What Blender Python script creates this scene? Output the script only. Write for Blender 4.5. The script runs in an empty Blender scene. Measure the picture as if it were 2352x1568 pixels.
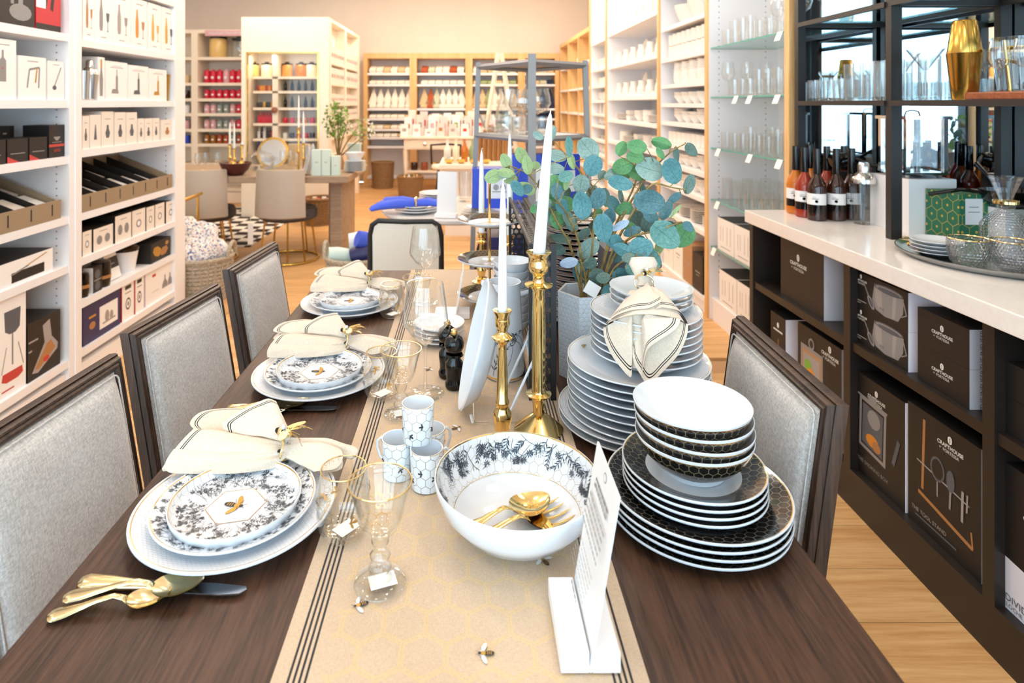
import bpy, bmesh, math, random
from mathutils import Vector, Matrix, noise
R = math.radians
rnd = random.Random(11)
S = bpy.context.scene
COL = S.collection
F, CX, CY, CZ = 1420.0, 1075.0, 238.0, 1.38      # focal length in pixels, principal point, eye height

# ------------------------------------------------------------------ camera, sky, lamps, exposure
cd = bpy.data.cameras.new('camera')
cam = bpy.data.objects.new('camera', cd)
COL.objects.link(cam)
cam.location = (0, 0, CZ)
cam.rotation_euler = (R(90), 0, 0)
cd.sensor_width = 36
cd.sensor_fit = 'HORIZONTAL'
cd.lens = F / 2352 * 36
cd.shift_x = (1176 - CX) / 2352
cd.shift_y = -(784 - CY) / 2352
cd.clip_start = .05
cd.clip_end = 100
cd.dof.use_dof = True
cd.dof.focus_distance = 1.18
cd.dof.aperture_fstop = 21.7 / 4.4
S.camera = cam
S.view_settings.view_transform = 'Standard'
S.view_settings.look = 'None'
S.view_settings.exposure = -0.32
S.view_settings.gamma = 1
S.view_settings.use_curve_mapping = False
w = bpy.data.worlds.new('daylight')
w.use_nodes = True
S.world = w
w.node_tree.nodes['Background'].inputs[0].default_value = (.58, .81, 1, 1)
w.node_tree.nodes['Background'].inputs[1].default_value = 7.6
S.cycles.max_bounces = 10
S.cycles.diffuse_bounces = 5
S.cycles.glossy_bounces = 5
S.cycles.transmission_bounces = 8
S.cycles.transparent_max_bounces = 24
S.cycles.caustics_reflective = False
S.cycles.caustics_refractive = False
S.cycles.sample_clamp_indirect = 6
S.cycles.use_adaptive_sampling = True
S.cycles.adaptive_threshold = .03


def lamp(x, y, z, power, size, col, shape='DISK', sy=0, rot=(0, 0, 0)):
    l = bpy.data.lights.new('shop_lamp', 'AREA')
    l.energy = power
    l.shape = shape
    l.size = size
    if sy:
        l.size_y = sy
    l.color = col
    o = bpy.data.objects.new('shop_lamp', l)
    o.location = (x, y, z)
    o.rotation_euler = rot
    COL.objects.link(o)
    return o


CEIL = 3.3


def add_fill(x, y, z, power, col, rad=.12):  # unseen fill point without a fixture, added to brighten ceiling and sides
    l = bpy.data.lights.new('fill_light', 'POINT')
    l.energy = power
    l.shadow_soft_size = rad
    l.color = col
    o = bpy.data.objects.new('fill_light', l)
    o.location = (x, y, z)
    COL.objects.link(o)


for yy in (-.6, 1.6, 3.6):
    for xx in (-2.6, -.5, .95):
        lamp(xx, yy, CEIL - .05, 4.8, .42, (1, .91, .82))
for yy in (5.4, 7.2, 9.2):
    for xx in (-2.6, -.7, .8):
        lamp(xx, yy, CEIL - .05, 18, .42, (1, .88, .74))
for xx, yy in ((-1.6, .3), (.6, .6), (-1.4, 2.8), (.7, 3.0)):
    add_fill(xx, yy, 2.85, 23, (1, .91, .82))
add_fill(-.85, 2.2, 2.7, 19, (1, .95, .9))  # extra fill, added to brighten the left shelves
for xx, yy in ((-2.2, 6.2), (.2, 6.0), (-1.2, 8.6), (.9, 8.6)):
    add_fill(xx, yy, 2.85, 38, (1, .88, .74))


# ------------------------------------------------------------------ materials
def lin(h):
    h = h.lstrip('#')
    c = [int(h[i:i + 2], 16) / 255 for i in (0, 2, 4)]
    return tuple(x / 12.92 if x <= .04045 else ((x + .055) / 1.055) ** 2.4 for x in c) + (1,)


class G:
    def __init__(s, name):
        s.m = bpy.data.materials.new(name)
        s.m.use_nodes = True
        s.t = s.m.node_tree
        s.b = s.t.nodes['Principled BSDF']
        s.o = s.t.nodes['Material Output']

    def put(s, inp, v):
        if isinstance(v, bpy.types.NodeSocket):
            s.t.links.new(v, inp)
        else:
            inp.default_value = v

    def n(s, typ, ins=None, **props):
        x = s.t.nodes.new('ShaderNode' + typ)
        for k, v in props.items():
            setattr(x, k, v)
        for k, v in (ins or {}).items():
            s.put(x.inputs[k], v)
        return x

    def ma(s, op, a, b=0.0, c=0.0):
        return s.n('Math', {0: a, 1: b, 2: c}, operation=op).outputs[0]

    def vm(s, op, a, b=(0, 0, 0), c=(0, 0, 0), out=0):
        x = s.n('VectorMath', {0: a, 1: b}, operation=op)
        if op in ('WRAP',):
            s.put(x.inputs[2], c)
        return x.outputs['Value'] if op in ('LENGTH', 'DOT_PRODUCT') else x.outputs[out]

    def mix(s, f, a, b):
        x = s.n('Mix', data_type='RGBA')
        s.put(x.inputs[0], f)
        s.put(x.inputs[6], a)
        s.put(x.inputs[7], b)
        return x.outputs[2]

    def ramp(s, f, lo, hi):
        x = s.n('MapRange', {0: f, 1: lo, 2: hi}, clamp=True)
        return x.outputs[0]

    def co(s, k='Object'):
        return s.n('TexCoord').outputs[k]

    def noise(s, v, scale, detail=3, rough=.55):
        return s.n('TexNoise', {'Vector': v, 'Scale': scale, 'Detail': detail, 'Roughness': rough}).outputs['Fac']

    def sc(s, v, k):
        return s.vm('MULTIPLY', v, k if isinstance(k, tuple) else (k, k, k))

    def hexd(s, v):
        h = (.5, .8660254, 0)
        r = (1, 1.7320508, 1)
        v = s.vm('MULTIPLY', v, (1, 1, 0))
        out = []
        for q in (v, s.vm('SUBTRACT', v, h)):
            g = s.vm('ABSOLUTE', s.vm('SUBTRACT', s.vm('WRAP', q, r, (0, 0, 0)), h))
            x = s.n('SeparateXYZ', {0: g}).outputs[0]
            out.append(s.ma('MAXIMUM', x, s.vm('DOT_PRODUCT', g, (.5, .8660254, 0))))
        return s.ma('SUBTRACT', .5, s.ma('MINIMUM', *out))

    def grazing(s, nrm=None):
        ge = s.n('NewGeometry')
        c = s.vm('DOT_PRODUCT', ge.outputs['Incoming'], nrm or ge.outputs['Normal'])
        return s.ma('SUBTRACT', 1.0, s.ma('MINIMUM', s.ma('ABSOLUTE', c), 1.0))

    def bump(s, h, strength=.3, dist=.002):
        s.put(s.b.inputs['Normal'], s.n('Bump', {'Height': h, 'Strength': strength, 'Distance': dist}).outputs[0])

    def set(s, col=None, rough=None, metal=None, spec=None, coat=None, sheen=None):
        for k, v in (('Base Color', col), ('Roughness', rough), ('Metallic', metal), ('Specular IOR Level', spec), ('Coat Weight', coat), ('Sheen Weight', sheen)):
            if v is not None:
                if isinstance(v, str):
                    v = lin(v)
                s.put(s.b.inputs[k], v)
        return s


MC = {}


def M(name, col='#ffffff', rough=.5, metal=0, spec=.5, coat=0):
    if name not in MC:
        MC[name] = G(name).set(col, rough, metal, spec, coat).m
    return MC[name]


def mottled(name, c1, c2, scale=20, rough=.6, stretch=(1, 1, 1), metal=0, bump=0, spec=.5):
    g = G(name)
    v = g.sc(g.co(), stretch)
    nz = g.noise(v, scale, 4)
    g.set(g.mix(g.ramp(nz, .35, .65), lin(c1), lin(c2)), rough, metal, spec)
    if bump:
        g.bump(nz, bump)
    MC[name] = g.m
    return g.m


def wood(name, c1, c2, axis, rough=.45, scale=30, bump=.15, rand=0):
    g = G(name)
    st = [1, 1, 1]
    st[axis] = .06
    v = g.co()
    if rand:
        oi = g.n('ObjectInfo').outputs['Random']
        v = g.vm('ADD', v, g.n('CombineXYZ', {0: g.ma('MULTIPLY', oi, 37), 1: g.ma('MULTIPLY', oi, 91), 2: 0.}).outputs[0])
    fine = g.noise(g.sc(v, tuple(st)), scale * 6, 4, .65)
    broad = g.noise(g.sc(v, tuple(st)), scale, 3)
    f = g.ramp(g.ma('ADD', g.ma('MULTIPLY', fine, .6), g.ma('MULTIPLY', broad, .4)), .36, .62)
    c = g.mix(f, lin(c1), lin(c2))
    if rand:
        hs = g.n('HueSaturation', {'Color': c, 'Value': g.n('MapRange', {0: oi, 3: 1 - rand, 4: 1 + rand}).outputs[0]})
        c = hs.outputs[0]
    g.set(c, rough)
    g.bump(f, bump, .001)
    MC[name] = g.m
    return g.m


def clear(name, tint=(.985, .99, .988), edge=(.8, .84, .84), rough=.02, gold=None, refl=1.0):
    """thin clear glass: lets light straight through, mirrors at grazing angles, darker where the path in the glass is long"""
    g = G(name)
    gz = g.grazing()
    tr = g.n('BsdfTransparent', {0: g.mix(g.ma('POWER', gz, 4.0), tint + (1,), edge + (1,))})
    gl = g.n('BsdfGlossy', {'Roughness': rough, 'Color': (1, 1, 1, 1)})
    fr = g.ma('MULTIPLY_ADD', g.ma('POWER', gz, 3.5), .8, .045)
    mx = g.n('MixShader', {0: g.ma('MULTIPLY', fr, refl), 1: tr.outputs[0], 2: gl.outputs[0]}).outputs[0]
    if gold:
        e = g.hexd(g.sc(g.co('UV'), gold))
        msk = g.ma('MULTIPLY', g.ma('LESS_THAN', e, .014), g.ma('GREATER_THAN', g.noise(g.co('UV'), 18, 1), .53))
        gb = g.n('BsdfGlossy', {'Roughness': .25, 'Color': lin('#f0c869')})
        mx = g.n('MixShader', {0: msk, 1: mx, 2: gb.outputs[0]}).outputs[0]
    g.t.links.new(mx, g.o.inputs[0])
    MC[name] = g.m
    return g.m


M('white_paint', '#f6f3f2', .45)
M('white_board', '#f4f2f3', .5)
M('cream_paint', '#f4e6d2', .5)
M('porcelain', '#e3e6ea', .12, 0, .5, .3)
M('porcelain_warm', '#f6efe6', .2)
M('gold', '#f0d08a', .12, 1)
M('pale_gold', '#f4deaa', .16, 1)
M('brass', '#e6bd6a', .2, 1)
M('old_gold', '#c9a150', .2, 1)
M('silver', '#e2e0dd', .18, 1)
M('chrome', '#c8cacc', .06, 1)
M('steel_blade', '#b9c0c8', .16, 1)
M('black_metal', '#1d1b1b', .45)
M('black_gloss', '#0d0c0c', .08)
M('black_carton', '#1a1614', .5)
M('black_laminate', '#221b17', .42)
M('carton_side', '#eae7ee', .55)
M('white_carton', '#f7f4f1', .5)
M('cream_carton', '#f1e6da', .5)
M('red_carton', '#c8202c', .45)
M('navy_carton', '#28275a', .45)
M('mint_carton', '#d3e6dc', .55)
M('blue_carton', '#3350c8', .45)
M('royal_cloth', '#4a63d8', .85)
M('grey_carton', '#5a5c66', .55)
M('kraft', '#b48a62', .7)
M('ink', '#23252b', .55)
M('ink_print', '#343a44', .4)
M('ink_soft', '#5a5c62', .6)
M('ink_pale', '#a59d99', .6)
M('ink_white', '#f2efe9', .5)
M('ink_copper', '#b07a48', .5)
M('ink_amber', '#d88a2c', .5)
M('ink_red', '#c83f3a', .5)
M('ink_silver', '#8f8c8b', .5)
M('ink_gold', '#c99c45', .35, .6)
M('paper', '#eceae8', .6)
M('candle_wax', '#f4f6f2', .35)
M('wick', '#e9e4da', .8)
M('grey_metal', '#8f8b89', .42)
M('soil_brown', '#6b5136', .8)
M('bark', '#7b6236', .65)
M('taupe_leather', '#b3a595', .5)
M('dark_leather', '#3b3a3f', .5)
M('walnut_bowl', '#4a1d1c', .4)
M('mirror', '#dfe6ea', .01, 1)
M('wicker_core', '#8a6a45', .8)
M('price_card', '#fbf8f2', .5)
M('rattan', '#e9dfcc', .7)
M('acrylic_white', '#eef1f3', .15)
M('red_tin', '#d0203c', .3)
M('pink_tin', '#d9a9ae', .35)
M('sage_tin', '#8e9a94', .35)
M('amber_tin', '#9a6420', .35)
M('rust_tin', '#a5481f', .35)
M('cookie_jar', '#e5c07a', .25)
M('caramel_jar', '#d89a55', .25)
M('ivory_jar', '#f3e6c4', .25)
M('sauce_orange', '#c8701c', .1, 0, .6)
M('sauce_red', '#9c3018', .1, 0, .6)
M('sauce_brown', '#33170d', .08, 0, .6)
M('dark_bottle', '#14100e', .1)
M('linen_white', '#f3eadb', .85)
M('linen_green', '#9aa878', .85)
M('linen_rust', '#b0552f', .85)
M('linen_tan', '#d9bd93', .85)
M('linen_navy', '#26304e', .85)
M('linen_sage', '#c9cbb2', .85)
clear('glass')
clear('glass_bee', gold=(58, 58, 1))
clear('glass_thick', (.965, .975, .975), (.5, .54, .55), .03, None, 1.3)
clear('glass_shelf', (.975, .99, .985), (.6, .88, .84))
clear('glass_vitrine', (.98, .98, .97), (.9, .92, .9), .02, None, .25)
M('tray_board', '#9c866a', .55)
M('pale_pink', '#ecd6cf', .5)
clear('acrylic', (.97, .98, .98), (.75, .8, .82))
g = G('glass_cut')          # cut crystal: facets from a fine bump
v = g.co('UV')
e = g.hexd(g.sc(v, (95, 95, 1)))
bp = g.n('Bump', {'Height': e, 'Strength': 1., 'Distance': .006}).outputs[0]
gz = g.grazing(bp)
tr = g.n('BsdfTransparent', {0: g.mix(g.ma('POWER', gz, 1.6), (.985, .985, .985, 1), (.55, .56, .58, 1))})
gl = g.n('BsdfGlossy', {'Roughness': .03, 'Normal': bp})
fr = g.ma('MULTIPLY_ADD', g.ma('POWER', gz, 3.0), .7, .06)
g.t.links.new(g.n('MixShader', {0: fr, 1: tr.outputs[0], 2: gl.outputs[0]}).outputs[0], g.o.inputs[0])
MC['glass_cut'] = g.m
g = G('glass_green_edge')
g.set('#5fb3a5', .1)
MC['glass_edge'] = g.m

wood('oak_plank', '#bf8a50', '#e2b67e', 0, .42, 9, .05, .1)
wood('light_oak', '#d9a35f', '#efc68d', 2, .5, 14, .05)
wood('dark_walnut', '#2b1a11', '#5a3d2c', 1, .42, 34, .3)
MC['dark_walnut'].node_tree.nodes['Principled BSDF'].inputs['Specular IOR Level'].default_value = .3
wood('chair_wood', '#1a0f09', '#51392a', 2, .38, 26, .25)
wood('chair_wood_rail', '#1a0f09', '#51392a', 0, .38, 26, .25)
wood('taupe_wood', '#927a62', '#b29a80', 0, .45, 20, .1)
wood('board_wood', '#8a5a30', '#c08a52', 2, .5, 20, .1)
wood('red_wood', '#7a3a20', '#a85d36', 0, .4, 20, .1)
mottled('plaster', '#e9ddd0', '#ece1d4', 2, .8)
mottled('ceiling_paint', '#f2ece4', '#f5efe8', 2, .85)
mottled('quartz', '#f3eae2', '#f6efe8', 60, .12)
mottled('marble', '#efece8', '#d6d1cc', 3, .2)
mottled('wicker', '#6a4f34', '#b08c60', 90, .8, (1, 1, 2.2), 0, .6)
mottled('grey_wicker', '#8f8270', '#cdbfa8', 80, .8, (1, 1, 2.2), 0, .6)
mottled('stem_wood', '#6e5a2e', '#a58a4e', 60, .6)


# ---- linens
def linen(name, c1, c2, fine=900, rough=.9, bump=.25):
    g = G(name)
    v = g.co()
    a = g.noise(g.sc(v, (1, .3, 1)), fine, 2)
    b = g.noise(g.sc(v, (.3, 1, .3)), fine, 2)
    big = g.noise(v, 9, 3)
    f = g.ma('ADD', g.ma('MULTIPLY', g.ma('ADD', a, b), .42), g.ma('MULTIPLY', big, .2))
    g.set(g.mix(g.ramp(f, .38, .66), lin(c1), lin(c2)), rough, 0, .2, 0, .3)
    g.bump(f, bump, .001)
    MC[name] = g.m
    return g


linen('chair_linen', '#b4ada6', '#e2dcd6', 420)
g = linen('napkin_linen', '#d6c3ac', '#ead9c5', 900)
# black double stripe along the hem: UV v runs from the hem (0) inward, in metres
vv = g.n('SeparateXYZ', {0: g.co('UV')}).outputs[1]
m1 = g.ma('MULTIPLY', g.ma('GREATER_THAN', vv, .0075), g.ma('LESS_THAN', vv, .0092))
m2 = g.ma('MULTIPLY', g.ma('GREATER_THAN', vv, .0112), g.ma('LESS_THAN', vv, .0129))
old = g.b.inputs['Base Color'].links[0].from_socket
g.set(g.mix(g.ma('ADD', m1, m2), old, lin('#22201f')))

# runner: sand linen, four black stripes down each side, gold comb print
g = linen('runner_linen', '#c3a78a', '#d6bda0', 700)
ob = g.co()
sx = g.n('SeparateXYZ', {0: ob})
ax = g.ma('ABSOLUTE', g.ma('ADD', sx.outputs[0], .0085))     # distance from the runner's centre line
st = None
for k in range(4):
    c0 = .1845 - k * .0062
    q = g.ma('LESS_THAN', g.ma('ABSOLUTE', g.ma('SUBTRACT', ax, c0)), .0014)
    st = q if st is None else g.ma('ADD', st, q)
e = g.hexd(g.sc(ob, (20, 20, 1)))
comb = g.ma('MULTIPLY', g.ma('MULTIPLY', g.ma('GREATER_THAN', e, .02), g.ma('LESS_THAN', e, .055)),
            g.ma('MULTIPLY', g.ma('GREATER_THAN', g.noise(ob, 6, 1), .45), g.ma('LESS_THAN', ax, .15)))
old = g.b.inputs['Base Color'].links[0].from_socket
c = g.mix(g.ma('MULTIPLY', comb, .45), old, lin('#e6c06a'))
g.set(g.mix(st, c, lin('#25201e')))
g.bump(g.ma('ADD', g.noise(g.sc(ob, (1, .45, 1)), 11, 3), g.ma('MULTIPLY', g.noise(ob, 700, 2), .03)), .5, .02)


# ---- honeycomb china
def comb_china(name, base, line, cell, width, coord='Object', rough=.15, center=None, center_col='#e3e6ea', metal_line=0.0, bump=0):
    g = G(name)
    v = g.co(coord)
    e = g.hexd(g.sc(v, (1 / cell, 1 / cell, 1)))
    ln = g.ma('LESS_THAN', e, width)
    c = g.mix(ln, lin(base), lin(line))
    mt = g.ma('MULTIPLY', ln, metal_line)
    if center:
        r = g.vm('LENGTH', g.vm('MULTIPLY', g.co(), (1, 1, 0)))
        ins = g.ma('LESS_THAN', r, center)
        c = g.mix(ins, c, lin(center_col))
        mt = g.ma('MULTIPLY', mt, g.ma('SUBTRACT', 1.0, ins))
    g.set(c, rough, mt, .5, .3)
    if bump:
        g.bump(g.ramp(e, 0, .16), bump, .0015)
    MC[name] = g.m


comb_china('comb_emboss', '#e6e7ea', '#e6e7ea', .0062, 0, bump=.45)
comb_china('comb_emboss_side', '#e3ebf1', '#e3ebf1', .0062, 0, 'UV', bump=.5)
comb_china('comb_vase', '#e8eff4', '#e8eff4', .011, 0, 'UV', .2, bump=.5)
comb_china('comb_black_flat', '#191818', '#8f887a', .0135, .032, center=None, metal_line=.35)
comb_china('comb_black_center', '#191818', '#a08f70', .0135, .032, center=.068, metal_line=.35)
comb_china('comb_black_tier', '#1c1a1a', '#a08a5c', .0125, .06, center=.062, metal_line=.7)
comb_china('comb_black_bowl', '#1a1716', '#a08f70', .0135, .034, 'UV', metal_line=.35)
comb_china('comb_white_thin', '#e3e5e9', '#b4b6b8', .0125, .022)
comb_china('comb_white_bowl', '#e3e5e9', '#b4a888', .0165, .02, 'UV')
comb_china('comb_white_cup', '#e3e7ea', '#8d877a', .0165, .025, 'UV')
comb_china('comb_carton', '#191617', '#9a9aa0', .021, .035, 'UV', .5)

# ---- eucalyptus leaf colours
LEAFC = {'g1': ('#7f9a63', '#a7ba86'), 'g2': ('#6f9088', '#a3b8ac'), 'g3': ('#48834f', '#74a56d'), 'g4': ('#48665a', '#7f958a'),
         'b1': ('#377078', '#6a9c9e'), 'b2': ('#43786f', '#7aa59c'), 'b3': ('#38626a', '#688f92'), 'b4': ('#8a9db4', '#b9c6d8')}
for k, (c1, c2) in LEAFC.items():
    g = G('leaf_' + k)
    uv = g.co('UV')
    s_ = g.n('SeparateXYZ', {0: uv})
    nz = g.noise(g.vm('ADD', g.sc(uv, (3, 3, 1)), g.n('CombineXYZ', {0: g.ma('MULTIPLY', g.n('ObjectInfo').outputs['Random'], 50.)}).outputs[0]), 3, 6, .7)
    c = g.mix(g.ramp(nz, .3, .7), lin(c1), lin(c2))
    du = g.ma('ABSOLUTE', g.ma('SUBTRACT', s_.outputs[0], .5))
    mid = g.ma('LESS_THAN', du, .012)
    fr = g.ma('FRACT', g.ma('MULTIPLY', g.ma('SUBTRACT', s_.outputs[1], g.ma('MULTIPLY', du, .9)), 4.5))
    side = g.ma('MULTIPLY', g.ma('LESS_THAN', fr, .05), g.ma('LESS_THAN', du, .36))
    g.set(g.mix(g.ma('MULTIPLY', g.ma('MAXIMUM', mid, g.ma('MULTIPLY', side, .6)), .6), c, lin('#2f4a3e')), .55, 0, .35)
    g.bump(nz, .2)
    MC['leaf_' + k] = g.m
for nm, cols in (('print_cloth', ('#f1ece6', '#3f5f9a', '#c2703c')), ('gift_green', ('#1f6a4c', '#1f6a4c', '#c9a94e'))):
    g = G(nm)
    v = g.co('UV' if nm == 'gift_green' else 'Object')
    if nm == 'gift_green':
        e = g.hexd(g.sc(v, (20, 20, 1)))
        c = g.mix(g.ma('LESS_THAN', e, .018), lin(cols[0]), lin(cols[2]))
        c = g.mix(g.ma('GREATER_THAN', e, .41), c, lin(cols[2]))
    else:
        c = g.mix(g.ma('GREATER_THAN', g.noise(v, 75, 2), .58), lin(cols[0]), lin(cols[1]))
        c = g.mix(g.ma('GREATER_THAN', g.noise(g.vm('ADD', v, (3, 5, 1)), 85, 2), .62), c, lin(cols[2]))
    g.set(c, .6)
    MC[nm] = g.m
g = G('rug_checks')
k = g.n('TexChecker', {'Vector': g.co(), 'Scale': 6.5, 'Color1': lin('#efe9df'), 'Color2': lin('#2a1b18')})
g.set(k.outputs[0], .9)
MC['rug_checks'] = g.m
g = G('cane_weave')
v = g.co()
s_ = g.n('SeparateXYZ', {0: g.sc(v, (800, 800, 800))})
hole = g.ma('MULTIPLY', g.ma('GREATER_THAN', g.ma('SINE', s_.outputs[0]), .5), g.ma('GREATER_THAN', g.ma('SINE', s_.outputs[2]), .5))
g.set(g.mix(hole, lin('#efe7d8'), lin('#c9bca2')), .7)
MC['cane_weave'] = g.m


# ------------------------------------------------------------------ mesh helpers
def on_z(px, py, z):
    d = (CZ - z) * F / (py - CY)
    return Vector(((px - CX) / F * d, d, z))


def at(px, py, d):
    return Vector(((px - CX) / F * d, d, CZ - (py - CY) / F * d))


class MB:
    def __init__(s):
        s.v, s.f, s.mi, s.uv = [], [], [], []

    def add(s, vs, fs, m=0, uv=None, X=None):
        o = len(s.v)
        s.v += [tuple(X @ Vector(p)) if X else tuple(p) for p in vs]
        for k, f in enumerate(fs):
            s.f.append([o + i for i in f])
            s.mi.append(m[k] if isinstance(m, (list, tuple)) else m)
            s.uv.append([uv[i] for i in f] if uv else None)
        return s

    def box(s, x0, x1, y0, y1, z0, z1, m=0, X=None, uvs=False):
        """m: one index, or six for -y, +y, -x, +x, bottom, top"""
        vs = [(x0, y0, z0), (x1, y0, z0), (x1, y1, z0), (x0, y1, z0), (x0, y0, z1), (x1, y0, z1), (x1, y1, z1), (x0, y1, z1)]
        fs = [(0, 1, 5, 4), (2, 3, 7, 6), (3, 0, 4, 7), (1, 2, 6, 5), (3, 2, 1, 0), (4, 5, 6, 7)]
        if not uvs:
            return s.add(vs, fs, m, None, X)
        for k, f in enumerate(fs):
            ax = ((0, 2), (0, 2), (1, 2), (1, 2), (0, 1), (0, 1))[k]
            s.add([vs[i] for i in f], [(0, 1, 2, 3)], m[k] if isinstance(m, (list, tuple)) else m, [(vs[i][ax[0]], vs[i][ax[1]]) for i in f], X)
        return s

    def lathe(s, prof, n=32, m=0, X=None, a0=0, a1=2 * math.pi, sx=1, sy=1, ur=None):
        """prof: (r, z) bottom to top; m: one index or one per segment"""
        full = abs(a1 - a0 - 2 * math.pi) < 1e-6
        k = n if full else n + 1
        vs, uv, fs, ms = [], [], [], []
        L = 0
        rm = ur or max(p[0] for p in prof)
        for j, (r, z) in enumerate(prof):
            if j:
                L += math.hypot(r - prof[j - 1][0], z - prof[j - 1][1])
            for i in range(n + 1):
                a = a0 + (a1 - a0) * i / n
                vs.append((r * math.cos(a) * sx, r * math.sin(a) * sy, z))
                uv.append((a * rm, L))
        for j in range(len(prof) - 1):
            for i in range(n):
                a, b = j * (n + 1) + i, (j + 1) * (n + 1) + i
                if prof[j][0] < 1e-6:
                    fs.append((a, b + 1, b))
                elif prof[j + 1][0] < 1e-6:
                    fs.append((a, a + 1, b))
                else:
                    fs.append((a, a + 1, b + 1, b))
                ms.append(m[j] if isinstance(m, (list, tuple)) else m)
        return s.add(vs, fs, ms, uv, X)

    def tube(s, pts, r, n=8, m=0, closed=False, cap=True, flat=1.0, X=None):
        P = [Vector(p) for p in pts]
        N = len(P)
        rr = r if isinstance(r, (list, tuple)) else [r] * N
        vs = []
        up = None
        for i in range(N):
            t = (P[(i + 1) % N] - P[i - 1]) if closed else (P[min(i + 1, N - 1)] - P[max(i - 1, 0)])
            if t.length < 1e-9:
                t = Vector((0, 0, 1))
            t.normalize()
            if up is None:
                up = Vector((0, 0, 1)) if abs(t.z) < .9 else Vector((1, 0, 0))
            a = t.cross(up)
            if a.length < 1e-5:
                a = t.orthogonal()
            a.normalize()
            up = a.cross(t).normalized()
            for k in range(n):
                th = 2 * math.pi * k / n
                vs.append(P[i] + (a * math.cos(th) + up * math.sin(th) * flat) * rr[i])
        fs = []
        for i in range(N if closed else N - 1):
            for k in range(n):
                a, b = i * n + k, i * n + (k + 1) % n
                c, d = ((i + 1) % N) * n + (k + 1) % n, ((i + 1) % N) * n + k
                fs.append((a, b, c, d))
        if cap and not closed:
            fs.append(tuple(range(n))[::-1])
            fs.append(tuple((N - 1) * n + k for k in range(n)))
        return s.add(vs, fs, m, None, X)

    def loft(s, rings, m=0, closed=True, caps=True, X=None):
        n = len(rings[0])
        vs = [p for r in rings for p in r]
        fs = []
        for i in range(len(rings) - 1):
            for k in range(n if closed else n - 1):
                fs.append((i * n + k, i * n + (k + 1) % n, (i + 1) * n + (k + 1) % n, (i + 1) * n + k))
        if caps:
            fs.append(tuple(range(n))[::-1])
            fs.append(tuple((len(rings) - 1) * n + k for k in range(n)))
        return s.add(vs, fs, m, None, X)

    def prism(s, pts, z0, z1, m=0, X=None):
        return s.loft([[(x, y, z0) for x, y in pts], [(x, y, z1) for x, y in pts]], m, X=X)

    def grid(s, fn, nu, nv, m=0, uvf=None, X=None):
        vs, uv = [], []
        for j in range(nv + 1):
            for i in range(nu + 1):
                vs.append(fn(i / nu, j / nv))
                uv.append(uvf(i / nu, j / nv) if uvf else (i / nu, j / nv))
        fs = [(j * (nu + 1) + i, j * (nu + 1) + i + 1, (j + 1) * (nu + 1) + i + 1, (j + 1) * (nu + 1) + i) for j in range(nv) for i in range(nu)]
        return s.add(vs, fs, m, uv, X)

    def mesh(s, name, mats, smooth=40):
        me = bpy.data.meshes.new(name)
        me.from_pydata([tuple(p) for p in s.v], [], s.f)
        for m in (mats if isinstance(mats, (list, tuple)) else [mats]):
            me.materials.append(MC[m])
        me.polygons.foreach_set('material_index', s.mi)
        if any(s.uv):
            u = me.uv_layers.new(name='UVMap')
            flat = []
            for k, f in enumerate(s.f):
                q = s.uv[k] or [(0, 0)] * len(f)
                for p in q:
                    flat += [p[0], p[1]]
            u.data.foreach_set('uv', flat)
        if smooth:
            me.polygons.foreach_set('use_smooth', [True] * len(s.f))
            me.set_sharp_from_angle(angle=R(smooth))
        me.update()
        return me

    def build(s, name, mats, parent=None, smooth=40, loc=None, bevel=0):
        return link(name, s.mesh(name, mats, smooth), parent, loc, bevel)


def link(name, me, parent=None, loc=None, bevel=0, rot=None):
    o = bpy.data.objects.new(name, me)
    COL.objects.link(o)
    if parent:
        o.parent = parent
    if loc is not None:
        o.location = loc
    if rot:
        o.rotation_euler = rot
    if bevel:
        b = o.modifiers.new('edge', 'BEVEL')
        b.width = bevel
        b.segments = 2
        b.limit_method = 'ANGLE'
    return o


def tag(o, label, cat, group=None, kind=None):
    o['label'] = label
    o['category'] = cat
    if group:
        o['group'] = group
    if kind:
        o['kind'] = kind
    return o


def thing(name, label, cat, loc=(0, 0, 0), rz=0, group=None, rot=None):
    o = bpy.data.objects.new(name, None)
    o.empty_display_size = .05
    COL.objects.link(o)
    o.location = loc
    o.rotation_euler = rot or (0, 0, R(rz))
    return tag(o, label, cat, group)


def struct(o):
    o['kind'] = 'structure'
    return o


def dup(root, loc, label, rz=None, group=None, scale=None):
    r = root.copy()
    COL.objects.link(r)
    r.location = loc
    if rz is not None:
        r.rotation_euler = (0, 0, R(rz))
    if scale:
        r.scale = (scale,) * 3
    r['label'] = label
    if group:
        r['group'] = group
    for c in list(root.children):
        k = c.copy()
        COL.objects.link(k)
        k.parent = r
        for g2 in list(c.children):
            h = g2.copy()
            COL.objects.link(h)
            h.parent = k
    return r


ORD = 'first second third fourth fifth sixth seventh eighth ninth tenth eleventh twelfth thirteenth fourteenth fifteenth sixteenth'.split()
TXT = {}


def text(parent, s, size, loc, rot, mat='ink_white', bold=0, align='CENTER', name='lettering'):
    key = (s, size, mat, bold, align)
    if key not in TXT:
        dg = bpy.context.evaluated_depsgraph_get()
        c = bpy.data.curves.new('lettering', 'FONT')
        c.body = s
        c.size = size
        c.align_x = align
        c.align_y = 'CENTER'
        c.offset = bold * size
        c.resolution_u = 3
        c.materials.append(MC[mat])
        tmp = bpy.data.objects.new('lettering', c)
        COL.objects.link(tmp)
        dg.update()
        TXT[key] = bpy.data.meshes.new_from_object(tmp.evaluated_get(dg), depsgraph=dg)
        bpy.data.objects.remove(tmp)
        bpy.data.curves.remove(c)
    o = bpy.data.objects.new(name, TXT[key])
    COL.objects.link(o)
    o.parent = parent
    o.location = loc
    o.rotation_euler = rot
    return o


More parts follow.
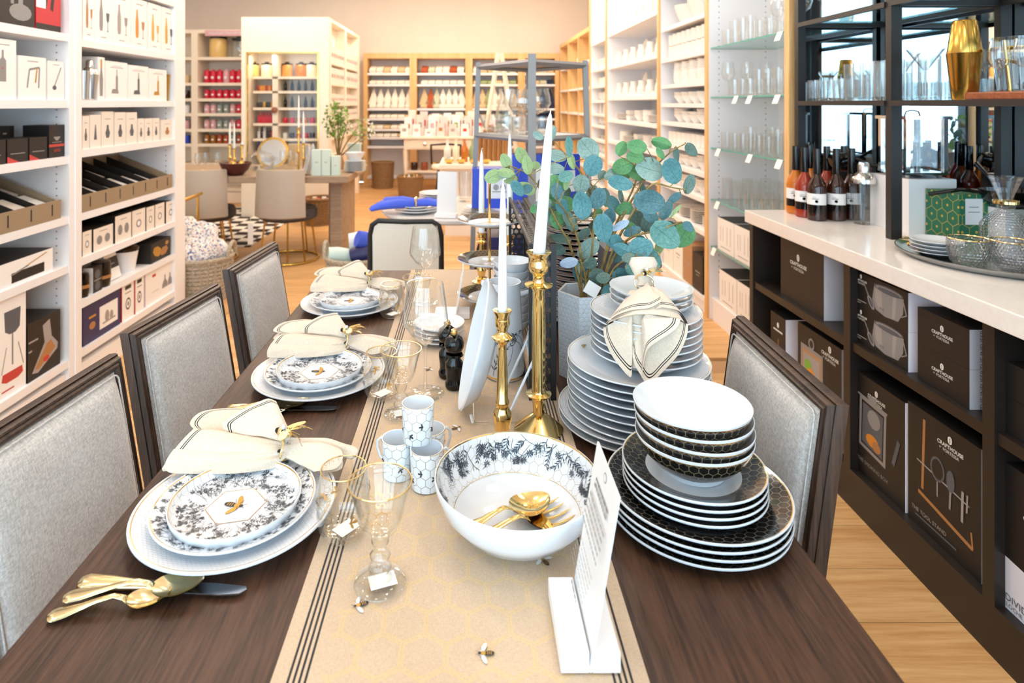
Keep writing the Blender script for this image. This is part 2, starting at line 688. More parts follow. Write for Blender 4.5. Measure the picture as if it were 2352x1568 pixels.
# flat print: shapes in the unit square of a face
def rect(x0, y0, x1, y1):
    return [(x0, y0), (x1, y0), (x1, y1), (x0, y1)]


def ell(cx, cy, a, b, n=14, t=0):
    return [(cx + a * math.cos(2 * math.pi * i / n) * math.cos(t) - b * math.sin(2 * math.pi * i / n) * math.sin(t),
             cy + a * math.cos(2 * math.pi * i / n) * math.sin(t) + b * math.sin(2 * math.pi * i / n) * math.cos(t)) for i in range(n)]


def sil(cx, hw):
    return [(cx + w_, y) for y, w_ in hw] + [(cx - w_, y) for y, w_ in reversed(hw)]


def line(x0, y0, x1, y1, w_):
    dx, dy = x1 - x0, y1 - y0
    L = math.hypot(dx, dy) or 1
    nx, ny = -dy / L * w_ / 2, dx / L * w_ / 2
    return [(x0 + nx, y0 + ny), (x0 - nx, y0 - ny), (x1 - nx, y1 - ny), (x1 + nx, y1 + ny)]


def decal(parent, o, u, v, shapes, name='printed_picture', off=None):
    """shapes: (material, polygon in the face's unit square); each a little above the one before"""
    o, u, v = Vector(o), Vector(u), Vector(v)
    n = u.cross(v).normalized()
    mb = MB()
    mats = []
    for k, (m, p) in enumerate(shapes):
        if m not in mats:
            mats.append(m)
        q = [o + u * a + v * b + n * (.0003 + .00012 * k) for a, b in p]
        mb.add(q, [tuple(range(len(q)))], mats.index(m))
    return mb.build(name, mats, parent, 0)


def textlines(x0, x1, y0, y1, n, h, mat='ink_pale', seed=1):
    r = random.Random(seed)
    out = []
    for k in range(n):
        y = y1 - (y1 - y0) * k / max(1, n - 1)
        out.append((mat, rect(x0 + (x1 - x0) * r.uniform(0, .1), y - h / 2, x1 - (x1 - x0) * r.uniform(0, .25), y + h / 2)))
    return out


CART = {}


def carton(label, wd, h, dp, loc, rz=0, body='white_carton', front=None, side=None, top=None, shapes=(), cat='box', name='carton', group=None):
    """box with its front on local -y; shapes printed on the front"""
    mats = [body, front or body, side or body, top or body]
    t = thing(name, label, cat, loc, rz, group)
    key = (round(wd, 4), round(h, 4), round(dp, 4), tuple(mats))
    if key not in CART:
        b = .0012 if wd > .03 else 0
        CART[key] = MB().box(-wd / 2, wd / 2, -dp / 2, dp / 2, 0, h, [1, 0, 2, 2, 0, 3], None, True).mesh('carton_body', mats, 0)
    link('carton_body', CART[key], t)
    # flap seam on the lid
    if shapes:
        decal(t, (-wd / 2, -dp / 2, 0), (wd, 0, 0), (0, 0, h), shapes)
    return t


# ------------------------------------------------------------------ the room
BX0, BX1, BY0, BY1 = -5.2, 2.12, -2.4, 10.95
struct(MB().box(BX0, BX1, BY0, BY1, -.12, -.012).build('floor', 'kraft', None, 0))
fl = bpy.data.objects['floor']
PW = .19
pm = MB().box(-.998, .998, -PW / 2 + .0012, PW / 2 - .0012, -.0118, 0).mesh('plank', 'oak_plank', 0)
pr = random.Random(5)
y = .6
k = 0
while y < 10.8:
    x = -4.6 + ((k * 7) % 5) * .42 - .4
    while x < 2.1:
        if not (abs(x) > 99) and (y > 4.2 or (y > 1.1 and -3.3 < x < 2.4)):
            o = link('plank', pm, fl, (x, y, 0), 0)
            if pr.random() < .5:
                o.rotation_euler = (0, 0, math.pi)
        x += 2.0
    y += PW
    k += 1
struct(MB().box(BX0, BX1, BY1, BY1 + .12, 0, 3.4).build('wall_back', 'plaster', None, 0))
struct(MB().box(BX0 - .12, BX0, BY0, BY1, 0, 3.4).build('wall_left', 'plaster', None, 0))
struct(MB().box(BX1, BX1 + .12, BY0, BY1, 0, 3.4).build('wall_right', 'plaster', None, 0))
struct(MB().box(BX0, BX1, BY0, BY1, CEIL, CEIL + .12).build('ceiling', 'ceiling_paint', None, 0))
# shop front behind the viewer: a glazed wall that lets the day in
wf = MB().box(BX0, BX1, BY0 - .14, BY0, 2.95, 3.4).box(BX0, BX1, BY0 - .14, BY0, 0, .12)
for xx in (BX0, -2.8, -.4, BX1 - .12):
    wf.box(xx, xx + .12, BY0 - .14, BY0, .12, 2.95)
struct(wf.build('wall_front', 'black_metal', None, 0))
struct(MB().box(BX0 + .1, BX1 - .1, BY0 - .08, BY0 - .07, .12, 2.95).build('window_1', 'glass', None, 0))


def bookcase(name, label, loc, rz, wd, dp, H, levels, th=.035, post=(.05, .05), frame='white_paint', board='white_board', edge=None, plinth=.1, topbar=.06, sides=True, back=True, shelf='shelf', cat='shelving unit', group=None):
    """front faces local -y, x runs to the viewer's right, local origin at the left front corner of the floor; levels are shelf tops"""
    t = thing(name, label, cat, loc, rz, group)
    if sides:
        MB().box(0, post[0], 0, dp, 0, H).build('side_panel', frame, t, 0)
        MB().box(wd - post[1], wd, 0, dp, 0, H).build('side_panel', frame, t, 0)
    if back:
        MB().box(post[0] if sides else 0, wd - (post[1] if sides else 0), dp - .015, dp, 0, H).build('back_panel', board, t, 0)
    if plinth:
        MB().box(post[0], wd - post[1], .012, dp - .016, 0, plinth).build('plinth', frame, t, 0)
    if topbar:
        MB().box(post[0], wd - post[1], 0, dp - .016, H - topbar, H).build('top_panel', frame, t, 0)
    sm = MB().box(post[0], wd - post[1], .004, dp - .016, -th, 0).mesh('shelf', edge or board, 0)
    for z in levels:
        link(shelf, sm, t, (0, 0, z))
    return t


def holes(t, x, y, n, z0, z1, nx=1):
    """shelf-pin holes down a side panel, as small dark discs"""
    mb = MB()
    for i in range(n):
        z = z0 + (z1 - z0) * i / (n - 1)
        mb.add([(x, y - .003, z - .003), (x, y + .003, z - .003), (x, y + .003, z + .003), (x, y - .003, z + .003)], [(0, 1, 2, 3)])
    o = mb.build('pin_holes', 'ink_soft', t, 0)
    o['kind'] = 'stuff'


# ------------------------------------------------------------------ left wall of bar gadgets
LX = -1.89
NEAR = bookcase('shelf_unit', 'tall white shelf unit at the left edge holding gadget boxes and a decanter box', (LX, 1.85, 0), 90, 1.12, .38, 2.5,
                [1.71, 1.396, 1.131, .847, .614, .165], .036, (.04, .04))
MID = bookcase('shelf_unit', 'tall white shelf unit with eight shelves of bar tools beside the aisle', (LX, 2.97, 0), 90, 1.16, .38, 2.5,
               [2.04, 1.696, 1.397, 1.153, .843, .622, .412, .172], .036, (.045, .14))
for t, xx in ((NEAR, 1.0795), (MID, 1.0195)):
    holes(t, xx, .06, 60, .3, 2.3)
MB().box(0, .045, -.006, 0, .02, 2.5).build('face_trim', 'white_paint', MID, 0)


def yl(px, X=1.91):
    return X * F / (CX - px)


def lbox(label, px0, px1, z, h, dp, gap=.004, back=.02, **kw):
    a, b = yl(px0), yl(px1)
    return carton(label, b - a - gap, h, dp, (LX - back - dp / 2, (a + b) / 2, z), 90, **kw)


sh_shaker = lambda m, cx=.5, s=1: [(m, sil(cx, [(.22, .07 * s), (.3, .1 * s), (.55, .1 * s), (.66, .06 * s), (.7, .05 * s), (.78, .045 * s)]))]
sh_set = lambda m, m2: sh_shaker(m, .36) + [(m2, sil(.74, [(.22, .08), (.24, .015), (.38, .015), (.42, .07), (.56, .1)]))] + [('ink_pale', rect(.3, .88, .7, .9)), ('ink_pale', rect(.35, .1, .65, .115))]
G1 = 'white boxes on the top shelf beside the aisle'
for i, (a, b, m, m2) in enumerate([(190, 217, 'ink_copper', 'ink_copper'), (217, 258, 'ink_silver', 'ink_soft'), (258, 300, 'ink_pale', 'ink_silver'), (301, 338, 'ink_amber', 'ink_copper'), (340, 370, 'ink_gold', 'ink_gold'), (371, 401, 'ink_gold', 'ink_soft')]):
    lbox('tall white box printed with a cocktail shaker, %s along the top row by the aisle' % ORD[i], a, b, 1.696, .29, .16, shapes=sh_set(m, m2), group=G1)
sh_corker = [('ink_silver', sil(.5, [(.28, .05), (.62, .05), (.64, .02), (.8, .015)])), ('ink_soft', sil(.42, [(.18, .16), (.28, .14), (.3, .06)])), ('ink_pale', rect(.2, .84, .8, .855)), ('ink_pale', rect(.3, .88, .7, .89))]
lbox('narrow white box with a gold topped bottle print, upright beside steel shakers', 224, 241, 1.397, .225, .08, shapes=[('ink_silver', sil(.5, [(.1, .2), (.5, .26), (.7, .12), (.75, .1)])), ('ink_gold', sil(.5, [(.75, .12), (.95, .12)]))])
for i, (a, b, m) in enumerate([(242, 293, 'ink_silver'), (294, 341, 'ink_soft'), (342, 383, 'ink_gold')]):
    s_ = [(m if q[0] != 'ink_pale' else 'ink_pale', q[1]) for q in sh_corker]
    lbox('white box with a %s corkscrew print on the shaker shelf' % ('silver', 'black', 'gold')[i], a, b, 1.397, .21 - .008 * i, .15, shapes=s_, group='corkscrew boxes')
hts = [.165, .17, .185, .18, .178, .14, .138, .138, .125]
sp = [(189, 205), (206, 232), (233, 261), (263, 289), (290, 315), (317, 331), (332, 350), (351, 366), (371, 397)]
wd_ = ['bottle stopper', 'wine pourer', 'cocktail strainer', 'line art spoon set', 'line art cup', 'stopper', 'leaf stopper', 'oval stopper', 'coloured picture']
for i, (a, b) in enumerate(sp):
    m = 'ink_copper' if i == 8 else 'ink_soft'
    s_ = [(m, sil(.5, [(.25, .12), (.4, .2), (.5, .1), (.62, .08)])), ('ink_pale', rect(.25, .78, .75, .8))] if i != 1 else [('ink_soft', sil(.5, [(.25, .14), (.4, .1), (.7, .04)]))]
    lbox('small cream box, %s print, %s above the angled tray' % (wd_[i], ORD[i]), a, b, 1.153, hts[i], .12, body='cream_carton', shapes=s_, group='small cream boxes')
for i, (a, b, h) in enumerate([(189, 211, .12), (214, 260, .115), (264, 302, .145), (303, 334, .145), (336, 355, .14), (356, 378, .14), (381, 403, .135)]):
    s_ = [('ink_silver', ell(.5, .45, .2, .16)), ('white_carton', ell(.5, .45, .12, .1))]
    if i in (1, 2):
        s_ = [('ink_silver', ell(.3, .45, .14, .2)), ('ink_silver', ell(.7, .45, .14, .2))]
    lbox('white fronted box with dark sides, %s in the row below the angled tray' % ORD[i], a, b, .622, h, .2, body='cream_carton', side='black_carton', top='black_carton', shapes=s_ + [('ink_pale', rect(.3, .82, .7, .85))], group='white fronted boxes under the tray')
# tins, bag and boxes on the fourth row from below
for i, (a, b) in enumerate([(190, 211), (236, 262)]):
    t = thing('tin', ('small dark oval tin at the front of the low shelf' if i == 0 else 'dark marbled tin wrapped with a band beside the leaning card box'), 'tin', (LX - .06, (yl(a) + yl(b)) / 2, .412), 90, 'dark tins')
    w_ = (yl(b) - yl(a))
    MB().lathe([(0, 0), (.9, 0), (1, .03), (1, .09), (.95, .115), (0, .12)], 24, 0, Matrix.Diagonal((w_ / 2, .045, 1.15 if i else 1, 1))).build('tin_body', 'dark_bottle', t)
    MB().lathe([(1.02, .045), (1.02, .062)], 24, 0, Matrix.Diagonal((w_ / 2, .0452, 1, 1))).build('band', 'ink_copper', t)
lbox('grey and black box of whisky stones standing between the tins', 213, 235, .412, .13, .05, body='black_carton', side='white_carton', shapes=[('ink_soft', ell(.5, .7, .3, .18)), ('ink_soft', ell(.5, .25, .3, .18)), ('ink_silver', rect(.1, .45, .9, .5))])
t = lbox('white card pack with a black band leaning back beside the round tub', 264, 292, .414, .15, .03, shapes=[('black_carton', rect(0, .4, 1, .8)), ('ink_pale', rect(.3, .55, .7, .58))], back=.05)
t.rotation_euler = (R(-14), 0, R(90))
t = thing('tub', 'white tapered tub with a black lid on the low shelf', 'tub', (LX - .1, yl(318), .412), 0)
MB().lathe([(0, 0), (.052, 0), (.072, .12)], 28).build('tub_body', 'white_paint', t)
MB().lathe([(0, .12), (.076, .12), (.078, .135), (.05, .15), (0, .152)], 28).build('lid', 'dark_bottle', t)
lbox('dark box with a golden marble pattern at the end of the low shelf', 347, 392, .412, .12, .18, body='black_carton', shapes=[('ink_gold', ell(.3, .5, .2, .3, 7, .4)), ('ink_copper', ell(.65, .4, .25, .2, 6, 1)), ('ink_gold', ell(.8, .75, .1, .12, 5))])
lbox('thin white card standing against the end panel on the low shelf', 397, 405, .412, .16, .02)
lbox('navy box with a white picture panel on the bottom shelf', 190, 277, .172, .195, .3, body='navy_carton', shapes=[('white_carton', rect(.42, .18, .92, .78)), ('ink_pale', line(.5, .3, .85, .32, .05)), ('ink_pale', ell(.62, .45, .06, .16)), ('ink_pale', ell(.74, .42, .05, .12)), ('ink_gold', rect(.14, .62, .32, .68)), ('ink_copper', ell(.23, .42, .08, .1))])
for i, (a, b) in enumerate([(280, 308), (309, 331)]):
    lbox('white box with %s on the bottom shelf' % ('a red side beside the navy box' if i == 0 else 'a red edge, next to the red lidded box'), a, b, .172, .215, .26, side='red_carton', top='white_carton',
         shapes=[('black_carton', rect(.25, .78, .75, .88)), ('ink_soft', rect(.25, .68, .75, .7)), ('ink_soft', ell(.5, .4, .22, .16)), ('white_carton', ell(.5, .4, .16, .11)), ('ink_silver', ell(.5, .4, .08, .06))] + ([('red_carton', rect(0, 0, .06, 1))] if i else []))
lbox('wide white box with a red lid and decanter print on the bottom shelf', 334, 400, .172, .215, .28, top='red_carton', shapes=[('ink_red', rect(.22, .72, .34, .8)), ('ink_silver', sil(.66, [(.25, .1), (.35, .1), (.5, .02), (.62, .02)])), ('ink_silver', sil(.84, [(.25, .07), (.4, .07), (.5, .02), (.6, .02)])), ('ink_pale', rect(.2, .3, .45, .31))])
# loose shakers
def lathe_thing(name, label, cat, loc, parts, n=28, group=None, rz=0):
    """parts: (part name, material, profile)"""
    t = thing(name, label, cat, loc, rz, group)
    for pn, m, pf in parts:
        MB().lathe(pf, n).build(pn, m, t)
    return t


SHK = [('shaker_body', 'silver', [(0, 0), (.024, 0), (.036, .11), (.037, .12)]), ('cap', 'silver', [(.037, .12), (.03, .14), (.018, .152), (.017, .18), (.012, .186), (0, .187)])]
lathe_thing('cocktail_shaker', 'steel cocktail shaker with a shoulder cap on the white shelf', 'cocktail shaker', (LX - .055, yl(207, 1.945), 1.397), SHK).scale = (1.12, 1.12, 1.12)
lathe_thing('shaker_tin', 'steel mixing tin at the post end of the shaker shelf', 'mixing tin', (LX - .06, yl(191, 1.95) , 1.397), [('tin_body', 'silver', [(0, 0), (.024, 0), (.034, .15), (.03, .15), (.02, .01), (0, .01)])])
lathe_thing('shaker_tin', 'gold mixing tin at the aisle end of the shaker shelf', 'mixing tin', (LX - .06, yl(392), 1.397), [('tin_body', 'old_gold', [(0, 0), (.024, 0), (.034, .15), (.036, .17), (.03, .17), (.02, .01), (0, .01)])])
# near bay
lbox('black box with a steel lever opener print high on the left unit', -10, 80, 1.71, .3, .2, body='black_carton', shapes=[('ink_silver', sil(.62, [(.25, .06), (.9, .06)])), ('ink_silver', ell(.62, .2, .3, .12)), ('ink_silver', sil(.4, [(.3, .04), (.85, .04)]))])
lbox('red box with two black openers printed beside the black lever box', 82, 140, 1.71, .3, .2, body='red_carton', shapes=[('black_carton', rect(0, 0, 1, .1)), ('black_carton', line(.35, .35, .42, .55, .12)), ('black_carton', line(.62, .32, .75, .8, .12)), ('white_carton', rect(0, .33, .38, .47))])
lbox('tall white box with a wine pump print at the left edge', -45, 38, 1.396, .25, .12, shapes=[('ink_silver', sil(.6, [(.3, .1), (.65, .1), (.7, .03), (.82, .03)])), ('ink_red', ell(.6, .52, .02, .02)), ('ink_pale', rect(.35, .9, .8, .915))])
lbox('wide white box printed with an arched bottle opener', 42, 106, 1.396, .19, .12, shapes=[('ink_silver', line(.3, .28, .38, .7, .05)), ('ink_silver', line(.38, .7, .75, .76, .05)), ('ink_silver', line(.75, .76, .72, .28, .05)), ('ink_gold', line(.6, .4, .66, .74, .05)), ('ink_pale', rect(.3, .88, .7, .9))])
lbox('slim white box printed with a slanted spoon at the unit end', 109, 148, 1.396, .18, .12, shapes=[('ink_silver', line(.35, .3, .8, .85, .05)), ('ink_soft', ell(.4, .32, .12, .06)), ('ink_pale', rect(.3, .9, .7, .915))])
for i, (a, b) in enumerate([(-70, 14), (16, 65), (67, 109)]):
    lbox('low black box with a red corner, %s on the shelf above the slanted tray' % ORD[i], a, b, 1.131, .1, .12, body='black_carton', shapes=[('ink_red', [(0, 0), (.6, 0), (0, .28)]), ('ink_silver', rect(.15, .36, .85, .4))], group='low black boxes with red corners')
    lbox('tall dark box behind the low black boxes, %s from the left' % ORD[i], a - 5, b - 5, 1.131, .15, .1, back=.16, body='black_carton', shapes=[('ink_silver', rect(.4, .75, .6, .8))], group='tall dark boxes at the back')
t = lbox('black box with a red band and red lettering at the shelf end', 112, 149, 1.131, .15, .12, body='black_carton', shapes=[('ink_red', rect(0, .33, 1, .41)), ('ink_silver', sil(.5, [(.52, .05), (.58, .16), (.64, .22)])), ('ink_silver', rect(.2, .46, .8, .48))])
text(t, 'uno', .03, (0, -.0612, .035), (R(90), 0, 0), 'ink_red')
lbox('long white box with black lid and black label on the lower left shelf', -120, 122, .614, .105, .3, top='black_carton', shapes=[('black_carton', rect(.55, .12, .9, .52)), ('ink_gold', line(.7, .62, .93, .9, .03)), ('ink_silver', line(.55, .45, .72, .62, .05))])
lbox('tall white box with a wine aerator carafe print near the floor', -60, 60, .165, .41, .22, shapes=[('ink_soft', sil(.72, [(.62, .06), (.66, .15), (.86, .17)])), ('ink_red', sil(.72, [(.14, .12), (.17, .22), (.24, .2)])), ('ink_silver', line(.72, .3, .72, .62, .03)), ('ink_pale', line(.5, .25, .6, .5, .015)), ('ink_pale', line(.95, .25, .84, .5, .015)), ('ink_red', rect(.5, .06, .75, .075))])
lbox('black box with an angular decanter print near the floor', 63, 139, .165, .255, .26, body='black_carton', shapes=[('ink_pale', [(.12, .12), (.3, .08), (.9, .32), (.92, .42), (.72, .6), (.66, .92), (.44, .86), (.5, .55)]), ('ink_copper', [(.2, .16), (.32, .14), (.84, .36), (.7, .54), (.56, .5)]), ('ink_red', ell(.55, .25, .1, .05)), ('ink_pale', rect(.02, .5, .12, .53)), ('ink_pale', rect(.02, .66, .3, .69))])


def slant_tray(label, y0, y1, z, items, seed):
    t = thing('display_tray', label, 'display tray', (LX - .012, (y0 + y1) / 2, z + .001), 90)
    W, D = (y1 - y0) / 2, .34
    zf, zb, lip = .012, .13, .085
    MB().loft([[(x, 0, zf), (x, D, zb), (x, D, zb + .006), (x, 0, zf + .006)] for x in (-W, W)]).build('tray_floor', 'tray_board', t, 0)
    MB().box(-W, W, -.006, .004, 0, lip).build('tray_front', 'tray_board', t, 0)
    MB().box(-W, W, D - .006, D, 0, zb + lip).build('tray_back', 'tray_board', t, 0)
    n = 7
    for i in range(n + 1):
        x = -W + .004 + (2 * W - .008) * i / n
        end = i in (0, n)
        MB().loft([[(q, .004, zf + .004), (q, D - .006, zb + .004), (q, D - .006, zb + lip - .004), (q, .004, lip - .006)] for q in (x - .002, x + .002)]).build('tray_side' if end else 'divider', 'tray_board' if end else 'black_carton', t, 0)
    for i in range(n):
        x = -W + (2 * W) * (i + .55) / n
        MB().box(x - .003, x + .003, -.0075, -.0055, .02, lip - .014).build('price_slit', 'ink', t, 0)
    rr = random.Random(seed)
    for i in range(n):
        x = -W + 2 * W * (i + .5) / n
        w_ = W / n * .75
        for q in range(2):
            y = .05 + .14 * q
            zz = zf + (zb - zf) * y / D + .008
            m = items[(i + q) % len(items)]
            o = thing('packet', 'flat packet lying in compartment %s, %s of %s' % (ORD[i], ('front', 'back')[q], label[:label.index(' tray')] + ' tray'), 'packet', (0, 0, 0), 0, 'packets in the slanted trays')
            o.matrix_world = t.matrix_basis @ Matrix.Translation((x, y, zz)) @ Matrix.Rotation(math.atan2(zb - zf, D), 4, 'X')
            MB().box(-w_, w_, 0, .12, 0, .02 + .015 * rr.random(), [0] * 5 + [1]).build('packet_body', [m, 'white_carton' if m != 'white_carton' else 'cream_carton'], o, 0)
    return t


slant_tray('tan near slanted tray of gadgets at the left edge', 1.93, 2.88, .847, ['black_carton', 'white_carton', 'grey_carton', 'white_carton'], 3)
slant_tray('tan aisle slanted tray with black dividers', 3.03, 3.96, .843, ['black_carton', 'grey_carton', 'cream_carton', 'black_carton', 'grey_carton'], 4)


# ------------------------------------------------------------------ right: white dishware wall, oak trimmed
RX = 1.55


def yr(px, X=RX):
    return X * F / (px - CX)


PROF = {
    'bowl': [(0, .004), (.03, .004), (.032, 0), (.036, 0), (.04, .008), (.068, .045), (.072, .06), (.069, .06), (.062, .042), (.035, .012), (0, .01)],
    'plate': [(0, .004), (.06, .004), (.062, 0), (.068, 0), (.09, .01), (.11, .016), (.11, .019), (.085, .013), (.065, .007), (0, .007)],
    'mug': [(0, 0), (.036, 0), (.042, .004), (.043, .09), (.04, .09), (.039, .006), (0, .006)],
    'pot': [(0, 0), (.055, 0), (.07, .02), (.07, .08), (.066, .1), (.074, .105), (.07, .11), (.064, .1), (.064, .02), (0, .01)],
    'jug': [(0, 0), (.04, 0), (.055, .03), (.05, .09), (.036, .13), (.04, .165), (.037, .165), (.032, .13), (.045, .09), (.05, .03), (0, .008)],
    'mixing_bowl': [(0, 0), (.06, 0), (.1, .05), (.125, .12), (.13, .15), (.125, .15), (.118, .12), (.09, .05), (0, .012)],
    'square_dish': [(0, 0), (.075, 0), (.085, .01), (.09, .05), (.086, .05), (.08, .012), (0, .008)],
    'tumbler': [(0, 0), (.033, 0), (.036, .006), (.038, .1), (.0365, .1), (.034, .012), (0, .01)],
    'highball': [(0, 0), (.028, 0), (.03, .006), (.031, .145), (.0295, .145), (.028, .014), (0, .012)],
    'wine': [(0, .002), (.034, 0), (.035, .003), (.006, .008), (.004, .02), (.0035, .085), (.008, .092), (.03, .11), (.04, .14), (.037, .18), (.033, .215), (.032, .215), (.0355, .18), (.0385, .14), (.029, .112), (.006, .096), (0, .095)],
    'martini': [(0, .002), (.036, 0), (.037, .003), (.006, .008), (.004, .02), (.0035, .095), (.006, .1), (.056, .175), (.055, .175), (.005, .103), (0, .102)],
    'bottle': [(0, 0), (.03, 0), (.034, .004), (.034, .12), (.03, .14), (.014, .165), (.0125, .21), (.015, .212), (.015, .222), (0, .222)],
    'jar': [(0, 0), (.045, 0), (.05, .006), (.05, .1), (.045, .112), (0, .112)],
}
PM = {}


def pmesh(kind, mat, n=20):
    k = kind + mat
    if k not in PM:
        sq = kind == 'square_dish'
        PM[k] = MB().lathe(PROF[kind], 4 if sq else n, 0, Matrix.Rotation(R(45), 4, 'Z') if sq else None).mesh(kind, mat, 45)
    return PM[k]


def one(name, kind, mat, loc, label, cat, group=None, scale=None, rz=0):
    o = link(name, pmesh(kind, mat), None, loc)
    if scale:
        o.scale = scale if isinstance(scale, tuple) else (scale,) * 3
    if rz:
        o.rotation_euler = (0, 0, R(rz))
    return tag(o, label, cat, group)


# glass-shelf bay
GB = bookcase('shelf_unit', 'white bay with glass shelves of drinking glasses between oak posts', (RX, 3.98, 0), -90, .97, .46, 2.95, [], .03, (.012, .012), 'white_board', 'white_board', None, .14)
for xx in (.0125,):
    holes(GB, xx, .06, 70, .3, 2.8)
    holes(GB, xx, .36, 70, .3, 2.8)
GZ = [2.2, 1.737, 1.424, 1.10, .771]
for z in GZ:
    o = MB().box(.014, .956, .006, .43, -.008, 0, [1, 1, 1, 1, 0, 0]).build('glass_shelf', ['glass_shelf', 'glass_edge'], GB, 0)
    o.location = (0, 0, z)
for z in (.47,):
    MB().box(.014, .956, .006, .43, z - .008, z, [1, 1, 1, 1, 0, 0]).build('glass_shelf', ['glass_shelf', 'glass_edge'], GB, 0)
POSTS = []


def oak_post(px, y, label, H=2.98, dp=.05):
    t = MB().box(RX - .012, RX + dp, y - .022, y + .022, 0, H).build('oak_post', 'light_oak', None, 0)
    tag(t, label, 'post', 'oak posts of the dishware wall')
    return t


oak_post(1811, 2.985, 'oak post beside the black counter shelves at the glass bay')
oak_post(1625, 4.0, 'oak post between the glass shelves and the stacked white bowls')
oak_post(1514, 5.01, 'oak post on the far side of the stacked white bowls')
oak_post(1393, 6.92, 'oak post on the far side of the wide bay of platters')
oak_post(1356, 7.83, 'oak post where the tall bays meet the lower display cubbies')
# price cards clipped to the glass shelves
for i, (px, z) in enumerate([(1790, 1.737), (1690, 1.424), (1722, 1.424), (1785, 1.424), (1650, 1.10), (1722, 1.10), (1790, 1.10), (1648, .771), (1640, .47)]):
    d = yr(px)
    t = MB().add([(-.028, 0, 0), (.028, 0, 0), (.028, -.018, -.045), (-.028, -.018, -.045), (-.028, .001, 0), (.028, .001, 0), (.028, -.017, -.045), (-.028, -.017, -.045)],
                 [(0, 1, 2, 3), (7, 6, 5, 4), (0, 4, 5, 1), (2, 6, 7, 3)]).build('price_card', 'price_card', None, 0)
    t.location = (RX + .004, d, z + .001)
    t.rotation_euler = (0, 0, R(-90))
    tag(t, 'white price card clipped to a glass shelf edge, %s in order from the top' % ORD[i], 'price card', 'price cards on the glass shelves')
# glasses on the glass shelves
gr = random.Random(3)
rows = [(1.737, ['wine', 'tumbler', 'highball', 'highball', 'tumbler'], 'upper'), (1.424, ['highball', 'highball', 'tumbler', 'tumbler', 'wine'], 'second'), (1.10, ['highball', 'tumbler', 'highball', 'tumbler', 'tumbler'], 'third'), (.771, ['tumbler', 'tumbler', 'tumbler', 'highball', 'highball'], 'lowest')]
for z, kinds, rn in rows:
    for c in range(8):
        kd = kinds[(c * 5) // 8]
        for q in range(3):
            nm = {'wine': 'wine_glass', 'tumbler': 'tumbler_glass', 'highball': 'highball_glass'}[kd]
            one(nm, kd, 'glass', (RX + .07 + q * .12, 3.12 + c * .105 + gr.uniform(-.01, .01), z + .0005), 'clear %s on the %s glass shelf' % (nm.replace('_', ' '), rn), 'glass', 'glasses on the %s glass shelf' % rn, 1.0)
# white boxes below the glass shelves
for i, (px0, px1, z, h) in enumerate([(1648, 1686, .47, .2), (1687, 1727, .47, .2), (1652, 1692, .14, .21), (1693, 1728, .14, .21)]):
    a, b = yr(px1, 1.57), yr(px0, 1.57)
    carton('white box with faint glass sketch, %s' % ('far one under the lowest glass shelf', 'near one under the lowest glass shelf', 'far one standing on the plinth', 'near one standing on the plinth')[i], b - a - .004, h, .3, (RX + .02 + .15, (a + b) / 2, z + .0005), -90, 'white_carton', top='black_carton',
           shapes=[('ink_pale', line(.2, .3, .2, .75, .02)), ('ink_pale', line(.35, .3, .35, .75, .02)), ('ink_pale', line(.6, .25, .6, .8, .02)), ('ink_pale', line(.8, .25, .8, .8, .02)), ('ink_pale', rect(.2, .12, .8, .14))], group='white boxes under the glass shelves')
# bays 2..4
B2 = bookcase('shelf_unit', 'white bay crammed with stacked white bowls, cups and pots', (RX + .003, 4.99, 0), -90, .97, .42, 2.95, [2.26, 1.98, 1.735, 1.53, 1.383, 1.24, 1.073, .92, .752, .535, .10], .03, (.012, .012), 'white_board', 'white_board', None, .07)
B3 = bookcase('shelf_unit', 'wide white bay with upright platters and white serving pieces', (RX + .003, 6.9, 0), -90, 1.87, .5, 2.95, [2.15, 1.79, 1.45, 1.21, .98, .74, .47, .2], .034, (.012, .012), 'white_board', 'white_board', None, .12)
B4 = bookcase('shelf_unit', 'narrow looking white bay of dishes beyond the platter bay', (RX + .003, 7.81, 0), -90, .87, .42, 2.95, [2.13, 1.8, 1.6, 1.42, 1.26, 1.12, .95, .78, .6, .4, .2], .03, (.012, .012), 'white_board', 'white_board', None, .12)
wr = random.Random(8)
ROW2 = [(2.26, 'mixing_bowl', 1), (1.98, 'mixing_bowl', 1), (1.735, 'mug', 2), (1.53, 'pot', 2), (1.383, 'bowl', 2), (1.24, 'bowl', 2), (1.073, 'mug', 1), (.92, 'bowl', 2), (.752, 'bowl', 2), (.535, 'plate', 6)]
RN = {'mixing_bowl': 'mixing bowl', 'mug': 'mug', 'pot': 'straight sided pot', 'bowl': 'bowl', 'plate': 'plate'}
for i, (z, kd, n) in enumerate(ROW2):
    w_ = max(p[0] for p in PROF[kd]) * 2 + .012
    cnt = int(.93 / w_)
    st = {'mug': .092, 'pot': .062, 'bowl': .022, 'plate': .012, 'mixing_bowl': .03}[kd]
    lim = ([2.5] + [q[0] for q in ROW2])[i] - .04 - z
    for c in range(cnt):
        for q in range(2 if w_ < .15 else 1):
            for k in range(n + (wr.random() < .4 and kd in ('bowl', 'plate'))):
                hk = PROF[kd][-3][1] if kd == 'x' else max(p[1] for p in PROF[kd])
                sc_ = min(1, (lim - k * st) / hk)
                if sc_ < .5:
                    continue
                one({'mixing_bowl': 'mixing_bowl', 'mug': 'mug', 'pot': 'baking_pot', 'bowl': 'bowl', 'plate': 'plate'}[kd], kd, 'porcelain_warm', (RX + .03 + w_ / 2 + q * (w_ + .01), 4.05 + (c + .5) * w_, z + .001 + k * st), 'white %s, bowl bay shelf %s down' % (RN[kd], ORD[i]), 'dish', 'white dishes on %s shelf of the bowl bay' % ORD[i], sc_)


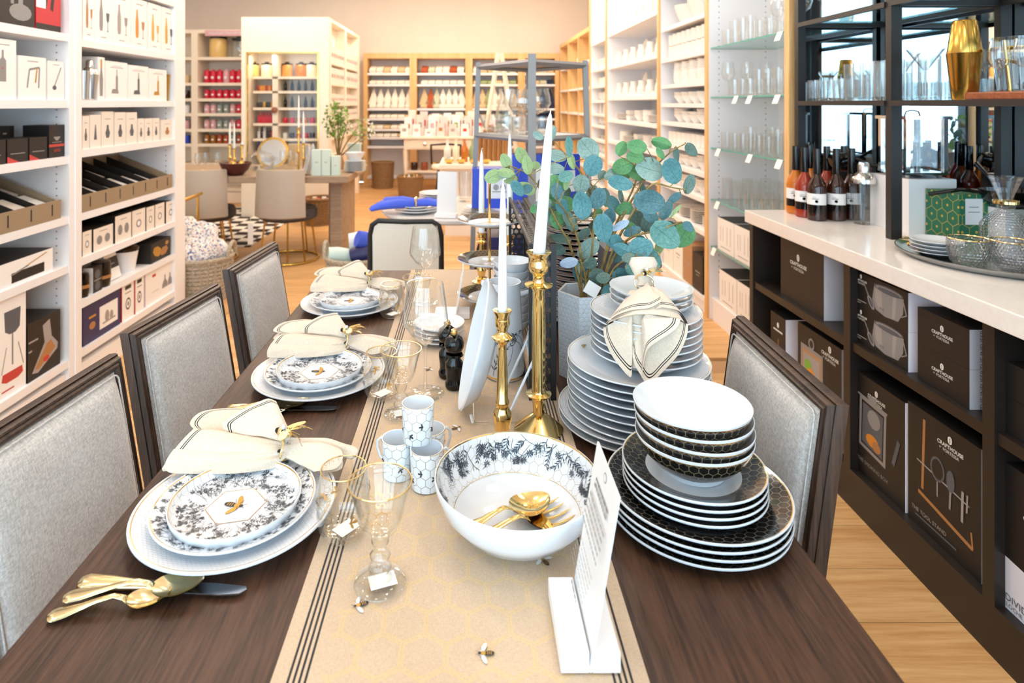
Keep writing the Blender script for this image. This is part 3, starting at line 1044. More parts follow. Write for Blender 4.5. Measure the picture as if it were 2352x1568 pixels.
def platter(loc, label, group, s=1, rz=-90, mat='porcelain_warm', tilt=75, name='platter'):
    o = link(name, pmesh('plate', mat, 28), None, loc)
    o.rotation_euler = (R(tilt), 0, R(rz))
    o.scale = (s * .85, s * 1.15, s)
    return tag(o, label, 'platter', group)


for i, z in enumerate([2.15, 1.79, 1.45, 1.21, .98, .74, .47]):
    gp = 'white serving pieces on level %s of the platter bay' % ORD[i]
    if i < 3:
        for c in range(6):
            y = 5.2 + c * .28
            if c % 2 == 0:
                platter((RX + .26, y, z + .128), 'upright white oval platter, wide bay level %s' % ORD[i], gp, 1.0)
            one('jug', 'jug', 'porcelain_warm', (RX + .1, y + .1, z + .001), 'white jug before the platters, wide bay level %s' % ORD[i], 'jug', gp, .9)
            one('bowl', 'square_dish', 'porcelain_warm', (RX + .12, y - .03, z + .001), 'white square dish in front, wide bay level %s' % ORD[i], 'dish', gp, .8)
    else:
        for c in range(6):
            y = 5.18 + c * .29
            kd = ['plate', 'pot', 'bowl', 'square_dish'][(c + i) % 4]
            n = {'plate': 5, 'pot': 1, 'bowl': 3, 'square_dish': 2}[kd]
            for k in range(n):
                one({'plate': 'plate', 'pot': 'baking_pot', 'bowl': 'bowl', 'square_dish': 'square_dish'}[kd], kd, 'porcelain_warm', (RX + .15, y, z + .001 + k * {'plate': .012, 'pot': .1, 'bowl': .022, 'square_dish': .051}[kd]), 'white %s stacked, wide bay level %s' % (kd.replace('_', ' '), ORD[i]), 'dish', gp, 1.1 if kd == 'plate' else 1)
for i, z in enumerate([1.8, 1.6, 1.42, 1.26, 1.12, .95, .78, .6]):
    gp = 'white dishes on level %s of the narrow bay' % ORD[i]
    for c in range(4):
        kd = ['mixing_bowl', 'pot', 'bowl', 'plate'][i % 4] if i < 2 else ['bowl', 'plate', 'bowl', 'square_dish'][i % 4]
        for k in range(1 if kd in ('mixing_bowl', 'pot') else 3):
            one({'plate': 'plate', 'pot': 'baking_pot', 'bowl': 'bowl', 'square_dish': 'square_dish', 'mixing_bowl': 'mixing_bowl'}[kd], kd, 'porcelain_warm', (RX + .14, 7.05 + c * .21, z + .001 + k * {'plate': .012, 'bowl': .022, 'square_dish': .04, 'mixing_bowl': 0, 'pot': 0}[kd]), 'white %s on level %s of the narrow bay' % (kd.replace('_', ' '), ORD[i]), 'dish', gp, .78 if kd in ('mixing_bowl', 'square_dish', 'plate') else .9)
# boxes at the foot of bay 2
for i, (px0, px1, m, h) in enumerate([(1524, 1546, 'white_carton', .3), (1547, 1568, 'white_carton', .3), (1569, 1590, 'kraft', .28), (1591, 1614, 'black_carton', .25)]):
    a, b = yr(px1, 1.57), yr(px0, 1.57)
    carton('%s box at the foot of the bowl bay, %s' % ({'white_carton': 'white', 'kraft': 'brown', 'black_carton': 'dark brown'}[m], ('farthest', 'second', 'third', 'nearest')[i]), b - a - .005, h, .3, (RX + .17, (a + b) / 2, .101), -90, m, shapes=[('ink_pale', rect(.25, .5, .75, .53)), ('ink_pale', rect(.35, .42, .65, .44))])
# lower oak cubbies at the far end
CB = []
for i, (y0, y1) in enumerate([(7.86, 8.72), (8.72, 9.6), (9.6, 10.44)]):
    t = bookcase('cubby_unit', 'oak trimmed white cubby column, %s beyond the tall dishware bays' % ORD[i], (RX, y1, 0), -90, y1 - y0, .42, 2.37, [1.95, 1.6, 1.25, .9, .55, .2], .03, (.02, .02), 'light_oak', 'white_board', 'white_board', .1, .06, group='oak cubby columns')
    for j, z in enumerate([1.95, 1.6, 1.25, .9, .55]):
        for c in range(2):
            kd = ['jug', 'bowl', 'pot', 'mug'][(i + j + c) % 4]
            one({'jug': 'jug', 'bowl': 'bowl', 'pot': 'baking_pot', 'mug': 'mug'}[kd], kd, ['porcelain_warm', 'porcelain_warm', 'kraft', 'ink_soft'][(i * 3 + j + c * 2) % 4] if c else 'porcelain_warm', (RX + .16, y0 + .25 + c * .34, z + .001), '%s displayed in cubby level %s of the %s oak column, %s side' % (kd, ORD[j], ORD[i], ('far', 'near')[1 - c]), 'ceramic', 'ceramics in the oak cubbies')

# ------------------------------------------------------------------ back wall of linens
BW = bookcase('linen_unit', 'long oak framed shelving full of table linens on the back wall', (-1.78, 10.5, 0), 0, 3.33, .42, 2.24, [1.90, 1.71, 1.30, 1.13, .95, .81, .656, .14], .035, (.07, .07), 'light_oak', 'white_board', 'white_board', .1, .09)
for px in (949, 1077, 1198):
    x = (px - CX) / F * 10.5
    MB().box(x + 1.78 - .06, x + 1.78 + .06, -.006, .4, 0, 2.16).build('divider_post', 'light_oak', BW, 0)
lm = {}
for k in ('linen_white', 'linen_green', 'linen_rust', 'linen_tan', 'linen_navy', 'linen_sage'):
    lm[k, 'fold'] = MB().loft([[(x, 0, .0), (x, .24, 0), (x, .25, .04), (x, .02, .06), (x - .01, -.01, .03)] for x in (-.055, -.02, .02, .055)], X=Matrix.Rotation(R(14), 4, 'X')).mesh('folded_linen', k, 50)
    lm[k, 'hang'] = MB().add([(-.09, 0, 0), (.09, 0, 0), (.05, .1, .02), (-.05, .1, .02), (0, .09, .29)], [(0, 1, 4), (1, 2, 4), (2, 3, 4), (3, 0, 4), (3, 2, 1, 0)]).mesh('peaked_linen', k, 0)
bays = [(-1.68, -.95), (-.8, -.06), (.09, .83), (.98, 1.47)]
pal = {0: ['linen_white'] * 5 + ['linen_tan'], 1: ['linen_white', 'linen_white', 'linen_sage', 'linen_white', 'linen_tan', 'linen_rust', 'linen_white'], 2: ['linen_white', 'linen_sage', 'linen_green', 'linen_tan'], 3: ['linen_sage', 'linen_tan', 'linen_navy', 'linen_navy']}
br = random.Random(21)
for bi, (x0, x1) in enumerate(bays):
    bn = ('left', 'second', 'third', 'right end')[bi]
    for si, z in enumerate([1.90, 1.71, 1.30, 1.13, .95, .81]):
        n = int((x1 - x0) / (.115 if si != 2 else .105))
        for c in range(n):
            k = br.choice(pal[bi])
            if bi == 3 and si >= 2:
                k = 'linen_navy' if br.random() < .7 else k
            x = x0 + (c + .5) * (x1 - x0) / n
            if si == 2:
                o = link('peaked_linen', lm[k, 'hang'], None, (x, 10.56, z + .07))
                tag(o, 'peaked %s napkin in the %s linen bay' % (k[6:], bn), 'napkin', 'peaked napkins in the %s bay' % bn)
                o = link('folded_linen', lm[k, 'fold'], None, (x, 10.525, z + .001))
                tag(o, 'folded %s linen under peaked napkins, %s bay' % (k[6:], bn), 'napkin', 'folded linens under peaks, %s bay' % bn)
            else:
                o = link('folded_linen', lm[k, 'fold'], None, (x, 10.53, z + .001))
                o.scale = (1, .9, 1.35 if si == 0 else .85)
                tag(o, 'folded %s linen, level %s, %s linen bay' % (k[6:], ORD[si], bn), 'napkin', 'folded linens on level %s, %s bay' % (ORD[si], bn))

# ------------------------------------------------------------------ island with glazed pantry front
IX0, IX1, IY0, IY1, IH = -2.75, -1.69, 7.5, 9.62, 2.43
isl = thing('display_island', 'white block with a glazed pantry front and shelved right side', 'display unit', (0, 0, 0))
z0 = 1.38 - (350 - CY) / F * 7.5
z1 = 1.38 + (CY - 122) / F * 7.5
xa, xb = (568 - CX) / F * 7.5, (730 - CX) / F * 7.5
MB().box(IX0, xa, IY0, IY0 + .06, 0, IH).build('front_stile', 'cream_paint', isl, 0)
MB().box(xb, IX1, IY0, IY0 + .06, 0, IH).build('front_stile', 'cream_paint', isl, 0)
MB().box(xa, xb, IY0, IY0 + .06, z1, IH).build('front_header', 'cream_paint', isl, 0)
MB().box(xa, xb, IY0, IY0 + .06, 0, .5).build('front_base', 'cream_paint', isl, 0)
MB().box(IX0, IX1, IY0 + .06, IY1, IH - .04, IH).build('top_panel', 'cream_paint', isl, 0)
MB().box(IX0, IX0 + .04, IY0 + .06, IY1, 0, IH - .04).build('side_panel', 'cream_paint', isl, 0)
MB().box(IX0 + .04, IX1 - .14, IY0 + .5, IY0 + .54, 0, IH - .04).build('back_panel', 'plaster', isl, 0)
MB().box(xa - .012, xa + .004, IY0 - .008, IY0 + .02, .5, z1 + .012).box(xb - .004, xb + .012, IY0 - .008, IY0 + .02, .5, z1 + .012).box(xa, xb, IY0 - .008, IY0 + .02, z1 - .004, z1 + .012).build('brass_frame', 'brass', isl, 0)
MB().box(xa, xb, IY0 + .02, IY0 + .026, .5, z1).build('glass_pane', 'glass_vitrine', isl, 0)
xm = (632 - CX) / F * 7.7
MB().box(xm - .035, xm + .035, IY0 + .2, IY0 + .5, .5, z1).build('divider', 'cream_paint', isl, 0)
lv = [1.38 + (CY - p) / F * 7.75 for p in (176, 209, 247, 283, 318, 350)]
sm = MB().box(xa, xb, IY0 + .2, IY0 + .5, -.03, 0).mesh('shelf', 'cream_paint', 0)
for z in lv:
    link('shelf', sm, isl, (0, 0, z))
for xx in ((xa + xm) / 2, (xm + xb) / 2):
    l_ = lamp(xx, IY0 + .16, z1 - .02, 1.7, .28, (1, .85, .65), 'RECTANGLE', .04)  # LED strip at the top inside the pantry, one area lamp per half
    l_.rotation_euler = (R(25), 0, 0)
tri = MB().lathe([(.0, 0), (.04, .02), (0, .035)], 16).mesh('round_badge', 'red_wood')
link('round_badge', tri, isl, (xm, IY0 + .19, 1.3), 0, (R(90), 0, 0))
# side shelves
for yy in (IY0 + .1, 8.55, IY1 - .05):
    MB().box(IX1 - .13, IX1, yy - .05, yy + .05, 0, IH - .04).build('side_stile', 'cream_paint', isl, 0)
MB().box(IX1 - .14, IX1 - .13, IY0 + .1, IY1, 0, IH - .04).build('side_back', 'cream_paint', isl, 0)
sz = [1.38 + .0 + q for q in (.52, .26, .0, -.2, -.42, -.64)]
sm = MB().box(IX1 - .13, IX1 - .005, IY0 + .15, IY1 - .1, -.03, 0).mesh('side_shelf', 'cream_paint', 0)
for z in sz:
    link('side_shelf', sm, isl, (0, 0, z))
ir = random.Random(2)
for si, z in enumerate(sz[:5]):
    for bi, (y0, y1) in enumerate([(7.68, 8.48), (8.64, 9.5)]):
        for c in range(7):
            y = y0 + (c + .5) * (y1 - y0) / 7
            carton('slim packet on island side shelf %s, %s column' % (ORD[si], ('near', 'far')[bi]), .085, .19 if si < 2 else .12, .11, (IX1 - .065, y, z + .001), 90, 'cream_carton', shapes=[(ir.choice(['ink_red', 'ink_copper', 'ink_soft']), rect(.2, .35, .8, .6))], group='packets on side shelf level %s, %s column' % (ORD[si], ('near', 'far')[bi]), cat='packet', name='packet')


def jar2(label, loc, mat, s, lid='black_metal', group=None, sz_=1.0):
    t = thing('storage_jar', label, 'jar', loc, 0, group)
    t.scale = (s, s, s * sz_)
    k = 'jr' + mat + lid
    if k not in PM:
        PM[k] = (MB().lathe(PROF['jar'], 20).mesh('jar_body', mat), MB().lathe([(0, .112), (.047, .112), (.048, .124), (.02, .128), (.02, .14), (0, .142)], 20).mesh('jar_lid', lid))
    link('jar_body', PM[k][0], t)
    link('jar_lid', PM[k][1], t)
    return t


for i, (px, m) in enumerate([(583, 'cookie_jar'), (613, 'ivory_jar'), (660, 'caramel_jar'), (692, 'sauce_orange'), (716, 'ivory_jar')]):
    jar2('big lidded jar of cookies, %s along the top pantry shelf' % ORD[i], ((px - CX) / F * 7.85, 7.85, lv[0] + .001), m, 1.35, group='big jars in the pantry')
pp = [('sauce_brown', 'sauce_red', 'ink_amber'), ('dark_bottle', 'sauce_brown', 'ink_gold'), ('sauce_red', 'sauce_orange', 'red_tin'), ('red_tin', 'paper', 'sauce_brown'), ('blue_carton', 'paper', 'sauce_brown')]
for si in range(1, 6):
    for h in range(2):
        x0, x1 = (xa + .02, xm - .05) if h == 0 else (xm + .05, xb - .02)
        for c in range(6):
            x = x0 + (c + .5) * (x1 - x0) / 6
            m = ir.choice(pp[si - 1])
            if (si in (1, 2)) == (h == 1):
                one('sauce_bottle', 'bottle', m if h == 0 else 'dark_bottle', (x, 7.82, lv[si] + .001), 'small bottle on pantry level %s, %s half' % (ORD[si], ('left', 'right')[h]), 'bottle', 'bottles on pantry level %s, %s half' % (ORD[si], ('left', 'right')[h]), .62)
            else:
                one('food_jar', 'jar', m, (x, 7.82, lv[si] + .001), 'food jar on pantry level %s, %s half' % (ORD[si], ('left', 'right')[h]), 'jar', 'jars on pantry level %s, %s half' % (ORD[si], ('left', 'right')[h]), .62)

# ------------------------------------------------------------------ far left shelves of tins
FY = 8.6
fx = lambda px: (px - CX) / F * FY
H = CZ + (CY - 68) / F * FY
zs = [CZ + (CY - p) / F * FY for p in (131, 190, 226, 260, 296, 330)]
FLU = bookcase('shelf_unit', 'cream shelves of red and pastel tins left of the island', (fx(440), FY, 0), 0, fx(566) - fx(440), .4, H, zs + [.55, .2], .04, (.085, .06), 'cream_paint', 'cream_paint', None, .15, .05)
FLV = bookcase('shelf_unit', 'cream shelf bay mostly hidden behind the white unit end', (fx(352), FY, 0), 0, fx(440) - fx(352), .4, H, zs + [.55, .2], .04, (.085, .004), 'cream_paint', 'cream_paint', None, .15, .05)
MB().box(fx(472) - fx(440), fx(556) - fx(440), -.012, -.002, H - .09, H - .01).build('header_sign', 'pink_tin', FLU, 0)
text(FLU, 'HOLIDAY FAVORITES', .05, (fx(520) - fx(440), -.014, H - .05), (R(90), 0, 0), 'paper')
jar2('tall cream cookie jar on top of the tin shelves', (fx(490), FY + .18, zs[0] + .001), 'cookie_jar', 2.4)
jar2('tall clear jar of cookies beside the cream jar', (fx(540), FY + .18, zs[0] + .001), 'glass_thick', 2.2)
tins = [['red_tin'] * 2 + ['red_tin', 'pink_tin', 'red_tin', 'red_tin'], ['red_tin'] * 6, ['pink_tin', 'pink_tin', 'sage_tin', 'sage_tin', 'pink_tin', 'red_tin'], ['pink_tin', 'pink_tin', 'sage_tin', 'sage_tin', 'pink_tin', 'red_tin'], ['amber_tin', 'amber_tin', 'rust_tin', 'rust_tin', 'sage_tin', 'rust_tin']]
for si, row in enumerate(tins):
    for c, m in enumerate(row):
        x = fx(463) + (c + .4) * (fx(553) - fx(463)) / 6
        t = jar2('%s tin, %s along level %s of the tin shelves' % (m.split('_')[0], ORD[c], ORD[si + 1]), (x, FY + .1, zs[si + 1] + .001), m, .82 if si else .9, m, 'tins left of the island', 1.15 if si else 1.5)
        decal(t, (-.03, -.0502, .035), (.06, 0, 0), (0, 0, .04), [('paper', ell(.5, .5, .4, .35))], 'tin_label')
    for c in range(3):
        one('food_jar', 'jar', ['linen_tan', 'sauce_brown', 'paper', 'pink_tin', 'blue_carton'][si], (fx(427) - .04 - c * .11, FY + .1, zs[si + 1] + .001), 'jar peeking past the white unit end on level %s' % ORD[si], 'jar', 'jars behind the white unit end, level %s' % ORD[si], 1.0)


# ------------------------------------------------------------------ the middle of the shop
def basket(label, loc, r0, r1, h, mat='wicker', handles=0, rz=0, name='basket', sx=1):
    t = thing(name, label, 'basket', loc, rz)
    prof = [(0, .006), (r0, 0)]
    n = 11
    for i in range(n):
        z = h * (i + .5) / n
        r = r0 + (r1 - r0) * z / h
        prof += [(r + .006, z - h * .3 / n), (r + .006, z + h * .3 / n), (r - .001, h * (i + 1) / n)]
    MB().lathe(prof, 36, 0, Matrix.Diagonal((sx, 1, 1, 1))).lathe([(r1 - .012, h), (r0 - .01, .02), (0, .02)], 36, 0, Matrix.Diagonal((sx, 1, 1, 1))).build('basket_body', mat, t)
    MB().tube([(r1 * sx * math.cos(a), r1 * math.sin(a), h) for a in [2 * math.pi * k / 40 for k in range(40)]], .014, 8, 0, True).build('rim', mat, t)
    mb = MB()
    for k in range(26):
        a = 2 * math.pi * k / 26
        mb.tube([((r0 + .004) * sx * math.cos(a), (r0 + .004) * math.sin(a), 0), ((r1 + .005) * sx * math.cos(a), (r1 + .005) * math.sin(a), h)], .006, 5)
    mb.build('stake', mat, t)['kind'] = 'stuff'
    for s in (-1, 1)[:handles]:
        MB().tube([(s * (r1 * sx + .01 * math.sin(q)), math.cos(q) * .07, h + .1 * math.sin(q)) for q in [math.pi * k / 10 for k in range(11)]], .014, 7).build('handle', mat, t)
    return t


def crumple(name, label, cat, loc, sz, mat, seed, group=None, rz=0):
    o = MB().grid(lambda u, v: (lambda a, b: (lambda k: (math.cos(a) * math.cos(b) * k * sz[0], math.sin(a) * math.cos(b) * k * sz[1], math.sin(b) * k * sz[2]))(1 + .22 * noise.noise((math.cos(a) * 2.2 + seed, math.sin(a) * 2.2, b * 2.2)) + .1 * math.sin(5 * a + seed + 3 * b)))(u * 2 * math.pi, (v - .5) * math.pi * .98), 28, 16).build(name, mat, None, 60)
    o.location = loc
    o.rotation_euler = (0, 0, R(rz))
    return tag(o, label, cat, group)


bl = on_z(478, 690, 0)
basket('large grey wicker basket of patterned towels at the end of the white unit', (bl.x - .07, bl.y + .06, 0), .17, .21, .3, 'grey_wicker', 2, 0)
for k, (dx, dy, dz, s, rz) in enumerate([(-.08, -.04, .34, .1, 20), (.06, -.06, .33, .095, 80), (-.02, .06, .40, .11, 40), (.09, .05, .31, .08, 10), (-.12, .05, .46, .085, 70), (-.02, -.1, .31, .09, 0)]):
    crumple('tea_towel', 'crumpled patterned towel heaped in the grey basket, %s' % ('front left', 'front right', 'upper middle', 'low at the back right', 'topmost at the left', 'lowest at the front')[k], 'towel', (bl.x - .07 + dx, bl.y + .06 + dy, dz), (s, s * .85, s * 1.1), 'print_cloth', k * 3.1, 'patterned towels in the basket', rz)
# checked rug and the taupe dining table
o = MB().box(-4.2, -2.1, 5.95, 8.2, .0005, .008).build('rug', 'rug_checks', None, 0)
o.rotation_euler = (0, 0, 0)
tag(o, 'black and white checked rug under the taupe dining table', 'rug')
TT = thing('dining_table', 'long taupe wood dining table set with glassware and a dark bowl', 'table', (0, 0, 0))
MB().box(-3.9, -1.04, 5.36, 6.42, .69, .75).build('table_top', 'taupe_wood', TT, 0, None, .008)
for x in (-1.21, -3.5):
    MB().prism([(x - .075, 5.70), (x - .05, 5.66), (x + .05, 5.66), (x + .075, 5.70), (x + .075, 6.2), (x, 6.26), (x - .075, 6.2)], .0, .69).build('leg', 'taupe_wood', TT, 50)


def barrel_chair(label, loc, rz):
    t = thing('barrel_chair', label, 'chair', loc, rz, 'taupe barrel chairs')
    # sitter faces local +y; back shell at -y
    rings = []
    for th in [R(-142 + 104 * k / 14) for k in range(15)]:
        e = []
        for (r, z) in [(.27, .40), (.285, .41), (.27, .80), (.262, .815), (.235, .815), (.228, .80), (.235, .40)]:
            e.append((r * math.cos(th) * 1.02, r * math.sin(th) + .02, z))
        rings.append(e)
    MB().loft(rings).build('backrest', 'taupe_leather', t, 50)
    MB().lathe([(0, .36), (.22, .36), (.25, .38), (.25, .44), (.235, .465), (0, .47)], 32, 0, Matrix.Translation((0, .03, 0))).build('seat', 'dark_leather', t)
    MB().tube([(.26 * math.cos(a), .26 * math.sin(a) + .03, .012) for a in [2 * math.pi * k / 36 for k in range(36)]], .011, 8, 0, True).build('floor_ring', 'old_gold', t)
    for a in (35, 70, 145, 215, 325, 290):
        c, s = math.cos(R(a)), math.sin(R(a))
        MB().tube([(.2 * c, .2 * s + .03, .37), (.25 * c, .25 * s + .03, .014)], .008, 6).build('leg', 'old_gold', t)
    return t


C1 = barrel_chair('taupe barrel chair seen from behind in the middle of the shop', (-1.60, 5.47, 0), -6)
barrel_chair('taupe barrel chair in profile beside the white unit end', (-2.32, 5.46, 0), 8)
for x, y, l in ((-1.83, 5.2, 'white paper tag hanging below the middle barrel chair'), (-2.28, 4.82, 'long white paper tag hanging on the gold armchair')):
    tag(MB().box(-.022, .022, -.001, .001, 0, .17).box(-.001, .001, -.001, .001, .17, .24).build('price_tag', 'paper', None, 0, (x, y, .2 if y > 5 else .44)), l, 'price tag')
ga = thing('armchair', 'gold framed armchair with a cream cushion cut off by the white unit', 'chair', (-2.44, 4.86, 0), 0)
for z in (.62,):
    MB().tube([(-.24, .26, z), (-.26, -.2, z), (.06, -.24, z), (.22, -.18, z), (.24, .24, z + .02)], .014, 8).build('arm_rail', 'brass', ga)
for x, y in ((-.24, -.2), (.2, -.18), (-.22, .22), (.22, .22)):
    MB().tube([(x, y, .62), (x, y, .0)], .012, 8).build('leg', 'brass', ga)
MB().box(-.2, .2, -.18, .22, .36, .46).build('seat', 'linen_white', ga, 0, None, .02)
MB().box(-.19, .05, -.18, -.1, .46, .76).build('back_cushion', 'linen_white', ga, 0, None, .02)

# on the taupe table
TZ = .75
t = lathe_thing('serving_bowl', 'dark red brown bowl on the taupe table', 'bowl', on_z(541, 402, TZ), [('bowl_body', 'walnut_bowl', [(0, .0), (.06, 0), (.11, .05), (.138, .11), (.13, .112), (.1, .05), (0, .02)])])
for k, (dx, dy) in enumerate([(-.04, .02), (.05, .0), (.0, -.05), (.03, .06)]):
    o = MB().lathe([(0, 0), (.02, .005), (.03, .03), (.02, .055), (0, .06)], 16).build('ornament', 'brass', None, 40, on_z(541, 402, TZ) + Vector((dx, dy, .065)))
    tag(o, 'gold ball resting in the dark red brown bowl', 'ornament', 'gold balls in the dark bowl')
for k, (px, h, wd) in enumerate([(727, .225, .088), (748, .225, .08), (770, .17, .07)]):
    p = on_z(px, 403, TZ)
    carton('pale mint box on the taupe table, %s' % ('left tall one', 'middle tall one', 'short one on the right')[k], wd, h, .07, (p.x, p.y + .035, TZ), 0, 'mint_carton', shapes=[('ink_pale', rect(.35, .5, .65, .53))])
carton('pale mint box standing behind the plate stack', .12, .24, .07, (-1.12, 6.1, TZ), 0, 'mint_carton')
p = on_z(812, 397, TZ)
pmb = MB().lathe(PROF['plate'], 28).mesh('plate', 'porcelain', 45)
for k in range(9):
    o = link('plate', pmb, None, p + Vector((0, .08, .0005 + k * .011)))
    o.scale = (.88,) * 3
    tag(o, 'pale plate in the stack at the right end of the taupe table', 'plate', 'plates stacked on the taupe table')
one('bowl', 'bowl', 'porcelain', p + Vector((0, .08, .105)), 'pale bowl on top of the far plate stack', 'bowl', None, 1.3)
for k in range(2):
    platter(on_z(703, 403, TZ) + Vector((k * .03, k * .05 + .05, .125)), 'pale round plate propped upright beside the mint boxes, %s' % ('front', 'rear')[k], 'propped plates on the taupe table', 1.15, -62, 'porcelain', 80)


def bush(t, n, c, rad, sz, mats, seed, part='leaves'):
    r = random.Random(seed)
    mb = MB()
    for k in range(n):
        while True:
            q = Vector((r.uniform(-1, 1), r.uniform(-1, 1), r.uniform(-1, 1)))
            if q.length < 1:
                break
        p = Vector(c) + Vector((q.x * rad[0], q.y * rad[1], q.z * rad[2]))
        X = Matrix.Translation(p) @ Matrix.Rotation(r.uniform(0, 6.3), 4, 'Z') @ Matrix.Rotation(r.uniform(-1, 1), 4, 'X')
        mb.add([(0, -sz, 0), (sz * .5, 0, sz * .1), (0, sz, 0), (-sz * .5, 0, sz * .1)], [(0, 1, 2), (0, 2, 3)], r.randrange(len(mats)), None, X)
    o = mb.build(part, mats, t, 0)
    o['kind'] = 'stuff'


M('leaf_bright', '#7fae3f', .6)
M('leaf_mid', '#5b8f2f', .6)
M('leaf_olive', '#8ea257', .6)
gp_ = thing('potted_tree', 'bright green leafy branches in a vase on the taupe table', 'plant', (-1.25, 5.95, TZ))
MB().lathe([(0, 0), (.05, 0), (.06, .06), (.035, .14), (.03, .14), (.03, .1), (0, .1)], 20).build('vase', 'kraft', gp_)
for k, (x, y, z) in enumerate([(0, .0, .55), (-.09, .02, .5), (.09, 0, .45), (.2, .0, .42), (.3, .02, .36), (.02, .05, .6)]):
    MB().tube([(0, 0, .1), (x * .4, y, z * .6), (x, y, z)], [.008, .006, .003], 5).build('branch', 'bark', gp_)
bush(gp_, 420, (-.02, 0, .46), (.13, .12, .2), .022, ['leaf_bright', 'leaf_mid', 'leaf_bright'], 4)
bush(gp_, 150, (.23, 0, .38), (.14, .1, .13), .02, ['leaf_bright', 'leaf_olive', 'linen_white'], 5)


def far_candle(label, px, py, z, hh, ch, s=1.0):
    p = on_z(px, py, z)
    t = thing('candlestick', label + ' candlestick on the taupe table', 'candlestick', p)
    MB().lathe([(0, 0), (.036, 0), (.034, .008), (.012, .022), (.01, hh * .45), (.018, hh * .5), (.01, hh * .55), (.009, hh * .85), (.017, hh * .87), (.013, hh * .93), (.018, hh), (.012, hh), (.012, hh - .02), (0, hh - .02)], 18).build('stem', 'brass', t)
    c = MB().lathe([(0, 0), (.011, 0), (.008, ch * .8), (.003, ch), (0, ch + .004)], 14).build('taper_candle', 'candle_wax', None, 40, p + Vector((0, 0, hh - .0195)))
    tag(c, 'white taper in the %s far candlestick' % label, 'candle')


far_candle('tallest gold', 686, 402, TZ, .42, .3)
far_candle('gold right-hand neighbour of the tallest', 697, 400, TZ, .28, .3)
far_candle('gold far left', 528, 392, TZ, .25, .22)
far_candle('gold second from left', 538, 388, TZ, .2, .26)
far_candle('short gold', 556, 390, TZ, .24, .05)
cdm = thing('cake_dome', 'ribbed glass cake dome on the taupe table', 'cake dome', on_z(597, 392, TZ))
MB().lathe([(0, .02), (.15, .02), (.15, .03), (.03, .03), (.03, .0), (0, .0)], 28).build('stand', 'glass_thick', cdm)
MB().lathe([(.125, .031), (.13, .12), (.11, .16), (.05, .185), (.015, .19), (.02, .21), (0, .22)], 28).build('dome', 'glass_cut', cdm)
for k, (px, py) in enumerate([(632, 385), (650, 390), (668, 388), (682, 396), (640, 380), (472, 396), (500, 395), (455, 398)]):
    one('wine_glass', 'wine', 'glass_thick', on_z(px, py, TZ), 'clear stemmed glass among the glassware on the taupe table', 'glass', 'stemmed glasses on the taupe table', .85)
for k, (px, py) in enumerate([(470, 400), (505, 399), (452, 401)]):
    one('gold_bowl', 'bowl', 'brass', on_z(px, py, TZ), 'small shiny gold bowl left of the dark bowl', 'bowl', 'gold bowls on the taupe table', .6)
fr_ = thing('mirror_tray', 'round gold rimmed tray propped up behind the glassware', 'tray', on_z(627, 386, TZ) + Vector((0, 0, .151)), 0)
MB().lathe([(0, -.004), (.15, -.004), (.155, .004), (.13, .006), (0, .004)], 32, [1, 0, 0, 1], Matrix.Rotation(R(75), 4, 'X')).build('tray_body', ['brass', 'silver'], fr_)
carton('tan gift board propped behind the glassware', .22, .22, .03, (-1.72, 6.3, TZ), 0, 'linen_tan', cat='board', name='board')
basket('tall brown wicker basket behind the taupe table leg', (-1.72, 7.1, 0), .15, .18, .3, 'wicker', 0)
for k in range(5):
    one('food_jar', 'jar', ['rust_tin', 'ivory_jar', 'red_tin', 'paper', 'rust_tin'][k], (-1.72 + (k - 2) * .055, 7.1 + (k % 2) * .09 - .04, .24), 'small jar in the tall brown basket by the table leg', 'jar', 'jars in the tall brown basket', .55)

# desk by the linen wall, with cards and gifts
DZ = .865
dk = thing('console_desk', 'cream desk with turned legs before the linen wall', 'desk', (0, 0, 0))
MB().box(-1.06, .42, 9.6, 10.1, DZ - .035, DZ).build('desk_top', 'cream_paint', dk, 0, None, .006)
MB().box(-1.0, .36, 9.64, 10.08, DZ - .2, DZ - .035).build('apron', 'cream_paint', dk, 0)
for x in (-.92, -.3):
    f = MB().box(x, x + .5, 9.628, 9.64, DZ - .18, DZ - .055).build('drawer', 'cream_paint', dk, 0)
    MB().lathe([(0, 0), (.02, 0), (.028, .02), (0, .03)], 14, 0, Matrix.Translation((x + .25, 9.628, DZ - .115)) @ Matrix.Rotation(R(90), 4, 'X')).build('knob', 'silver', f)
for x, y in ((-.98, 9.68), (.34, 9.68), (-.98, 10.04), (.34, 10.04)):
    MB().lathe([(0, 0), (.022, 0), (.03, .06), (.024, .3), (.034, .46), (.028, .5), (.036, .56), (.036, DZ - .2)], 16, 0, Matrix.Translation((x, y, 0))).build('leg', 'cream_paint', dk)
MB().box(-.96, .32, 9.68, 10.04, .3, .33).build('lower_shelf', 'cream_paint', dk, 0)
dr = random.Random(6)
for k in range(22):
    r_ = k // 8
    x = -1.0 + (k % 8) * .19 + r_ * .05
    carton('small pastel gift box on the cream desk', .12, .1 + .12 * dr.random() + r_ * .12, .05, (x, 9.72 + r_ * .12, DZ), 0, dr.choice(['white_carton', 'cream_carton', 'pale_pink', 'white_carton', 'white_carton']),
           shapes=[(dr.choice(['pink_tin', 'leaf_olive', 'ink_copper', 'ink_pale', 'ink_red']), rect(.25, .4, .75, .65))], group='small gift boxes on the cream desk')
for k in range(7):
    one('food_jar', 'jar', ['sauce_brown', 'red_wood', 'old_gold', 'linen_rust'][k % 4], (-.85 + k * .16, 9.78, .331), 'small jar on the lower shelf of the cream desk', 'jar', 'jars under the cream desk', 1.1)
basket('dark brown hamper standing left of the cream desk', (-1.4, 10.15, 0), .16, .18, .42, 'wicker', 0)
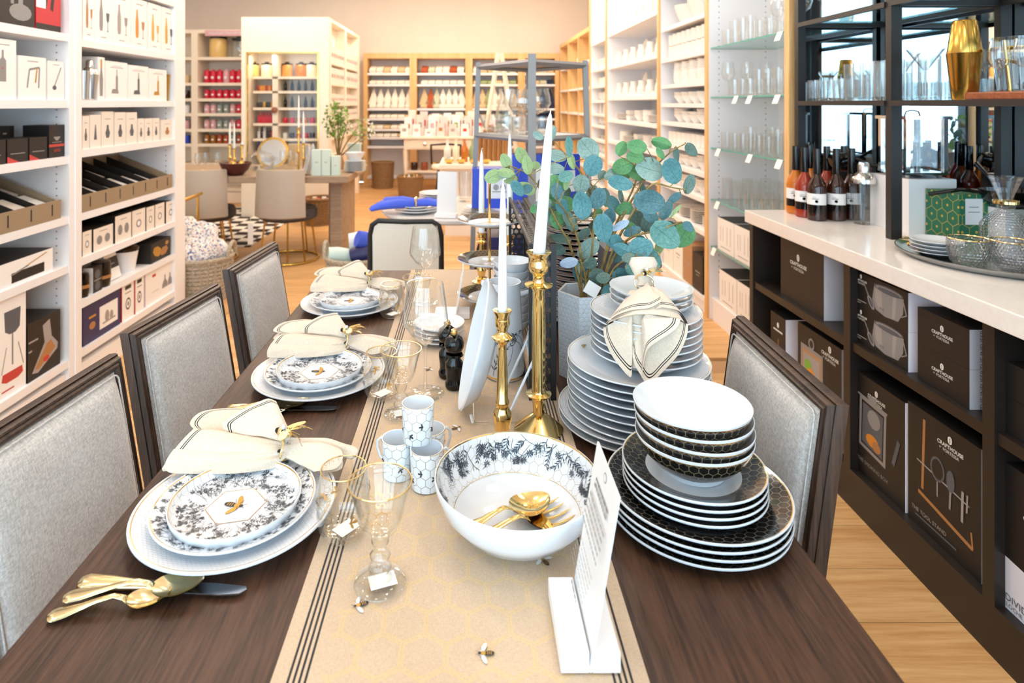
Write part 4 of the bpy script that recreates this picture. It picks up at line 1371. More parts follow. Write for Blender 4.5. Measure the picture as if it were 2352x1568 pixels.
basket('lower brown basket with glinting bottles before the cream desk', (-.86, 9.2, 0), .16, .19, .3, 'wicker', 0)
for k in range(7):
    one('sauce_bottle', 'bottle', ['pale_gold', 'glass_thick', 'silver'][k % 3], (-.86 + .1 * math.cos(k * .9), 9.2 + .1 * math.sin(k * .9), .19), 'glinting bottle in the lower brown basket', 'bottle', 'bottles in the brown basket', .7)
# oak display table with boards and a chair behind the steel tower
ot = thing('display_table', 'pale display table behind the steel tower holding wooden boards', 'table', (0, 0, 0))
MB().box(-.3, .62, 6.4, 7.3, .70, .75).build('table_top', 'cream_paint', ot, 0, None, .006)
MB().box(-.24, .56, 6.46, 7.24, 0, .70).build('table_base', 'cream_carton', ot, 0)
for k in range(6):
    o = MB().box(-.05, .05, -.01, .01, 0, .3 + .05 * (k % 3)).build('cutting_board', 'board_wood', None, 0, (.13 + k * .055, 6.75 + .02 * k, .75), .01)
    o.rotation_euler = (R(-8), R(14), R(50))
    tag(o, 'brown wooden board leaning in a row behind the steel tower', 'cutting board', 'wooden boards behind the tower')
for k in range(4):
    one('oil_bottle', 'bottle', ['linen_white', 'ivory_jar', 'sauce_orange', 'linen_green'][k], (-.22 + k * .09, 6.6 + .05 * k, .75), 'slim oil bottle left of the wooden boards', 'bottle', 'oil bottles by the boards', 1.1)
for k in range(4):
    one('gold_bowl', 'bowl', 'brass', (-.2 + k * .13, 6.5, .75), 'small shiny dish at the front of the pale display table', 'dish', 'shiny dishes on the display table', .7)
ld = thing('ladder_rack', 'white slanted ladder rack behind the steel tower', 'rack', (.42, 8.2, 0))
for s in (-1, 1):
    MB().tube([(s * .02, 0, 2.05), (s * .34, 0, .0)], .03, 4).build('rail', 'cream_paint', ld, 0)
for z in (.5, .9, 1.3, 1.62):
    x = .02 + .32 * (2.05 - z) / 2.05
    MB().box(-x, x, -.02, .02, z, z + .03).build('rung', 'cream_paint', ld, 0)
sc_ = thing('stool', 'dark bentwood stool with a cream seat by the cream desk', 'chair', (-.3, 8.4, 0))
MB().lathe([(0, .5), (.19, .5), (.2, .52), (.19, .55), (0, .56)], 24).build('seat', 'linen_white', sc_)
MB().tube([(-.2, .1, .56), (-.2, -.04, .82), (0, -.12, .84), (.2, -.04, .82), (.2, .1, .56)], .016, 7).build('backrest', 'black_metal', sc_)
for a in (45, 135, 225, 315):
    MB().tube([(.14 * math.cos(R(a)), .14 * math.sin(R(a)), .5), (.2 * math.cos(R(a)), .2 * math.sin(R(a)), 0)], .014, 7).build('leg', 'black_metal', sc_)

# steel tower
tw = thing('etagere', 'tapered grey steel display tower behind the eucalyptus', 'display tower', (0, 0, 0))
KT = .8125
cor = [(Vector((.331, 3.2)) * KT, Vector((.325, 3.16)) * KT), (Vector((.062, 3.66)) * KT, Vector((.0, 3.66)) * KT), (Vector((.386, 3.96)) * KT, Vector((.39, 4.05)) * KT), (Vector((.662, 3.5)) * KT, Vector((.72, 3.5)) * KT)]
TH = 1.578
cpt = lambda k, z: cor[k][1] + (cor[k][0] - cor[k][1]) * (z / TH)
for k in range(4):
    a, b = cpt(k, 0), cpt(k, TH)
    tk = .016 if k == 0 else .0115
    MB().loft([[(p.x - tk, p.y - .010, z), (p.x + tk, p.y - .010, z), (p.x + tk, p.y + .010, z), (p.x - tk, p.y + .010, z)] for p, z in ((a, 0), (b, TH + (.012 if k == 0 else 0)))]).build('post', 'grey_metal', tw, 0)
for z, solid in ((TH - .01, 0), (1.24, 1), (.895, 1), (.5, 1)):
    q = [cpt(k, z) for k in range(4)]
    mb = MB()
    for k in range(4):
        a, b = q[k], q[(k + 1) % 4]
        mb.tube([(a.x, a.y, z - .012), (b.x, b.y, z - .012)], .013, 4)
    mb.build('shelf_rail', 'grey_metal', tw, 0)
    MB().prism([(p.x, p.y) for p in q], z - .008, z - .002).build('shelf', 'paper' if solid else 'grey_metal', tw, 0)
TS = lambda x, y, z: (x * KT, y * KT, z - .0015)
one('hurricane_vase', 'jug', 'glass_thick', TS(.25, 3.72, 1.24), 'tall clear vase on the upper tower shelf', 'vase', None, 1.3)
one('footed_bowl', 'wine', 'glass_thick', TS(.40, 3.66, 1.24), 'huge clear goblet with a ribbed bowl on the tower', 'glass', None, (1.85, 1.85, 1.0))
one('footed_bowl', 'wine', 'glass_thick', TS(.31, 3.48, 1.24), 'huge clear goblet behind the front tower post', 'glass', None, (1.7, 1.7, .95))
one('glass_bowl', 'mixing_bowl', 'glass_thick', TS(.16, 3.66, 1.24), 'low clear bowl at the left of the upper tower shelf', 'bowl', None, .6)
for k in range(4):
    one('tumbler_glass', 'tumbler', 'glass_thick', TS(.22 + k * .07, 3.5 + (k % 2) * .1, 1.24), 'clear tumbler on the upper tower shelf', 'glass', 'tumblers on the tower', .8)
carton('royal blue box with a white label on the left of the tower shelf', .22, .183, .13, TS(.16, 3.62, .895), 0, 'blue_carton', shapes=[('paper', rect(.3, .25, .85, .75)), ('ink_pale', line(.42, .42, .72, .42, .03)), ('ink_pale', ell(.5, .53, .06, .08)), ('ink_pale', ell(.65, .53, .06, .08))])
carton('taller royal blue box behind the candle on the tower shelf', .19, .26, .1, TS(.36, 3.44, .895), 0, 'blue_carton', shapes=[('paper', rect(.42, .2, .95, .8)), ('ink_soft', ell(.68, .5, .1, .1))])
carton('royal blue box at the right of the tower shelf', .15, .25, .1, TS(.54, 3.6, .895), 30, 'blue_carton', shapes=[('paper', rect(.3, .3, .8, .7))])
carton('slate blue box on the lowest tower shelf', .24, .27, .2, TS(.26, 3.6, .5), 0, 'navy_carton')

# round marble table with blue napkins
rt = thing('round_table', 'round marble topped table behind the cane chair', 'table', (-.07, 3.76, 0))
MB().lathe([(0, .725), (.44, .725), (.45, .735), (.45, .75), (0, .752)], 56).build('table_top', 'marble', rt)
for k in range(4):
    a = R(45 + 90 * k)
    MB().tube([(.34 * math.cos(a), .34 * math.sin(a), .724), (.2 * math.cos(a), .2 * math.sin(a), .45), (.16 * math.cos(a), .16 * math.sin(a), .25), (.3 * math.cos(a), .3 * math.sin(a), 0)], [.03, .022, .02, .024], 8).build('leg', 'dark_walnut', rt)
for c, (x, y, nm) in enumerate([(-.3, 3.58, 'left plates under the blue napkin'), (.08, 3.52, 'plates right of the white sign')]):
    for k in range(3):
        o = link('plate', pmb, None, (x, y, .7525 + k * .012))
        o.scale = (1.12 - .15 * k,) * 2 + (1,)
        tag(o, 'white plate in the pile of %s' % nm, 'plate', nm)


def fold_napkin(name, label, loc, mat, rz, s=1.0):
    mb = MB()
    def lobe(pts):
        rings = []
        for (x, y, z, hw, hh) in pts:
            rings.append([(x + .006 * math.sin(a * 2), y + hw * math.cos(a), z + hh * math.sin(a) + .004 * math.sin(3 * a)) for a in [2 * math.pi * k / 14 for k in range(14)]])
        mb.loft(rings)
    lobe([(0, 0, .02, .018, .016), (-.07, -.01, .022, .04, .022), (-.16, -.02, .016, .06, .016), (-.2, -.03, .004, .05, .004)])
    lobe([(0, 0, .024, .018, .014), (-.06, .03, .03, .03, .016), (-.14, .06, .022, .04, .016)])
    lobe([(0, 0, .02, .018, .016), (.05, .0, .024, .04, .018), (.11, .0, .014, .05, .012)])
    o = mb.build(name, mat, None, 60, loc)
    o.rotation_euler = (0, 0, R(rz))
    o.scale = (s,) * 3
    return o


tag(fold_napkin('blue_napkin', 'x', (-.3, 3.57, .782), 'royal_cloth', 8, 1.3), 'royal blue napkin in a ring on the round table', 'napkin')
tag(MB().tube([(0, .026 * math.cos(a), .026 * math.sin(a)) for a in [2 * math.pi * k / 20 for k in range(20)]], .008, 6, 0, True).build('napkin_ring', 'pale_gold', None, 40, (-.3, 3.57, .81)), 'pale ring around the royal blue napkin', 'napkin ring')
sg = thing('sign_holder', 'white upright sign card on the round marble table', 'sign', (-.12, 3.42, .7525), -12)
MB().box(-.06, .06, -.03, .03, 0, .02).build('block', 'white_paint', sg, 0)
o = MB().box(-.055, .055, -.002, .002, .02, .25).build('card', 'paper', sg, 0)
o.rotation_euler = (R(-6), 0, 0)
for k, (x, y) in enumerate([(.1, 3.85), (.2, 3.8), (-.02, 3.98), (.14, 4.0)]):
    one('cylinder_vase', 'highball', 'glass_thick', (x, y, .7525), 'clear cylinder glass at the back of the round table', 'glass', 'cylinder glasses on the round table', 1.3)
for k in range(5):
    o = link('plate', pmb, None, (-.2, 3.92, .7525 + k * .012))
    tag(o, 'pale plate in the stack at the back of the round table', 'plate', 'plates stacked on the round table')

# cane chair
cc = thing('cane_chair', 'black framed cane back chair between the two tables', 'chair', (-.283, 2.86, 0), -4)
fw, zt, zb_ = .165, .845, .46
fr_pts = [(-fw, 0, 0)] + [(-fw, -.02, .3), (-fw, -.03, .55), (-fw + .002, -.035, .78), (-fw + .012, -.04, zt - .02), (-fw + .04, -.042, zt), (0, -.05, zt - .002), (fw - .04, -.042, zt), (fw - .012, -.04, zt - .02), (fw - .002, -.035, .78), (fw, -.03, .55), (fw, -.02, .3), (fw, 0, 0)]
MB().tube(fr_pts, .0125, 10).build('back_frame', 'black_metal', cc)
MB().tube([(-fw, -.03, .56), (fw, -.03, .56)], .011, 8).build('lower_rail', 'black_metal', cc)
MB().grid(lambda u, v: (-(fw - .012) + 2 * (fw - .012) * u, -.032 - .014 * math.sin(math.pi * u) * v - .01 * v, .56 + (zt - .565) * v - .02 * v * (abs(2 * u - 1) ** 8)), 12, 10).build('cane_panel', 'cane_weave', cc)
MB().box(-fw, fw, 0, .36, .43, .46).build('seat', 'cane_weave', cc, 0, None, .008)
for x in (-fw, fw):
    MB().tube([(x, .35, .44), (x, .37, 0)], .0125, 8).build('leg', 'black_metal', cc)
# basket of blue towels
bb = (-.78, 4.25)
basket('grey wicker basket of rolled blue and white towels on the floor', (bb[0], bb[1], 0), .15, .19, .33, 'grey_wicker', 2, 0)
for k, (x, y, z, m, l) in enumerate([(.08, -.06, .36, 'navy_carton', 'navy'), (.04, .07, .42, 'paper', 'white'), (-.09, -.02, .33, 'mint_carton', 'pale blue'), (.1, -.02, .43, 'royal_cloth', 'royal blue')]):
    o = MB().tube([(-.09, 0, 0), (-.03, 0, .005), (.03, 0, .005), (.09, 0, 0)], [.05, .055, .055, .05], 14, flat=1.1).build('rolled_towel', m, None, 40, (bb[0] + x, bb[1] + y, z))
    o.rotation_euler = (0, R(12 * (k - 1)), R(10 * k))
    tag(o, '%s towel rolled in the grey floor basket' % l, 'towel')


# ------------------------------------------------------------------ the dark dining table in front
TT_ = .76
tb = thing('dining_table', 'dark brown wood dining table laid with bee patterned china', 'table', (-.027, 1.38, 0))
MB().box(-.4965, .4965, -.94, .925, -.04, 0).build('table_top', 'dark_walnut', tb, 0, (0, 0, TT_), .004)
MB().box(-.43, .43, -.9, .9, -.1, 0).build('apron', 'dark_walnut', tb, 0, (0, 0, TT_ - .04))
for x in (-.3, .3):
    for y_ in (-.855, .86):
        MB().loft([[(x - s, y_ - s, z), (x + s, y_ - s, z), (x + s, y_ + s, z), (x - s, y_ + s, z)] for z, s in ((0, .028), (.62, .045))]).build('leg', 'dark_walnut', tb, 0)


# side chairs: carved frame with an upholstered panel
def side_chair(label, loc, rz, wd=.365, tilt=10.0, H=.9):
    t = thing('side_chair', label, 'chair', loc, rz, 'carved dining chairs')
    X = Matrix.Translation((0, 0, .45)) @ Matrix.Rotation(R(-tilt), 4, 'Y')
    hh = (H - .45) / math.cos(R(tilt)) - .0
    lo = -.02
    seq = [(0, -.019), (0, -.006), (.002, -.001), (.0045, -.003), (.006, .004), (.008, .009), (.011, .010), (.0125, .006), (.0145, .007), (.017, .0105), (.021, .011), (.024, .008), (.026, .003), (.027, -.004)]

    def bar(name, m, side):
        rings = []
        for ins, xo in seq:
            y0, y1, z0_, z1_ = -wd / 2 + ins, wd / 2 - ins, lo + ins, hh - ins
            c = {'t': [(xo, y0, z1_), (xo, y1, z1_)], 'b': [(xo, y1, z0_), (xo, y0, z0_)], 'l': [(xo, y0, z0_), (xo, y0, z1_)], 'r': [(xo, y1, z1_), (xo, y1, z0_)]}[side]
            rings.append(c)
        ins = .027
        y0, y1, z0_, z1_ = -wd / 2 + ins, wd / 2 - ins, lo + ins, hh - ins
        rings.append({'t': [(-.019, y0, z1_), (-.019, y1, z1_)], 'b': [(-.019, y1, z0_), (-.019, y0, z0_)], 'l': [(-.019, y0, z0_), (-.019, y0, z1_)], 'r': [(-.019, y1, z1_), (-.019, y1, z0_)]}[side])
        rings.append(rings[0])
        MB().loft(rings, 0, False, False, X).build(name, m, t, 30)
    bar('top_rail', 'chair_wood_rail', 't')
    bar('bottom_rail', 'chair_wood_rail', 'b')
    bar('stile', 'chair_wood', 'l')
    bar('stile', 'chair_wood', 'r')
    iy, z0_, z1_ = wd / 2 - .026, lo + .026, hh - .026
    pf = lambda u, v: (.004 + .024 * (1 - abs(2 * u - 1) ** 6) ** .5 * (1 - abs(2 * v - 1) ** 6) ** .5, -iy + 2 * iy * u, z0_ + (z1_ - z0_) * v)
    MB().grid(pf, 28, 28, X=X).build('back_panel', 'chair_linen', t, 60)
    e, cr = .0035, .012
    ring = []
    for cx, cz, a0 in ((iy - e - cr, z1_ - e - cr, 0), (-iy + e + cr, z1_ - e - cr, 90), (-iy + e + cr, z0_ + e + cr, 180), (iy - e - cr, z0_ + e + cr, 270)):
        ring += [(pf(.012, .5)[0] + .001, cx + cr * math.cos(R(a0 + 15 * q)), cz + cr * math.sin(R(a0 + 15 * q))) for q in range(7)]
    MB().tube(ring, .0016, 6, 0, True, X=X).build('piping', 'chair_linen', t)
    MB().box(-.024, -.016, -iy, iy, z0_, z1_, X=X).build('back_cover', 'chair_linen', t, 0)
    MB().box(-.02, .36, -wd / 2, wd / 2, .40, .425).build('seat_rail', 'chair_wood_rail', t, 0)
    MB().grid(lambda u, v: (-.01 + .36 * u, -wd / 2 + .01 + (wd - .02) * v, .425 + .04 * (1 - abs(2 * u - 1) ** 6) ** .5 * (1 - abs(2 * v - 1) ** 6) ** .5), 14, 14).build('seat_cushion', 'chair_linen', t, 60)
    for y_ in (-wd / 2 + .025, wd / 2 - .025):
        MB().loft([[(x - s, y_ - s, z), (x + s, y_ - s, z), (x + s, y_ + s, z), (x - s, y_ + s, z)] for z, s, x in ((0, .014, .33), (.4, .022, .33))]).build('leg', 'chair_wood', t, 0)
        MB().loft([[(x - s, y_ - s, z), (x + s, y_ - s, z), (x + s, y_ + s, z), (x - s, y_ + s, z)] for z, s, x in ((0, .014, -.05), (.43, .022, .0))]).build('leg', 'chair_wood', t, 0)
    return t


side_chair('carved dark chair with grey linen nearest the camera on the left', (-.61, 1.005, 0), -4.6)
side_chair('carved dark chair with grey linen between the nearest and farthest left chairs', (-.612, 1.467, 0), -7)
side_chair('carved dark chair farthest along the left side near the shelves', (-.605, 1.972, 0), -4)
side_chair('carved dark chair alone on the right beside the black counter', (.512, 1.15, 0), 177.5, .4, 7.5, .92)

# ---- runner
rr_ = random.Random(9)


def rz_(x, y):
    return .0012 + .0022 * max(0, noise.noise((x * 9, y * 5, 3.3))) + .003 * math.exp(-((x + .02 - .3 * (y - .9)) / .02) ** 2) * (1 if .7 < y < 1.02 else 0) * .5


def rz(x, y):
    return TT_ + rz_(x, y)


RN_ = thing('table_runner', 'sand linen runner with black stripes and printed bees down the dark table', 'table runner', (0, 0, 0))
rm = MB()
nx, ny = 26, 120
rm.grid(lambda u, v: (-.2115 + .406 * u, .46 + 1.845 * v, rz(-.2115 + .406 * u, .46 + 1.845 * v)), nx, ny)
rm.grid(lambda u, v: (-.2115 + .406 * u, 2.305 + .004 + .002 * math.sin(v * 3), TT_ + .0012 - .16 * v), nx, 6)
rm.build('runner_cloth', 'runner_linen', RN_, 60)


def bee_shapes(k, gold=True):
    """a printed bee as flat polygons in metres, length k, head to +x"""
    b = 'ink'
    w_ = 'ink_gold' if gold else 'paper'
    out = [(w_, ell(.02 * k, .32 * k, .34 * k, .12 * k, 12, R(115))), (w_, ell(.02 * k, -.32 * k, .34 * k, .12 * k, 12, R(-115))),
           (b, ell(-.28 * k, 0, .28 * k, .15 * k)), ('ink_gold', ell(.06 * k, 0, .14 * k, .13 * k)), (b, ell(.24 * k, 0, .09 * k, .09 * k, 10))]
    for q in (-.38, -.28, -.18):
        out.append(('ink_gold', rect(q * k - .018 * k, -.1 * k, q * k + .018 * k, .1 * k)))
    for s in (-1, 1):
        out.append((b, line(.28 * k, .03 * k * s, .45 * k, .14 * k * s, .02 * k)))
        out.append((b, line(-.05 * k, .1 * k * s, -.22 * k, .34 * k * s, .02 * k)))
        out.append((b, line(.12 * k, .1 * k * s, .2 * k, .34 * k * s, .02 * k)))
    return out


def bee_print(parent, pos, k, ang, gold=True, zf=None, name='bee_print'):
    mb = MB()
    mats = []
    ca, sa = math.cos(R(ang)), math.sin(R(ang))
    for i, (m, p) in enumerate(bee_shapes(k, gold)):
        if m not in mats:
            mats.append(m)
        q = []
        for a, b in p:
            x, y = pos[0] + a * ca - b * sa, pos[1] + a * sa + b * ca
            q.append((x, y, (zf(x, y) if zf else pos[2]) + .0004 + .00006 * i))
        mb.add(q, [tuple(range(len(q)))], mats.index(m))
    return mb.build(name, mats, parent, 0)


for px, py, a in ((825, 1395, 200), (1112, 1505, 180), (1248, 1290, 120), (985, 850, 60), (1050, 985, 30)):
    p = on_z(px, py, TT_)
    bee_print(RN_, (p.x, p.y, 0), .021, a, False, lambda x, y: rz(x, y) + .0012)


# ---- printed flowers in the manner of an engraving: flat slivers in a strip (u along, v across), mapped on to the ware
def engraving(seed, n, ulen, vlen, scale, keep=None, closed=True):
    r = random.Random(seed)
    out = []

    def leaf(x, y, a, L, w_):
        c, s = math.cos(a), math.sin(a)
        out.append([(x, y), (x + L * .45 * c - w_ * s, y + L * .45 * s + w_ * c), (x + L * c, y + L * s), (x + L * .45 * c + w_ * s, y + L * .45 * s - w_ * c)])

    def stem(x, y, a, L, bend, kind, d=0):
        k = 6
        w_ = .00045 * scale
        for i in range(k):
            x2, y2 = x + L / k * math.cos(a), y + L / k * math.sin(a)
            out.append(line(x, y, x2, y2, w_))
            if kind == 0:
                for s in (-1, 1):
                    leaf(x2, y2, a + s * r.uniform(.5, .9), scale * .0066 * (1 - .08 * i), scale * .00062)
            elif kind == 1 and d == 0 and i in (2, 3, 4):
                stem(x2, y2, a + r.choice((-1, 1)) * r.uniform(.5, .8), L * .42, bend, 2, 1)
            a += bend / k + r.uniform(-.12, .12)
            x, y = x2, y2
        if kind == 2:
            for q in range(9):
                t = 6.28 * q / 9
                leaf(x, y, t, scale * .0046, scale * .00042)
            for q in range(7):
                t = 6.28 * (q + .5) / 7
                leaf(x + scale * .0012 * math.cos(t), y + scale * .0012 * math.sin(t), t, scale * .0024, scale * .0003)
        elif kind == 1:
            for q in range(5):
                leaf(x, y, a - .8 + .4 * q, scale * .006, scale * .0006)
        elif kind == 3:
            for rr in (.0016, .0034, .005):
                m = int(5 + rr * 2000)
                for q in range(m):
                    t = 6.28 * q / m
                    leaf(x + scale * rr * math.cos(t), y + scale * rr * math.sin(t), t, scale * .0014, scale * .00035)
    for i in range(n):
        u = ulen * (i + r.uniform(-.3, .3)) / n
        v = r.uniform(.0, .35) * vlen
        a = math.pi / 2 + r.uniform(-1.0, 1.0)
        stem(u, v, a, vlen * r.uniform(.5, .95), r.uniform(-1.3, 1.3), r.choice((0, 0, 0, 1, 1, 2, 3)))
    return [p for p in out if all(-.02 * vlen < q[1] < vlen for q in p)]


def print_mesh(name, polys, fn, mat='ink_print'):
    mb = MB()
    for p in polys:
        q = [fn(*a) for a in p]
        mb.add(q, [tuple(range(len(q)))], 0)
    me = mb.mesh(name, mat, 0)
    return me


def prof_z(prof):
    """height of the upper face of a plate at radius r"""
    pts = sorted(prof)
    def f(r):
        for (a, za), (b, zb) in zip(pts, pts[1:]):
            if a <= r <= b:
                return za + (zb - za) * (r - a) / max(1e-9, b - a)
        return pts[-1][1] if r > pts[-1][0] else pts[0][1]
    return f


def plate_mesh(name, Rr, under, top, mats, ms_top, foot=.55, th=.004, n=72):
    """under/top: lists of (r fraction, z); rim ring between them"""
    pf = [(r * Rr, z) for r, z in under] + [(r * Rr, z) for r, z in top]
    return MB().lathe(pf, n, ms_top, ur=Rr).mesh(name, mats, 40)


# charger: embossed comb rim, gold line
cu = [(0, .003), (.6, .003), (.62, 0), (.68, 0), (.72, .006), (.98, .0185), (1.0, .0205)]
ct = [(1.0, .0222), (.994, .0232), (.972, .0226), (.962, .0222), (.74, .0125), (.68, .0085), (0, .008)]
CHG = plate_mesh('charger', .146, cu, ct, ['porcelain', 'comb_emboss', 'gold'], [0] * 6 + [0, 0, 0, 2, 1, 0, 0])
for f in CHG.polygons:
    pass
# dinner plate: toile rim with gold edge
du = [(0, .003), (.55, .003), (.57, 0), (.64, 0), (.7, .006), (.98, .0185), (1.0, .021)]
dt = [(1.0, .0222), (.994, .0232), (.978, .0226), (.966, .022), (.7, .0115), (.64, .0085), (0, .008)]
DIN = plate_mesh('dinner_plate', .117, du, dt, ['porcelain', 'comb_white_thin', 'gold'], [0] * 6 + [0, 0, 0, 2, 1, 1, 1])
# salad plate: coupe with straight wall
su = [(0, .002), (.7, .002), (.72, 0), (.8, 0), (.93, .004), (.985, .015), (1.0, .021)]
stp = [(.994, .0226), (.98, .0221), (.968, .0205), (.93, .0125), (.86, .0085), (.6, .007), (0, .007)]
SAL = plate_mesh('salad_plate', .094, su, stp, ['porcelain', 'comb_white_thin', 'gold'], [0] * 6 + [0, 0, 2, 1, 1, 1, 1])
fz = prof_z([(r * .117, z) for r, z in dt])
e1 = engraving(4, 95, 2 * math.pi * .1, .042, 1.0)
DINP = print_mesh('flower_print', e1, lambda u, v: ((.071 + v) * math.cos(u / .1), (.071 + v) * math.sin(u / .1), fz(.071 + v) + .0005))
sz_ = prof_z([(r * .094, z) for r, z in stp])
e2 = [p for p in engraving(8, 88, 2 * math.pi * .07, .05, 1.0)]


def hexr(a, rr=.043):
    a = (a % (math.pi / 3)) - math.pi / 6
    return rr * math.cos(math.pi / 6) / math.cos(a)


e2 = [p for p in e2 if all(.036 + v > hexr(u / .07 + .3) + .002 for u, v in p)]
SALP = print_mesh('flower_print', e2, lambda u, v: ((.036 + v) * math.cos(u / .07), (.036 + v) * math.sin(u / .07), sz_(.036 + v) + .0005))
HX = [(.043 * math.cos(R(60 * k + 30) - .3), .043 * math.sin(R(60 * k + 30) - .3)) for k in range(6)]
_m = MB().add([(x, y, .0074) for x, y in HX], [tuple(range(6))], 0)
for k in range(6):
    a, b = HX[k], HX[(k + 1) % 6]
    _m.add([(x, y, .0076) for x, y in line(*a, *b, .0009)], [(0, 1, 2, 3)], 1)
HEXM = _m.mesh('hexagon_panel', ['porcelain', 'gold'], 0)

# napkin: folds of cloth fanning out from a ring
def fan(mb, P0, E, nu=22, nt=26, thick=.004, bulge=.0, w0=.012, loop=True, wr=.0012, ph=0.0, hem=True, floor=None, out=(0, 0, 1)):
    """a fold of cloth from the small bundle at P0 to the hem polyline E; loop closes it into a flattened roll"""
    P0 = Vector(P0)
    E = [Vector(e) for e in E]
    O = Vector(out)

    def hemp(t):
        s_ = t * (len(E) - 1)
        k = min(int(s_), len(E) - 2)
        f = s_ - k
        p0, p1, p2, p3 = E[max(k - 1, 0)], E[k], E[k + 1], E[min(k + 2, len(E) - 1)]
        return .5 * ((2 * p1) + (p2 - p0) * f + (2 * p0 - 5 * p1 + 4 * p2 - p3) * f * f + (3 * p1 - p0 - 3 * p2 + p3) * f ** 3)
    ed = E[-1] - E[0]
    ed = ed.normalized() if ed.length > 1e-6 else Vector((1, 0, 0))

    def pos(u, t, lay):
        a = P0 + ed * w0 * (t - .5) * 2
        b = hemp(t)
        p = a.lerp(b, u)
        p = p + O * (bulge * math.sin(math.pi * min(1, u * .95)) * math.sin(math.pi * t) + wr * math.sin(9 * t + ph + 3 * u) * (1 - .6 * u) + wr * 1.5 * noise.noise((5 * t + ph, 4 * u, ph)))
        if lay:
            p = p - O * thick * (math.sin(math.pi * t) ** .5 if loop else 1)
        if floor is not None:
            p.z = max(p.z, floor)
        return p
    L = sum((hemp((k + .5) / 10) - P0).length for k in range(10)) / 10
    uvf = (lambda u, t: (t * .2, (1 - u) * L)) if hem else (lambda u, t: (t * .2, .3))
    mb.grid(lambda t, u: pos(u, t, 0), nt, nu, 0, lambda t, u: uvf(u, t))
    mb.grid(lambda t, u: pos(u, 1 - t, 1), nt, nu, 0, lambda t, u: uvf(u, 1 - t))
    return mb


def napkin_mesh(seed):
    mb = MB()
    r = random.Random(seed)
    j = lambda s=.005: r.uniform(-s, s)
    q = lambda: r.uniform(0, 6)
    # front roll: an arch with a slanting open end
    fan(mb, (.0, -.004, .022), [(-.150, .016, .006), (-.148 + j(), .012, .032), (-.152, -.004, .042 + j()), (-.162, -.022, .040), (-.174, -.040, .026), (-.180 + j(), -.050, .006)], thick=.030, bulge=.004, w0=.017, ph=q(), floor=.001)
    # its hanging front face down to the plate
    fan(mb, (.004, -.014, .016), [(-.172, -.036, .030), (-.178, -.050, .016), (-.170, -.054, .003), (-.120, -.053, .001), (-.060, -.048, .001), (-.01, -.032, .001)], thick=.003, bulge=.010, w0=.008, ph=q(), floor=.001, out=(0, -.7, .7), hem=False)
    # back roll with a pointed tip
    fan(mb, (.0, .006, .026), [(-.125, .012, .026), (-.165, .022, .030), (-.186 + j(), .038 + j(), .034), (-.165, .056, .046), (-.115, .062, .050), (-.07, .058, .046)], thick=.020, bulge=.008, w0=.010, ph=q(), floor=.001)
    # upright peak
    fan(mb, (.0, .004, .034), [(-.108 + j(), .004, .040), (-.112, .010, .050), (-.098, .020, .058), (-.072, .034, .068 + j()), (-.048, .044, .076 + j()), (-.034, .046, .072)], thick=.010, bulge=.006, w0=.008, ph=q(), floor=.001)
    # two tails
    fan(mb, (.0, -.004, .022), [(.078, .004, .018), (.094, -.008, .020), (.102 + j(), -.022, .012), (.092, -.034, .004), (.06, -.040, .002)], thick=.012, bulge=.012, w0=.014, ph=q(), hem=False, floor=.001)
    fan(mb, (.0, .004, .026), [(.112, -.006, .006), (.118 + j(), .002, .014), (.105, .012, .016), (.07, .020, .012)], thick=.010, bulge=.010, w0=.012, ph=q(), hem=False, floor=.001)
    return mb.mesh('napkin', 'napkin_linen', 75)


def napkin_ring(label, loc, rz, s=1.0):
    t = thing('napkin_ring', label, 'napkin ring', loc, rz)
    MB().tube([(.002 * math.sin(3 * a), .024 * math.cos(a), .02 * math.sin(a)) for a in [2 * math.pi * k / 28 for k in range(28)]], .0021, 8, 0, True).build('ring', 'pale_gold', t)
    b = MB()
    prof = [(0, -.019), (.004, -.017), (.0065, -.01), (.006, -.003), (.0045, 0), (.006, .004), (.006, .009), (.003, .013), (0, .014)]
    X = Matrix.Translation((0, -.006, .026)) @ Matrix.Rotation(R(-20), 4, 'Z') @ Matrix.Rotation(R(90), 4, 'Y')
    bd = MB().lathe(prof, 16, [0, 1, 0, 1, 0, 0, 0, 0], X).build('bee_body', ['gold', 'dark_bottle'], t)
    for s_ in (-1, 1):
        Xw = Matrix.Translation((.003, -.006 + s_ * .003, .031)) @ Matrix.Rotation(R(-20 + s_ * 62), 4, 'Z') @ Matrix.Rotation(R(-s_ * 8), 4, 'X')
        MB().loft([[(x + .0165, y, z) for x, y in ell(0, 0, .0165, .0075, 14)] for z in (0, .0014)], X=Xw).build('wing', 'pale_gold', t)
        mb = MB()
        for k in range(3):
            mb.tube([(.008, -.008 + s_ * .003, .029), (.02 + .006 * k, -.012 + s_ * (.01 + .004 * k), .036 - .003 * k), (.034 + .004 * k, -.016 + s_ * (.014 + .006 * k), .036 - .006 * k)], .0005, 4)
        mb.build('antenna', 'gold', t)
    MB().lathe([(0, -.004), (.0032, -.002), (.0038, .001), (.002, .004), (0, .0045)], 12, 0, Matrix.Translation((-.002, -.006, .034))).build('pearl', 'porcelain', t)
    t.scale = (s,) * 3
    return t


